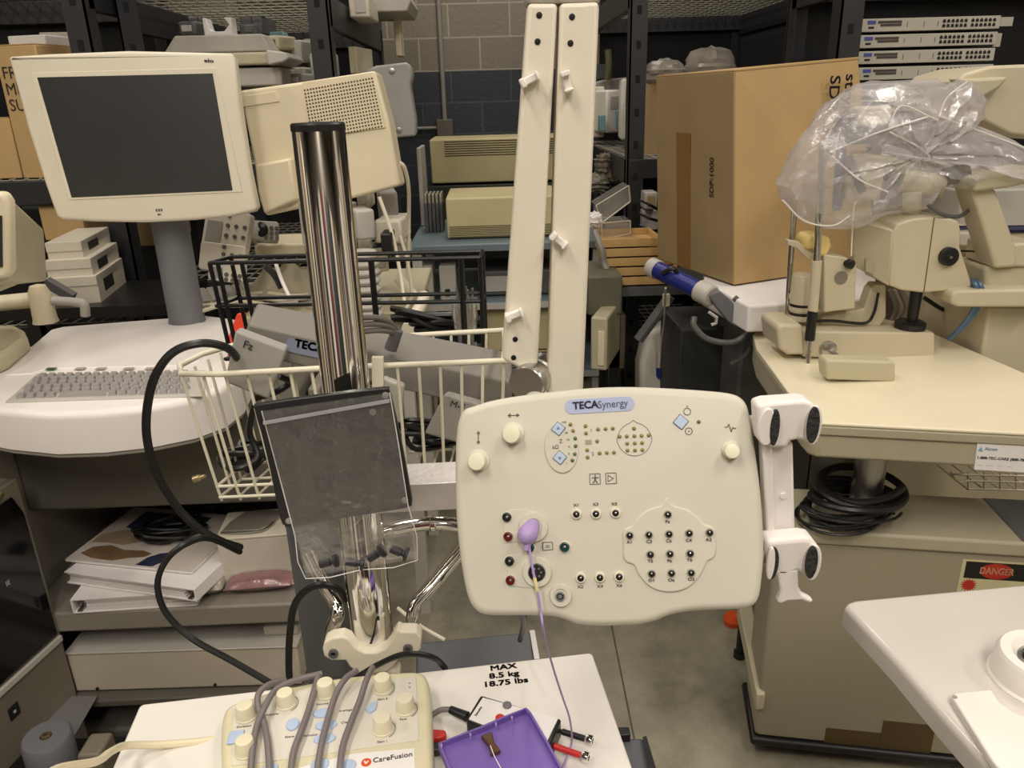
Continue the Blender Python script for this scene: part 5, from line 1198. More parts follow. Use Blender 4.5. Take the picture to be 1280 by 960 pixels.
# clamp collar
Yc = POLE.y - PR - .012
col_px = [(403, 812), (405, 803), (414, 798), (428, 796), (437, 800), (444, 810), (456, 816), (470, 816), (482, 811), (490, 800), (493, 792), (497, 787), (501, 790), (520, 790), (527, 797), (526, 812), (520, 818), (500, 822), (494, 832), (484, 840), (466, 843), (448, 842), (437, 834), (432, 826), (414, 826), (405, 821)]
MB().slab(fxz(col_px, Yc), Yc, Yc + .020).build('clamp_collar', CREAM, t, bevel=.003, seg=3)
MB().lathe((POLE.x, POLE.y, PY(460, 825, Yc).z - .02), (0, 0, 1), [(PR + .001, 0), (PR + .007, .001), (PR + .007, .02), (PR + .001, .021)], 32).build('clamp_ring', CREAM, t)
for px, py in ((417, 816), (510, 810)):
    c = PY(px, py, Yc); MB().lathe((c.x, c.y + .001, c.z), (0, -1, 0), [(.0062, 0), (.0062, .005), (.0034, .005), (.003, .001), (0, .001)], 20).build('clamp_screw', DGREY, t)
MB().slab(fxz(((440, 840), (500, 838), (500, 872), (440, 876)), Yc + .01), Yc + .01, Yc + .03).build('clamp_foot', CREAM, t, bevel=.004)
for nm, pts in (('handle_tube', [(412, 803, .86), (416, 785, .86), (422, 768, .86), (420, 755, .87), (408, 735, .88), (396, 714, .89), (385, 690, .90)]),
                ('handle_tube', [(514, 795, .86), (516, 775, .86), (520, 755, .87), (535, 738, .88), (560, 708, .90), (590, 672, .92), (606, 640, .93)]),
                ('cross_tube', [(478, 664, .9), (515, 657, .9), (545, 654, .9), (575, 657, .9), (600, 664, .9)])):
    MB().tube([PY(*p) for p in pts], .0095, 16, smooth=5).build(nm, CHROME, t)
c = PY(541, 655, .9); MB().lathe((c.x - .004, c.y, c.z), (1, 0, .02), [(.0095, 0), (.0115, .002), (.0115, .007), (.0095, .009)], 20).build('tube_joint', CHROME, t)
# metal cross bracket
YB_ = .80
xL = PY(440, 620, YB_).x; xR = PY(640, 605, YB_).x
zt_ = PY(540, 605, YB_).z; zb_ = PY(540, 640, YB_).z
Fk = Matrix.Translation((xL, YB_, 0)) @ Matrix.Rotation(math.radians(1.5), 4, 'Z')
MB(Fk).box(0, xR - xL, 0, .055, zb_, zt_).build('cross_bracket', ALU, t, bevel=.0015)

# ---- folded arm with the headbox
Yr = .79
t = thing('folding_rails', 'pair of tall cream channel bars with bolt holes, folded upright behind the white panel', 'mounting arm', PY(660, 478, Yr))
ARM = mat('arm_cream', (226, 218, 200), .38, var=.02)
L1 = [(660, 4), (697, 4), (672, 462), (655, 464), (628, 450)]
R1 = [(700, 4), (749, 2), (728, 500), (684, 500)]
def chan(pl_, Y, name):
    return MB().slab(fxz(pl_, Y), Y, Y + .03).build(name, ARM, t, bevel=.004, seg=4)
bl = chan(L1, Yr, 'left_bar'); br = chan(R1, Yr, 'right_bar')
MB().slab(fxz(((688, 4), (697, 4), (672, 462), (664, 463)), Yr + .012), Yr + .012, Yr + .042).build('left_flange', ARM, bl, bevel=.003)
MB().slab(fxz(((735, 3), (750, 2), (729, 500), (715, 500)), Yr + .008), Yr + .008, Yr + .042).build('right_flange', ARM, br, bevel=.008, seg=4)
MB().slab(fxz(((655, -25), (752, -25), (752, 3), (656, 4)), Yr + .004), Yr + .004, Yr + .045).build('top_joint', LGREY, t, bevel=.004)
def hole(px, py, par):
    c = PY(px, py, Yr); MB().lathe((c.x, c.y + .001, c.z), (0, -1, 0), [(.0029, 0), (.0029, .0016), (.0018, .0018), (0, .0018)], 14).build('bolt_hole', BLACK, par)
for p in ((674, 19), (672, 52), (644, 424), (642, 447)): hole(*p, bl)
for p in ((715, 21), (713, 54)): hole(*p, br)
for px, py, rot, par in ((663, 99, 25, bl), (708, 104, -75, br), (699, 300, -40, br), (644, 391, 20, bl)):
    c = PY(px, py, Yr - .001); Fk = Matrix.Translation(c) @ Matrix.Rotation(math.radians(-rot), 4, 'Y')
    MB(Fk).box(-.0085, .0085, -.009, .0, -.0035, .0035).box(-.011, -.006, -.014, 0, -.0045, .0045).box(.005, .008, -.012, 0, -.0045, .0045).build('cable_clip', WHITE, par, bevel=.0012)
c = PY(662, 480, Yr - .01)
MB().lathe((c.x - .004, c.y - .002, c.z), (.45, 1, 0), [(.0, 0), (.019, .0), (.021, .003), (.021, .022), (.019, .024), (.019, .028), (.021, .03), (.021, .05), (0, .05)], 36).build('hinge_barrel', STEEL, t)
MB().cyl(PY(662, 480, Yr + .02), PY(700, 560, .70), .014).build('panel_link', LGREY, t)

# ---- white headbox panel
cen = PY(760, 636, .575); el = math.radians(25)
cd = Vector((0, 0, CAMZ)) - cen; az = math.atan2(cd.x, -cd.y)
N = Vector((math.sin(az) * math.cos(el), -math.cos(az) * math.cos(el), math.sin(el)))
F = Face(cen, Vector((0, 0, 1)).cross(N), (0, 0, 1)); F = Face(cen, F.M.col[0].to_3d(), N.cross(F.M.col[0].to_3d()))
a_ = F.M @ Vector(F.at(780, 668)); b_ = F.M @ Vector(F.at(887, 664))
F = Face(cen, b_ - a_, N.cross(b_ - a_))
HB = mat('headbox_cream', (198, 194, 179), .42, var=.02)
t = thing('electrode_headbox', 'large cream headbox panel with blue name pill, jacks, knobs and a head outline', 'headbox panel', F.M @ Vector((0, -.1, -.02)))
out = [(568, 570), (569, 545), (572, 525), (579, 512), (592, 507), (615, 500), (650, 494), (700, 488), (745, 484), (790, 483), (840, 485), (885, 488), (912, 491), (926, 496), (935, 507), (940, 530), (947, 575), (952, 615), (955, 655), (956, 695), (953, 730), (949, 750), (940, 760), (922, 763), (890, 764), (862, 766), (840, 770), (822, 777), (808, 781), (790, 783), (750, 784), (722, 782), (706, 776), (690, 772), (660, 771), (620, 771), (602, 769), (590, 760), (582, 742), (575, 705), (570, 660), (568, 615)]
def cr(poly, k=3):
    q = []; n = len(poly)
    for i in range(n):
        p0, p1, p2, p3 = [Vector(poly[(i + j - 1) % n]) for j in range(4)]
        for s in range(k):
            u = s / k; q.append(tuple(.5 * ((2 * p1) + (p2 - p0) * u + (2 * p0 - 5 * p1 + 4 * p2 - p3) * u * u + (3 * p1 - p0 - 3 * p2 + p3) * u ** 3)))
    return q
pl_ = cr([F.uv(*p) for p in out])
MB(F.M).dome(pl_, -.038, 0, .007, 7).build('shell', HB, t, ang=60)
cp = sum((Vector(p) for p in pl_), Vector((0, 0))) / len(pl_)
MB(F.M).prism([(cp.x + (x - cp.x) * .9, cp.y + (y - cp.y) * .88) for x, y in pl_], -.05, -.037).build('rear_cover', BLACK, t, bevel=.004)
# logo pill
u0, v0 = F.uv(706, 508); u1, v1 = F.uv(793, 505)
pu, pv = (u0 + u1) / 2, (v0 + v1) / 2; hl = (u1 - u0) / 2; hv = abs(F.uv(750, 498)[1] - F.uv(750, 516)[1]) / 2
MB(F.M).prism(rrect(pu - hl, pu + hl, pv - hv, pv + hv, hv * .95, 6), 0, .0006).build('logo_pill', LABELBLUE, t)
g = MB(F.M); g.text('TECA', .0088, F.T(716, 507.8, .0008, 1), 'LEFT', bold=.03, ext=.0003, sx=1.0); g.build('logo_bold', NAVY, t)
g = MB(F.M); g.text('Synergy', .0090, F.T(747, 506.4, .0008, 1), 'LEFT', sx=.92, ext=.0003); g.build('logo_light', mat('logo_slate', (70, 76, 104), .5), t)
# knobs
def knob(px, py, r, h, m=CREAM, ring=True):
    u, v = F.uv(px, py + 2)
    if ring: MB(F.M).lathe((u + .0005, v + .001, 0), (0, 0, 1), [(r * 1.28, -.001), (r * 1.25, .0012), (r * 1.1, .0018)], 36).build('knob_recess', HB, t)
    k = MB(F.M).lathe((u, v, .001), (0, 0, 1), [(r * 1.03, 0), (r, .002), (r * .97, h - .002), (r * .9, h - .0004), (r * .6, h), (0, h)], 36).build('knob', m, t); return k
KN = mat('knob_cream', (224, 222, 196), .4)
knob(598, 575, .0078, .011, KN); knob(641, 541, .0080, .012, KN); knob(913, 562, .0064, .011, KN)
# printed arrows and icons
pr = MB(F.M)
def line(p, q, w_=.0003, w=0.0002):
    a = Vector(F.uv(*p)); b = Vector(F.uv(*q)); d = (b - a); n_ = Vector((-d.y, d.x)).normalized() * w_
    pr.prism([tuple(a - n_), tuple(b - n_), tuple(b + n_), tuple(a + n_)], 0, .0004)
def pol(pts, closed=True, w_=.0003):
    for i in range(len(pts) - (0 if closed else 1)): line(pts[i], pts[(i + 1) % len(pts)], w_)
pol([(598, 541), (598, 553)]); pol([(596, 542), (598, 539), (600, 542)]); pol([(596, 552), (598, 555), (600, 552)])
pol([(635, 519.5), (649, 519)]); pol([(638, 517), (635, 519.5), (638, 522)]); pol([(646, 517), (649, 519), (646, 521)])
pol([(737, 592.5), (750, 592), (750.5, 605), (737.5, 605.5)]); pol([(757, 591.5), (770, 591), (771, 604), (757.5, 605)])
pol([(760, 594), (760, 602), (767, 598)]); pol([(744, 596), (744, 600)], False, .0008); pol([(739.5, 597.5), (748.5, 597)], False, .0004); pol([(744, 600), (741, 604)], False, .0005); pol([(744, 600), (747, 604)], False, .0005)
pr.prism(circ(*F.uv(744, 594.6), .0007, 10), 0, .0004)
def ringp(px, py, r, w_=.0003, n=24, ry=None):
    u, v = F.uv(px, py); a = circ(u, v, r, n, ry)
    for i in range(n):
        p, q = a[i], a[(i + 1) % n]; d = (Vector(q) - Vector(p)); n_ = Vector((-d.y, d.x)).normalized() * w_
        pr.prism([(p[0] - n_.x, p[1] - n_.y), (q[0] - n_.x, q[1] - n_.y), (q[0] + n_.x, q[1] + n_.y), (p[0] + n_.x, p[1] + n_.y)], 0, .0004)
ringp(859, 514.5, .0029); ringp(861, 539, .0029); pr.prism(circ(*F.uv(861, 539), .0006, 8), 0, .0004); pr.prism(circ(*F.uv(859, 508), .0006, 8), 0, .0004)
pol([(906, 534), (909, 534), (911, 530), (914, 540), (916, 534), (918, 536), (920, 535)], False, .0004)
pol([(678, 681), (678, 687)], False); ringp(692.5, 551.5, .0020); pol([(686, 552), (694, 552)], False)
pol([(678.5, 678), (690.5, 677.5), (691, 687), (679, 688)])
# small LED head outline
u, v = F.uv(793, 549); R_ = abs(F.uv(814, 549)[0] - u)
ol = []
for k in range(40):
    a = 2 * math.pi * k / 40 + math.pi / 2; rr = R_ * (1 + (.16 if k == 0 else .03 if k in (1, 39) else 0)); rr *= 1.04 if k in (9, 10, 11, 29, 30, 31) else 1
    ol.append((u + rr * math.cos(a), v + rr * math.sin(a)))
for i in range(40):
    p, q = Vector(ol[i]), Vector(ol[(i + 1) % 40]); d = q - p; n_ = Vector((-d.y, d.x)).normalized() * .0002
    pr.prism([tuple(p - n_), tuple(q - n_), tuple(q + n_), tuple(p + n_)], 0, .0004)
pr.build('printed_symbols', GINK, t)
# texts
TX = (('X1', 720.5, 631.5), ('X3', 744.5, 630.5), ('X5', 768, 630), ('X2', 725.5, 733.5), ('X4', 750, 733), ('X6', 774, 732), ('Fz', 834.5, 652), ('A1', 787, 677.5), ('C3', 811.5, 677), ('Cz', 836, 676), ('C4', 861, 675.5), ('A2', 886, 674.5), ('T5', 813, 701.5), ('Pz', 837, 701), ('T6', 862, 700), ('O1', 814.5, 725.5), ('Oz', 839, 725), ('O2', 864, 724))
g = MB(F.M)
for s_, px, py in TX: g.text(s_, .0034, F.T(px, py, .0022 if px > 776 and 640 < py < 730 else .0002, 0), sx=1.25, bold=.01)
g.text('1', .0085, F.T(641.5, 658, .0002)); g.text('2', .0085, F.T(645.5, 712, .0002))
g.text('Z', .0045, F.T(701, 551.5, .0016)); g.text('k\u03a9', .0045, F.T(694.5, 559, .0016))
for k, (s_, px, py) in enumerate((('>20', 705, 527.5), ('20', 708, 541), ('10', 710, 549.5), ('5', 711.5, 558.5), ('2', 711, 567), ('1', 708, 579))): g.text(s_, .0022, F.T(px, py, .0016), sx=1.2)
g.text('1', .004, F.T(739, 538, .0002)); g.text('2', .004, F.T(741, 567.5, .0002))
g.build('printed_lettering', GINK, t)
# raised oval pad with diamonds
u, v = F.uv(702, 559)
ry = abs(F.uv(702, 526)[1] - F.uv(702, 591)[1]) / 2; rx = abs(F.uv(681, 559)[0] - F.uv(724, 559)[0]) / 2
pad = [(u + rx * math.cos(a) * (1.0), v + ry * math.sin(a)) for a in [2 * math.pi * k / 48 for k in range(48)]]
MB(F.M).prism(pad, -.001, .0014).build('meter_pad', HB, t, bevel=.0008)
def diamond(px, py, r, w):
    u, v = F.uv(px, py); rot = math.radians(3)
    for rr, z, m in ((r * 1.14, .0004, GINK), (r, .0014, PALEBLUE)):
        MB(F.M).prism([(u + rr * math.cos(a + rot), v + rr * math.sin(a + rot)) for a in (0, math.pi / 2, math.pi, 1.5 * math.pi)], 0, w + z).build('diamond_button' if m is PALEBLUE else 'button_frame', m, t, bevel=.0003)
diamond(698, 536, .0058, .0014); diamond(700, 572, .0058, .0014); diamond(851, 527.5, .0062, .0)
d_ = MB(F.M)
for px, py in ((698, 535), (700, 573)):
    u, v = F.uv(px, py); s_ = 1 if py < 550 else -1; d_.prism([(u - .0014, v - .0012 * s_), (u + .0014, v - .0012 * s_), (u, v + .0014 * s_)], .0028, .0031)
d_.build('button_arrow', SLATE, t)
leds = [(713, 530.5), (716.5, 538.5), (732, 532.5), (732.5, 541.5), (747.5, 536.5), (757, 536), (766, 535.5), (746.5, 551.5), (734, 562.5), (734.5, 571.5), (749.5, 566.5), (758.5, 566), (767.5, 565.5),
        (792.5, 535.5), (774.5, 545.8), (783.5, 545.3), (793, 545), (802, 544.6), (811, 544), (784, 554.3), (793.5, 554), (802.8, 553.5), (784.5, 563), (793.7, 562.8), (803, 562.3), (873.5, 527.3)]
for k, (px, py) in enumerate(leds):
    MB(F.M).ball(F.at(px, py, .0004 if k > 1 else .0016), (.00165, .00165, .0012), 12, 6).build('led', LED if k < 25 else LEDG, t)
for px, py in ((719, 548), (719.5, 557.5), (718.5, 567.5), (715.5, 575.5)):
    MB(F.M).ball(F.at(px, py, .0016), (.00165, .00165, .0012), 12, 6).build('led', LEDG, t)
MB(F.M).box(*[f for f in (F.uv(731.5, 552.5)[0], F.uv(739.5, 552.5)[0])], F.uv(735, 555.5)[1], F.uv(735, 549.8)[1], 0, .0005).build('symbol_patch', GREY, t)
u, v = F.uv(684.7, 682.8); MB(F.M).box(u - .0018, u + .0018, v - .0014, v + .0014, 0, .0005).build('symbol_patch', GREY, t)
# large head outline plateau
head = [(834, 621), (839, 630), (846, 633), (860, 637), (872, 646), (880, 655), (888, 657), (894, 663), (895, 672), (895, 688), (892, 697), (884, 702), (879, 713), (870, 726), (857, 736), (840, 740), (822, 738), (808, 730), (798, 718), (792, 706), (784, 703), (779, 696), (779, 680), (778, 668), (782, 660), (790, 657), (796, 648), (806, 639), (818, 634), (827, 631)]
MB(F.M).prism(cr([F.uv(*p) for p in head], 3), -.001, .0017).build('head_outline_pad', HB, t, bevel=.0013, seg=3, ang=60)
# jacks
JK = mat('jack_ring_grey', (160, 152, 138), .4)
def jack(px, py, w=0, R_=.0046, m=BLACK, r=.0026, boss=True, core=True):
    u, v = F.uv(px, py)
    q = MB(F.M).lathe((u, v, w), (0, 0, 1), [(R_, -.001), (R_, .0012), (R_ * .86, .0022), (r * 1.15, .0022), (r * 1.05, .0010), (0, .0010)], 24).build('jack', CREAM if boss else JK, t)
    MB(F.M).lathe((u, v, w + .001), (0, 0, 1), [(r * 1.3, 0), (r * 1.3, .0018), (r * .85, .0021), (r * .6, .0008), (0, .0008)], 20).build('socket', m, q)
    MB(F.M).lathe((u, v, w + .001), (0, 0, 1), [(r * .38, 0), (r * .38, .0016), (0, .0018)], 10).build('pin', STEEL, q)
for p in ((720.5, 642.5), (745, 642), (769.5, 641), (726, 722), (750, 721.5), (774, 720.5)): jack(*p, boss=True, r=.0022)
for p in ((834.5, 642.5), (787, 668.5), (811, 667.8), (836, 666.8), (861, 665.8), (886.5, 665), (812.8, 692.3), (837.2, 691.5), (862.3, 691), (814.5, 716.3), (839, 715.5), (863.5, 715)): jack(*p, w=.0017, R_=.0034, r=.0020, boss=False)
jack(634, 646, 0, .0042, BLACK, .0031); jack(635.5, 670.3, 0, .0042, DRED, .0031); jack(637.2, 700.8, 0, .0042, BLACK, .0031); jack(638.3, 724.8, 0, .0042, DRED, .0031)
jack(662.5, 684, 0, .0042, GREENJ, .0031); jack(706, 683.2, 0, .0046, GREENJ, .0032)
# round bosses
def boss(px, py, Rb, name='round_boss', h=.003):
    u, v = F.uv(px, py); return MB(F.M).lathe((u, v, 0), (0, 0, 1), [(Rb * 1.03, -.001), (Rb, .0015), (Rb * .94, h), (Rb * .6, h), (Rb * .57, h - .001), (0, h - .001)], 44).build(name, HB, t, ang=30)
boss(667, 659, .0128); b2 = boss(671.5, 715, .0128); b3 = boss(701, 744, .0096, 'push_jack_boss')
u, v = F.uv(671.5, 715); MB(F.M).lathe((u, v, .0018), (0, 0, 1), [(.0070, 0), (.0070, .0022), (.0064, .0024), (.0062, .0006), (0, .0006)], 30).build('din_socket', BLACK, b2)
g = MB(F.M)
for k in range(6): a = k * math.pi / 3; g.lathe((u + .0036 * math.cos(a), v + .0036 * math.sin(a), .0022), (0, 0, 1), [(.0009, 0), (.0009, .0012), (0, .0012)], 8)
g.build('din_pins', STEEL, b2)
u, v = F.uv(700.5, 744.8); MB(F.M).lathe((u, v, .0018), (0, 0, 1), [(.0040, 0), (.0040, .0018), (.003, .002), (.0026, .0008), (.0018, .0008), (.0016, .002), (0, .002)], 24).build('concentric_jack', SLATE, b3)
MB(F.M).lathe((u, v, .0018), (0, 0, 1), [(.0026, .0), (.0026, .0013), (0, .0013)], 20).build('jack_hole', BLACK, b3)
# tab plates beside the bosses
for pts in (((629, 640), (640, 637), (660, 636), (668, 684), (645, 677), (630, 679)), ((633, 694), (645, 693), (668, 694), (668, 736), (645, 733), (634, 731))):
    MB(F.M).prism([F.uv(*p) for p in pts], -.001, .0006).build('boss_tab', HB, t, bevel=.0004)

# lavender electrode plug and lead
u, v = F.uv(665, 660)
t2 = thing('electrode_plug', 'lavender moulded electrode plug with thin lead, pushed into the upper round socket', 'electrode plug', F.M @ Vector((u, v - .01, .01)))
pA = F.M @ Vector((u, v, .002)); pB = F.M @ Vector((F.uv(661, 676)[0], F.uv(661, 676)[1], .022)); dd = (pB - pA)
c_ = F.M @ Vector((F.uv(664, 661)[0], F.uv(664, 661)[1], .010))
MB().lathe(F.M @ Vector((*F.uv(667, 655), .0)), (F.M.to_3x3() @ Vector((-.35, -.62, 1))), [(.0056, 0), (.0068, .005), (.0080, .010), (.0086, .015), (.0078, .019), (.0054, .022), (.003, .024), (0, .0245)], 30).build('plug_body', LAV, t2)
MB().lathe(F.M @ Vector((*F.uv(663.5, 666), .012)), (F.M.to_3x3() @ Vector((-.25, -1.0, .25))), [(.0062, 0), (.0046, .005), (.0028, .010), (.0019, .014), (0, .0142)], 20).build('strain_relief', LAV, t2)
def fpt(px, py, w): return F.M @ Vector((*F.uv(px, py, w), w))
lead = [fpt(660.5, 677, .013), fpt(663, 694, .014), fpt(668, 722, .014), fpt(673, 745, .012), fpt(676, 765, .010), fpt(680, 790, .006)]
lead += [PY(690, 830, .60), PY(702, 868, .63), PY(712, 898, .645), PY(715, 925, .655), PZ(711, 940, ZS + .004), PZ(703, 962, ZS + .003), PZ(700, 990, ZS + .003)]
MB().tube(lead, .0011, 8, smooth=6).build('lead', LAV, t2)
MB().tube([fpt(668, 722, .0141), fpt(670, 731, .0137), fpt(671.5, 739, .0127)], .0015, 8).build('lead_sleeve', mat('sleeve_cream', (214, 200, 150), .5), t2)

# side bracket right of the panel
t = thing('probe_holder', 'white plastic probe holder bracket clipped to the right side of the cream panel', 'holder', PY(985, 752, .6))
WH = mat('holder_white', (232, 226, 222), .4, var=.02)
Yh2 = .572
def hs(pts, Y, dep, name, m=WH, bev=.003, par=None): return MB().slab(fxz(pts, Y), Y, Y + dep).build(name, m, par or t, bevel=bev, seg=3)
hs(((953, 553), (992, 553), (995, 682), (957, 684)), Yh2 + .012, .012, 'spine_plate')
hs(((953, 553), (966, 553), (970, 684), (959, 684)), Yh2 + .006, .012, 'spine_ridge', bev=.002)
hs(((947, 508), (960, 504), (1005, 501), (1016, 503), (1022, 512), (1022, 548), (1012, 554), (998, 550), (988, 552), (984, 560), (966, 560), (950, 555)), Yh2, .02, 'upper_yoke', bev=.005)
hs(((957, 676), (972, 675), (1006, 672), (1016, 674), (1024, 684), (1027, 706), (1018, 716), (1004, 718), (996, 716), (982, 722), (966, 722), (960, 712)), Yh2 - .012, .02, 'lower_yoke', bev=.005)
hs(((971, 712), (998, 712), (999, 735), (1004, 744), (1014, 749), (1018, 752), (1012, 755), (1002, 751), (985, 752), (976, 756), (971, 753), (975, 745), (976, 738)), Yh2 - .012, .008, 'hook_tongue', bev=.003)
FOAM = mat('dark_foam_pad', (44, 42, 42), .9, bump=.5, bscale=200)
def pad_(px, py, rx, ry, Y, name, m): 
    c = PY(px, py, Y); o = [(c.x + rx * math.cos(a), c.z + ry * math.sin(a)) for a in [2 * math.pi * k / 24 for k in range(24)]]
    return MB().slab(o, c.y - .004, c.y).build(name, m, t, bevel=.001)
pad_(957, 532, .0075, .0165, Yh2, 'end_disc', WH); pad_(967, 533, .004, .016, Yh2 - .001, 'foam_pad', FOAM)
pad_(1016, 530, .0062, .0175, Yh2, 'end_disc', WH); pad_(1015, 530, .0050, .0160, Yh2 - .004, 'foam_pad', FOAM)
pad_(965, 702, .0048, .0155, Yh2 - .013, 'foam_pad', FOAM); pad_(962, 702, .0035, .016, Yh2 - .014, 'end_disc', WH)
pad_(1015, 701, .0068, .0175, Yh2 - .012, 'end_disc', WH); pad_(1013, 701, .0052, .0158, Yh2 - .016, 'foam_pad', FOAM)
c = PY(979, 620, Yh2 + .011); MB().lathe((c.x, c.y + .001, c.z), (0, -1, 0), [(.0028, 0), (.0028, .0016), (0, .0018)], 16).build('rivet', WH, t)
MB().cyl(F.M @ Vector((*F.uv(925, 532, -.028), -.028)), PY(968, 532, Yh2 + .012), .009).build('mount_stub', LGREY, t)
MB().cyl(F.M @ Vector((*F.uv(930, 690, -.028), -.028)), PY(972, 696, Yh2 + .004), .008).build('mount_stub', LGREY, t)

# ---- black bracket plate and zip bag
c = PY(417, 575, .745); N2 = Vector((.04, -1, .22)).normalized()
F2 = Face(c, Vector((0, 0, 1)).cross(N2), (0, 0, 1))
t = thing('mounting_plate', 'black square mounting plate hung on the chrome pole, under the zip bag', 'mounting plate', F2.M @ Vector((0, -.08, -.01)))
MB(F2.M).prism(cr([F2.uv(*p) for p in ((318, 512), (324, 506), (400, 495), (478, 486), (486, 489), (492, 510), (503, 560), (515, 625), (512, 633), (504, 636), (440, 646), (364, 659), (356, 657), (350, 648), (338, 590), (326, 540))], 2), -.008, 0).build('plate', mat('plate_black', (34, 35, 37), .35), t, bevel=.0015, ang=50)
g = MB(F2.M)
for p in ((482, 494), (506, 625), (361, 651), (466, 515)): u, v = F2.uv(*p); g.lathe((u, v, 0), (0, 0, 1), [(.0036, 0), (.0036, .001), (.0012, .0016)], 14)
g.build('corner_rivets', GREY, t)
MB(F2.M).box(-.02, .02, -.03, .03, -.062, -.008).build('pole_mount', BLACK, t, bevel=.003)
t = thing('zip_bag', 'clear zip bag of black plugs hanging over the black mounting plate', 'zip bag', F2.M @ Vector((*F2.uv(455, 705), .004)))
bo = [F2.uv(*p, .003) for p in ((329, 513), (487, 490), (499, 555), (509, 628), (522, 697), (455, 708), (384, 720), (372, 665), (350, 590))]
TL, TR, BR, BL = [Vector(F2.uv(*p, .003)) for p in ((327, 514), (486, 491), (522, 697), (383, 720))]
def bagf(off, amp):
    def f(u, v):
        q = (TL * (1 - u) + TR * u) * (1 - v) + (BL * (1 - u) + BR * u) * v
        e = math.sin(math.pi * min(max(u, 0), 1)) * math.sin(math.pi * min(max(v, 0), 1)) ** .5
        lo = max(0, v - .62) / .38
        return (q.x, q.y, .002 + off + e * (.0015 + amp * lo) + .0012 * math.sin(u * 19 + v * 7) * e + .0015 * math.sin(u * 9 - v * 23) * e * lo)
    return f
MB(F2.M).grid(bagf(.003, .010), 40, 40).build('front_film', ZIP, t, ang=180)
MB(F2.M).grid(lambda u, v: (lambda p: (p[0], p[1], min(.0018, .0018) - (0.004 * max(0, v - .7) / .3 if v > .7 else 0)))(bagf(0, 0)(u, v)), 20, 20).build('back_film', ZIP, t, ang=180)
MB(F2.M).tube([(*F2.uv(px, py, .005), .0045 if py < 660 else .010) for px, py in ((327, 514), (350, 600), (370, 668), (383, 720), (452, 709), (522, 697), (510, 632), (498, 555), (487, 491))], .0006, 6, smooth=2).build('film_edge', mat('bag_crease', (236, 232, 228), .25, alpha=.75), t)
zz = MB(F2.M); a_ = Vector(F2.uv(329, 529, .006)); b_ = Vector(F2.uv(487, 501, .006)); n_ = Vector((.0, 1)) * .0018
zz.prism([tuple(a_ - n_), tuple(b_ - n_), tuple(b_ + n_), tuple(a_ + n_)], .0052, .0066).build('zip_strip', mat('zip_strip_grey', (176, 176, 180), .3, alpha=.75), t)
for i, (px, py, rz_) in enumerate(((412, 702, 15), (445, 703, -10), (471, 692, 35), (500, 690, -25))):
    lab = ('leftmost', 'second from the left', 'third from the left', 'rightmost')[i] + ' black plug at the bottom of the clear zip bag'
    cc = F2.M @ Vector((*F2.uv(px, py, .006), .0065)); ax = F2.M.to_3x3() @ Vector((math.cos(math.radians(rz_)), math.sin(math.radians(rz_)), .1))
    o = MB().lathe(cc - ax * .011, ax, [(.0, 0), (.0048, 0), (.0048, .012), (.0035, .013), (.0035, .016), (.0078, .017), (.0078, .020), (0, .0205)], 20).build('black_plug', mat('plug_charcoal', (40, 40, 44), .5)); tag(o, lab, 'plug', 'black plugs in the zip bag')

# ---- white wire basket
zr = 1.26; zbt = PY(265, 620, 1.03).z
A0, A1 = PZ(226, 467, zr), PZ(630, 451, zr); B1, B0 = PZ(630, 413, zr), PZ(290, 432, zr)
t = thing('wire_basket', 'white wire basket hung behind the chrome pole, holding grey devices', 'basket', ((A0.x + A1.x) / 2, 1.1, zbt))
WW = mat('basket_white', (222, 216, 194), .4)
cB = (A0 + A1 + B0 + B1) / 4
def low(p, k=.93, z=zbt): return Vector((cB.x + (p.x - cB.x) * k + .004, cB.y + (p.y - cB.y) * .9, z))
rim = [A0, A1, B1, B0]
MB().tube([p for p in (A0, A0.lerp(A1, .5), A1 - Vector((.01, 0, 0)), A1 + Vector((0, .01, 0)), B1 - Vector((0, .01, 0)), B1 - Vector((.01, 0, 0)), B0.lerp(B1, .5), B0)], .0042, 10, closed=True, smooth=3).build('rim', WW, t)
g = MB()
for zf in (zbt, zbt + .018):
    k_ = .93 if zf == zbt else .938; P4 = [low(p, k_, zf) for p in rim]
    for i in range(4): g.cyl(P4[i], P4[(i + 1) % 4], .0024, seg=8)
g.build('lower_rings', WW, t)
g = MB(); n = 15
for i in range(n + 1):
    p = A0.lerp(A1, i / n); q = low(p); g.tube([p, q + Vector((0, 0, .01)), q + Vector((0, .006, 0))], .0023, 8, smooth=2)
    p2_ = B0.lerp(B1, i / n); q2 = low(p2_); g.cyl(p2_, q2, .0023, seg=8)
    if i % 1 == 0: g.cyl(q, q2, .0020, seg=6)
for i in range(1, 4):
    for P_, Q_ in ((A0, B0), (A1, B1)): p = P_.lerp(Q_, i / 4); g.cyl(p, low(p), .0023, seg=8)
g.cyl(low(A0.lerp(B0, .5)), low(A1.lerp(B1, .5)), .0022, seg=6)
g.build('wires', WW, t)
MB().slab(fxz(((464, 449), (478, 449), (479, 520), (465, 520)), 1.0), 1.005, 1.015).build('hanger_strip', CREAM, t)
c = PY(247, 598, 1.02); MB().lathe((c.x, c.y, c.z), (1, 0, .3), [(.005, -.006), (.005, .004), (.003, .005), (.003, .012)], 12).build('hook_tip', mat('brass_tip', (180, 164, 120), .3, .6), t)
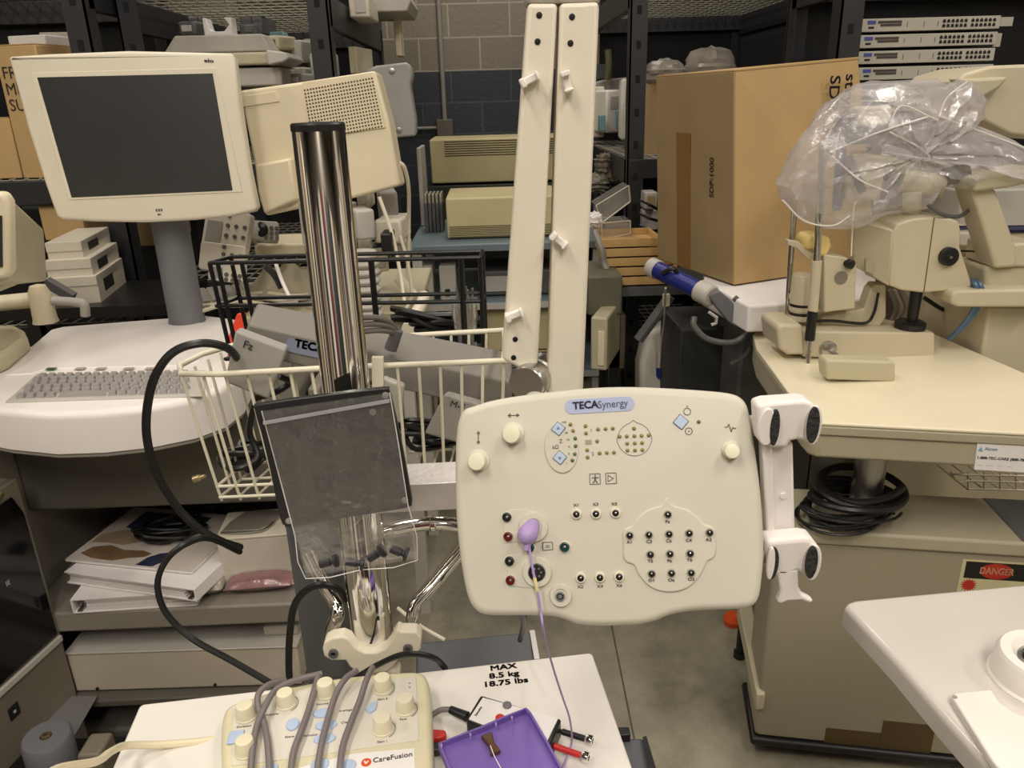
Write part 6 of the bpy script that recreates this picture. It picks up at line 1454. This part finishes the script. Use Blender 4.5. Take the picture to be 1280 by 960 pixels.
# TECA grey devices inside
TG = mat('amplifier_grey', (124, 120, 113), .5)
def long_box(label, FTL, FTR, FBR, FBL, BTL, BTR, Yf, Yb_, m, name='amplifier_box', bev=.004):
    ftl, ftr, fbr, fbl = [PY(*p, Yf) for p in (FTL, FTR, FBR, FBL)]; btl, btr = [PY(*p, Yb_) for p in (BTL, BTR)]
    bbl = btl + (fbl - ftl); bbr = btr + (fbr - ftr)
    q_ = thing(name, label, 'amplifier', (fbl + fbr + bbl + bbr) / 4); MB().hexa([fbl, fbr, bbr, bbl, ftl, ftr, btr, btl]).build('housing', m, q_, bevel=bev, seg=3)
    return q_, Face((ftl + fbr) / 2 + Vector((0, -.0008, 0)), ftr - ftl, ftl - fbl)
q_, Fq = long_box('long grey amplifier with a blue-grey name pill lying slanted across the white basket', (310, 405), (640, 478), (640, 520), (299, 440), (322, 378), (640, 440), 1.085, 1.15, TG)
u, v = Fq.uv(372, 433); 
MB(Fq.M).prism(rrect(Fq.uv(356, 430)[0], Fq.uv(430, 445)[0], v - .0105, v + .0105, .01), 0, .0012).build('logo_pill', mat('pill_grey_blue', (132, 138, 158), .4), q_)
u, v = Fq.uv(369, 427); MB(Fq.M).text('TECA', .017, Matrix.Translation((u, Fq.uv(385, 432)[1], .0014)), 'LEFT', bold=.04).build('logo', NAVY, q_)
q_, Fq = long_box('small light grey box marked Fz below the long grey amplifier, left end of the basket', (294, 413), (358, 437), (336, 500), (280, 478), (300, 408), (362, 431), 1.045, 1.07, mat('amplifier_light_grey', (158, 155, 148), .5), 'lead_box')
g = MB(Fq.M).text('Fz', .016, Fq.T(310, 432, .001)); a_ = Fq.uv(292, 436); b_ = Fq.uv(326, 443); g.build('lettering', INK, q_)
q_, Fq = long_box('light grey box with printed marks low in the basket, left of the panel', (555, 492), (600, 505), (592, 560), (530, 542), (560, 488), (604, 500), 1.045, 1.07, mat('amplifier_light_grey', (158, 155, 148), .5), 'lead_box')
MB(Fq.M).text('M-E', .014, Fq.T(572, 507, .001)).build('lettering', INK, q_)
q_, Fq = long_box('light grey device corner showing right of the pole inside the basket', (478, 472), (505, 482), (500, 530), (470, 520), (480, 468), (507, 478), 1.045, 1.068, LGREY, 'lead_box')
pile('cable_pile', 'black cables coiled on the basket floor right of the pole', 545, 556, PY(545, 570, 1.09).z, .065, .03, 22, .0045, seed=5, hgt=.04)
pile('cable_pile', 'black cables tangled at the left end of the white basket', 322, 590, zbt + .004, .05, .04, 18, .0045, seed=6, hgt=.05)
cable('black_cable', 'black cable rising through the basket left part beside the black plate', [(318, 505, 1.08), (312, 540, 1.08), (322, 570, 1.07), (300, 585, 1.05), (280, 582, 1.06), (276, 570, 1.09), (300, 560, 1.12)], .0048)
cable('black_cable', 'black cable sagging behind the pole from the grey Fz box', [(348, 470, 1.10), (362, 478, 1.12), (345, 490, 1.12), (318, 498, 1.10)], .005)
for k in range(3): cable('grey_cable', ('upper', 'middle', 'lower')[k] + ' grey lead curving over the long grey amplifier right of the pole', [(450, 397 + k * 9, 1.02), (470, 397 + k * 8, 1.04), (486, 402 + k * 6, 1.06), (496, 412 + k * 3, 1.08)], .0042, mat('lead_grey', (110, 106, 102), .45))
tag(MB().cyl(PY(497, 412, 1.075), PY(488, 437, 1.075), .0085, .0095).build('cable_plug', DGREY, bevel=.001), 'dark round plug standing on the long grey amplifier right of the pole', 'plug')
# red-orange patch
YR = PZ(290, 449, 1.05).y
tag(MB().slab(fxz(((296, 393), (306, 392), (307, 410), (296, 450), (284, 449), (286, 420)), YR), YR, YR + .012).build('red_tag', HIVIS, bevel=.001), 'bright red-orange tag standing on the white deck behind the black basket corner', 'tag')

# ---- black wire basket behind
zk = PY(430, 326, 1.35).z
a0, a1 = PZ(262, 329, zk), PZ(600, 322, zk); b1, b0 = PZ(602, 313, zk), PZ(300, 318, zk)
b1 = Vector((a1.x + .004, a1.y + .06, zk)); b0 = Vector((a0.x + .02, a0.y + .055, zk))
t = thing('wire_basket', 'black wire basket behind the white basket and chrome pole', 'basket', ((a0.x + a1.x) / 2, 1.38, zk - .16))
BW = mat('black_wire', (16, 16, 18), .3)
dz = zk - PY(430, 377, a0.y).z
g = MB()
for z_ in (0, dz):
    P4 = [p - Vector((0, 0, z_)) for p in (a0, a1, b1, b0)]
    for i in range(4): g.cyl(P4[i], P4[(i + 1) % 4], .0038, seg=8); g.ball(P4[i], .0038, 8, 6)
g.build('rings', BW, t)
g = MB()
H_ = dz * 2.3
for p, q in ((a0, b0), (a1, b1)):
    for k in (0, 1): s_ = p.lerp(q, k); g.cyl(s_ - Vector((0, 0, 0)), s_ - Vector((-.012 * (1 if p is a0 else -.0), 0, H_)), .0042, seg=8)
for f in (.03, .12): s_ = a0.lerp(a1, f); g.cyl(s_, s_ - Vector((-.01, 0, H_)), .0042, seg=8)
for f in (.60, .93): s_ = a0.lerp(a1, f); g.cyl(s_, s_ - Vector((0, 0, H_)), .0055, seg=8)
P4 = [p - Vector((0, 0, H_)) for p in (a0, a1, b1, b0)]
for i in range(4): g.cyl(P4[i], P4[(i + 1) % 4], .0038, seg=8)
for k in range(8): g.cyl(P4[0].lerp(P4[1], k / 7), P4[3].lerp(P4[2], k / 7), .0025, seg=6)
g.build('wires', BW, t)
pile('cable_pile', 'black cables lying in the black basket, showing above the white rim', 545, 420, PZ(545, 420, zk - H_).z + .004, .10, .025, 22, .006, seed=12, hgt=.06)

# ---- big black cable loops
cable('black_cable', 'thick black cable arching over the white deck and down past the grey cart', [(300, 452, 1.06), (284, 435, 1.02), (252, 429, 1.0), (217, 440, .99), (194, 470, .98), (184, 510, .98), (184, 550, .98), (196, 592, .98), (220, 632, .98), (248, 660, .98), (276, 676, .99), (300, 684, 1.05)], .0058)
cable('black_cable', 'thinner black cable looping before the binders down to the small keypad', [(300, 690, 1.02), (262, 673, .96), (232, 680, .93), (208, 700, .92), (197, 730, .91), (207, 765, .90), (240, 798, .89), (290, 826, .87), (345, 858, .84)], .0045)
cable('black_cable', 'black cable rising from the shelf and hooking over the left chrome tube', [(362, 852, .86), (361, 830, .86), (362, 795, .86), (367, 760, .86), (380, 740, .86), (400, 731, .86), (422, 736, .865), (434, 750, .87)], .0048)
cable('black_cable', 'black cable draped over the clamp collar toward the MAX marking', [(395, 852, .79), (440, 848, .79), (470, 832, .785), (500, 819, .78), (525, 818, .785), (545, 824, .79), (557, 836, .80)], .0038)
cable('black_cable', 'black cable hanging below the panel toward the floor', [(648, 755, .68), (655, 772, .70), (654, 785, .74), (650, 800, .82)], .0035)
cable('cream_cable', 'cream strain-relieved cable leaving the keypad left side and hanging off the shelf', [(278, 922, .70), (250, 927, .69), (200, 931, .68), (158, 932, .66), (138, 940, .63), (120, 952, .60), (70, 962, .55), (40, 985, .5)], .0042, IVORY)

# ---- CareFusion keypad on the shelf
zk2 = ZS + .038
CF = Face(PZ(410, 905, zk2), dx, -dyv)
t = thing('stimulator_keypad', 'yellowed cream control keypad with round knobs and pale blue buttons', 'control keypad', PZ(410, 905, ZS))
KP = mat('keypad_cream', (214, 206, 174), .42, var=.06, scale=20)
o_ = [(276, 960), (275, 925), (277, 898), (282, 884), (296, 876), (340, 862), (390, 851), (440, 843), (500, 838), (523, 838), (533, 844), (538, 862), (540, 900), (541, 960), (538, 1010), (520, 1040), (400, 1060), (300, 1050), (280, 1030), (277, 1000)]
MB(CF.M).dome(cr([CF.uv(*p) for p in o_], 3), -.036, 0, .008, 6).build('housing', KP, t, ang=60)
OV = mat('overlay_white', (214, 208, 196), .35)
MB(CF.M).prism([CF.uv(*p) for p in ((290, 884), (330, 872), (400, 858), (470, 850), (520, 847), (524, 926), (460, 935), (370, 948), (290, 958))], 0, .0008).build('overlay', OV, t, bevel=.0003)
MB(CF.M).prism([CF.uv(*p) for p in ((300, 980), (440, 943), (518, 936), (520, 1000), (300, 1020))], 0, .0009).build('logo_overlay', PAPER, t)
u, v = CF.uv(458, 954); MB(CF.M).prism(circ(u, v, .0052, 24), .0009, .0014).build('logo_disc', ORANGE, t)
g = MB(CF.M).text('\u2713', .005, CF.T(458, 954, .0016)); 
MB(CF.M).text('CareFusion', .0088, CF.T(466, 951, .001, 3), 'LEFT', bold=.01).build('logo', GINK, t)
hk = MB(CF.M); u, v = CF.uv(458, 954)
hk.prism([(u - .0026, v + .0010), (u - .0012, v - .0018), (u, v - .0026), (u + .0026, v + .0008), (u + .0016, v + .0018), (u, v - .0004), (u - .0014, v + .0020)], .0014, .0018); hk.build('logo_heart', PAPER, t)
KC = mat('keypad_knob', (226, 218, 190), .4)
hk_ = .017
for px, py in ((307, 890), (357, 874), (407, 861), (307, 934), (478, 855), (506, 881), (478, 906)):
    u, v = CF.uv(px + 1, py + 7)
    MB(CF.M).lathe((u, v, .0008), (0, 0, 1), [(.0116, 0), (.0116, .0022), (.0108, .003), (.0095, .0150), (.0086, hk_), (.005, hk_ + .0004), (0, hk_ + .0004)], 32).build('knob', KC, t)
bt = [(295, 923, 10, 8, 'r'), (366, 907, 9, 8, 'e'), (403, 893, 13, 6, 'e'), (408, 908, 15, 6, 'e'), (406, 925, 15, 6, 'e'), (400, 957, 12, 7, 'e'), (436, 958, 10, 6, 'e'), (464, 886, 9, 8, 'd'), (338, 962, 10, 6, 'e')]
for px, py, rx, ry, k in bt:
    u, v = CF.uv(px, py); r1 = rx * .00078; r2 = ry * .00110
    pts = rrect(u - r1, u + r1, v - r2, v + r2, .001) if k == 'r' else circ(u, v, r1, 24, r2) if k == 'e' else [(u - r1, v - r2 * .2), (u - r1 * .2, v - r2), (u + r1 * .8, v - r2 * .4), (u + r1, v + r2), (u, v + r2 * .8)]
    MB(CF.M).prism(pts, .0006, .003).build('button', PALEBLUE, t, bevel=.0008)
g = MB(CF.M)
for px, py, s_ in ((340, 893, 'Intensity'), (350, 889, ''), (305, 908, 'Duration'), (403, 880, 'Volume'), (478, 874, 'Gain 2'), (504, 899, 'Rate'), (478, 927, 'Gain 1'), (362, 921, 'Store'), (432, 888, 'Average'), (432, 903, 'Clear'), (388, 919, 'Stimulus'), (512, 854, 'o'), (512, 859, 'o')):
    if s_: g.text(s_, .0040, CF.T(px, py, .001, 0), sx=1.1)
g.build('printed_lettering', GINK, t)
g = MB(CF.M)
for px, py in ((478, 855), (506, 881), (478, 906), (357, 874)):
    u, v = CF.uv(px + 1, py + 7)
    for k in range(8):
        a = math.radians(-60 + k * 15); p = (u + .0128 * math.cos(a), v + .0128 * math.sin(a)); a2 = a + math.radians(15); q = (u + .0128 * math.cos(a2), v + .0128 * math.sin(a2))
        g.prism([p, q, (q[0] + .0007 * math.cos(a2), q[1] + .0007 * math.sin(a2)), (p[0] + .0007 * math.cos(a), p[1] + .0007 * math.sin(a))], .0008, .0012)
g.build('dial_arcs', GINK, t)
GC = mat('grey_lead', (120, 112, 112), .35)
def kc(label, pts, r=.0036):
    o = MB().tube([PZ(px, py, zk2 + h_) for px, py, h_ in pts], r, 10, smooth=6).build('grey_cable', GC); tag(o, label, 'cable')
kc('grey cable crossing the keypad, leftmost strand curling down to the left', [(356, 850, .002), (336, 856, .012), (324, 866, .014), (322, 880, .012), (328, 898, .008), (334, 925, .008), (337, 965, .008), (338, 1000, .008)])
kc('grey cable crossing the keypad, strand crossing over the leftmost one', [(402, 842, .006), (370, 850, .010), (345, 862, .014), (332, 882, .016), (322, 905, .010), (316, 935, .010), (312, 985, .008)])
kc('grey cable crossing the keypad between the two rows of blue buttons and left knobs', [(398, 843, .006), (392, 866, .010), (385, 890, .009), (376, 915, .009), (366, 945, .008), (362, 990, .008)])
kc('grey cable crossing the keypad over the blue oval buttons', [(446, 838, .012), (432, 848, .014), (420, 868, .012), (411, 895, .010), (403, 925, .009), (397, 960, .008), (394, 1000, .008)])
kc('grey cable crossing the keypad rightmost, just left of the right knobs', [(466, 834, .016), (458, 850, .016), (450, 875, .012), (438, 905, .010), (428, 935, .009), (424, 970, .008), (422, 1000, .008)])
# ---- stimulus adaptor box
zt3 = ZS + .026
SB = [PZ(*p, zt3) for p in ((601, 868), (702, 898), (683, 942), (582, 899))]
t = thing('adaptor_box', 'small black adaptor box with white label and red button beneath the purple tray', 'adaptor box', PZ(640, 905, ZS))
MB().prism([(p.x, p.y) for p in SB], ZS + .001, zt3).build('case', BLACK, t, bevel=.003, seg=3)
cs = sum(SB, Vector()) / 4
MB().prism([(cs.x + (p.x - cs.x) * .93, cs.y + (p.y - cs.y) * .86) for p in SB], zt3, zt3 + .0008).build('label_plate', PAPER, t)
for px, py, m, nm in ((634, 883, SLATE, 'grey_button'), (625, 899, RED, 'red_button')):
    c = PZ(px, py, zt3); MB().lathe((c.x, c.y, zt3), (0, 0, 1), [(.0052, 0), (.005, .003), (.004, .004), (0, .0045)], 20).build(nm, m, t)
an = math.atan2((SB[1] - SB[0]).y, (SB[1] - SB[0]).x)
p = PZ(598, 889, zt3 + .001); MB().text('Stimulus', .0045, Matrix.Translation(p) @ Matrix.Rotation(an + math.pi / 2, 4, 'Z')).build('label_lettering', NAVY, t)
MB().cyl(PZ(584, 896, ZS + .012), PZ(563, 887, ZS + .012), .0058, .0045).build('strain_relief', BLACK, t)
MB().tube([PZ(563, 887, ZS + .012), PZ(553, 887, ZS + .011), PZ(546, 890, ZS + .008), PZ(538, 895, ZS + .005)], .0032, 10).build('lead', GC, t)
for nm, m, p0, p1 in (('black_post', BLACK, (704, 915), (733, 924)), ('red_post', RED, (694, 933), (728, 945))):
    a_ = PZ(*p0, ZS + .014); b_ = PZ(*p1, ZS + .014); d = (b_ - a_).normalized()
    q = MB().lathe(a_ - d * .006, d, [(.0022, 0), (.0022, .004), (.0034, .005), (.0034, (b_ - a_).length + .004), (0, (b_ - a_).length + .004)], 16).build(nm, m, t)
    MB().lathe(b_, d, [(.0030, 0), (.0054, .001), (.0058, .005), (.0054, .007), (.003, .0072), (.0028, .003), (0, .003)], 18).build('steel_tip', CHROME, q)
# clips
for nm, lab, m, pts in (('crocodile_clip', 'red crocodile clip at the right side of the keypad', RED, ((534, 911), (548, 911), (557, 912), (558, 919), (548, 922), (536, 921))), ('crocodile_clip', 'black crocodile clip below the red one beside the keypad', BLACK, ((532, 928), (546, 926), (555, 928), (556, 934), (545, 937), (533, 936)))):
    tag(MB().prism([(q.x, q.y) for q in (PZ(x, y, ZS + .012) for x, y in pts)], ZS + .001, ZS + .012).build(nm, m, bevel=.002), lab, 'clip')
# purple tray
zp = zt3 + .007
PT = [(548, 936), (572, 926), (600, 915), (630, 902), (658, 891), (664, 897), (686, 935), (712, 985), (600, 1010), (566, 980)]
pp = [PZ(x, y, zp) for x, y in PT]; poly = [(p.x, p.y) for p in pp]
t = thing('purple_tray', 'purple plastic tray with raised rim lying over the adaptor box at the bottom edge', 'tray', pp[0])
MB().prism(poly, zp - .002, zp + .001).build('base', PURPLE, t)
g = MB(); cpp = Vector((sum(p[0] for p in poly) / 10, sum(p[1] for p in poly) / 10, 0))
for i in range(10):
    a_ = Vector((*poly[i], zp)); b_ = Vector((*poly[(i + 1) % 10], zp)); ci = lambda q: q + (Vector((cpp.x, cpp.y, zp)) - q).normalized() * .003
    g.hexa([a_, b_, ci(b_), ci(a_)] + [q + Vector((0, 0, .008)) for q in (a_, b_, ci(b_), ci(a_))])
g.build('rim', PURPLE, t, bevel=.0006)
g = MB()
for px, py in ((552, 934), (588, 920), (620, 907), (640, 899)): c = PZ(px, py, zp + .008); g.box(c.x - .0009, c.x + .0009, c.y - .002, c.y + .002, zp + .006, zp + .0105)
g.build('rim_tabs', LAV, t)
a_ = PZ(608, 921, zp + .002); b_ = PZ(620, 944, zp + .002); d = b_ - a_; n_ = Vector((-d.y, d.x, 0)).normalized()
o = MB().prism([((a_ + n_ * .0062).x, (a_ + n_ * .0062).y), ((a_ - n_ * .0062).x, (a_ - n_ * .0062).y), ((a_ + d * .55 - n_ * .0036).x, (a_ + d * .55 - n_ * .0036).y), ((b_ - n_ * .0056).x, (b_ - n_ * .0056).y), ((b_ + n_ * .0056).x, (b_ + n_ * .0056).y), ((a_ + d * .55 + n_ * .0036).x, (a_ + d * .55 + n_ * .0036).y)], zp + .0012, zp + .007).build('brown_handle', mat('dark_amber', (84, 54, 32), .3), bevel=.001)
tag(o, 'brown waisted handle lying in the purple tray', 'handle')
tag(MB().tube([PZ(613, 932, zp + .009), PZ(618, 945, zp + .009), PZ(628, 965, zp + .005), PZ(632, 985, zp + .004)], .0005, 6).build('fine_wire', PAPER), 'fine white wire trailing from the brown handle', 'wire')

# ---- things around the shelf
zq = .80
t = thing('grey_console', 'dark slate console with white right edge behind the white shelf, below the panel', 'console', PZ(600, 815, .7))
pq = [PZ(x, y, zq) for x, y in ((520, 803), (664, 789), (668, 825), (640, 860), (520, 870))]
MB().prism([(p.x, p.y) for p in pq], zq - .06, zq).build('housing', mat('console_slate', (92, 94, 100), .45), t, bevel=.004)
e0, e1 = PZ(662, 789, zq), PZ(668, 825, zq); MB().hexa([e0 - Vector((0, 0, .055)), e0 + Vector((.008, 0, -.055)), e1 + Vector((.008, 0, -.055)), e1 - Vector((0, 0, .055)), e0 + Vector((0, 0, .002)), e0 + Vector((.008, 0, .002)), e1 + Vector((.008, 0, .002)), e1 + Vector((0, 0, .002))]).build('edge_strip', PAPER, t)
cq = sum(pq, Vector()) / 5
MB().box(cq.x - .06, cq.x + .06, cq.y - .02, cq.y + .05, 0, zq - .06).build('pedestal', DGREY, t, bevel=.01)
t = thing('slate_case', 'slate case with black edges below the right end of the white shelf', 'case', PZ(795, 950, .78))
pq = [PZ(x, y, .82) for x, y in ((772, 922), (804, 922), (812, 935), (828, 1000), (780, 1000))]
MB().prism([(p.x, p.y) for p in pq], .70, .82).build('housing', mat('console_slate', (92, 94, 100), .45), t, bevel=.004)
MB().hexa([PZ(803, 921, .8205), PZ(808, 920, .8205), PZ(832, 1000, .8205), PZ(818, 1000, .8205), PZ(803, 921, .828), PZ(808, 920, .828), PZ(832, 1000, .828), PZ(818, 1000, .828)]).build('black_edge', BLACK, t)
MB().box(PZ(771, 922, .82).x, PZ(787, 922, .82).x, PZ(771, 922, .82).y - .008, PZ(771, 922, .82).y + .006, .815, .832).build('corner_catch', BLACK, t, bevel=.002)
cq = sum(pq, Vector()) / 5; MB().box(cq.x - .03, cq.x + .03, cq.y - .03, cq.y + .03, 0, .70).build('stand', BLACK, t)
# dark grey column left behind the clamp
x0, x1, _, _ = bxf(372, 690, 410, 850, 1.08)
t = thing('grey_column', 'dark slate column standing behind the left chrome tube', 'column', ((x0 + x1) / 2, 1.12, 0))
MB().box(x0, x1 + .02, 1.08, 1.16, .03, PY(390, 640, 1.08).z).build('shaft', mat('column_slate', (84, 84, 86), .5), t, bevel=.006)
MB().box(x0 - .05, x1 + .12, .98, 1.3, 0, .035).build('foot', DGREY, t, bevel=.008)
MB().tube([PY(497, 760, 1.05), PY(525, 782, 1.02), PY(556, 800, 1.0)], .003, 8).build('cord', CREAM, t)

# ---- white table at the lower right
zw = .95
t = thing('white_table', 'glossy white tabletop with rounded edge in the lower right foreground', 'table', (.75, .65, 0))
wt = [(1056, 757), (1059, 751), (1068, 748), (1130, 742), (1290, 727), (1500, 710), (1700, 1100), (1380, 1100), (1244, 966), (1180, 895), (1120, 825)]
pq = [PZ(x, y, zw) for x, y in wt]
MB().dome([(p.x, p.y) for p in pq], zw - .032, zw, .010, 5).build('table_top', mat('gloss_white', (206, 199, 192), .24, var=.015, coat=.3), t, ang=60)
cw = sum(pq, Vector()) / len(pq)
MB().lathe((cw.x + .15, cw.y, .04), (0, 0, 1), [(.04, 0), (.04, zw - .074)], 24).build('pedestal', LGREY, t)
MB().box(cw.x - .1, cw.x + .4, cw.y - .2, cw.y + .2, 0, .04).build('foot', LGREY, t, bevel=.01)
c = PZ(1302, 850, zw)
t = thing('round_fixture', 'white round raised fixture with dark glass centre on the glossy white table', 'fixture', c)
MB().lathe((c.x, c.y, zw + .0005), (0, 0, 1), [(.056, 0), (.053, .003), (.051, .028), (.047, .034), (.036, .034), (.030, .027), (.028, .024), (0, .024)], 56).build('ring', WHITE, t)
MB().lathe((c.x, c.y, zw + .0245), (0, 0, 1), [(.0285, 0), (.0285, .003), (.025, .004), (.0245, .001)], 40).build('metal_bezel', STEEL, t)
MB().lathe((c.x, c.y, zw + .0245), (0, 0, 1), [(.0245, 0), (.022, .003), (.012, .006), (0, .007)], 40).build('dark_lens', mat('dark_glass', (20, 24, 26), .06), t)
pq = [PZ(x, y, zw + .010) for x, y in ((1189, 870), (1193, 865), (1238, 861), (1250, 877), (1268, 890), (1290, 897), (1420, 950), (1420, 1100), (1330, 1060), (1240, 950))]
t = tag(MB().dome([(p.x, p.y) for p in pq], zw + .0008, zw + .010, .003, 3).build('cover_plate', WHITE, ang=60), 'flat white cover plate with a corner screw on the glossy white table', 'plate')
c = PZ(1194, 871, zw + .0105); MB().lathe((c.x, c.y, zw + .0095), (0, 0, 1), [(.0024, 0), (.0024, .0012), (.0012, .0014)], 12).build('corner_screw', GREY, t)
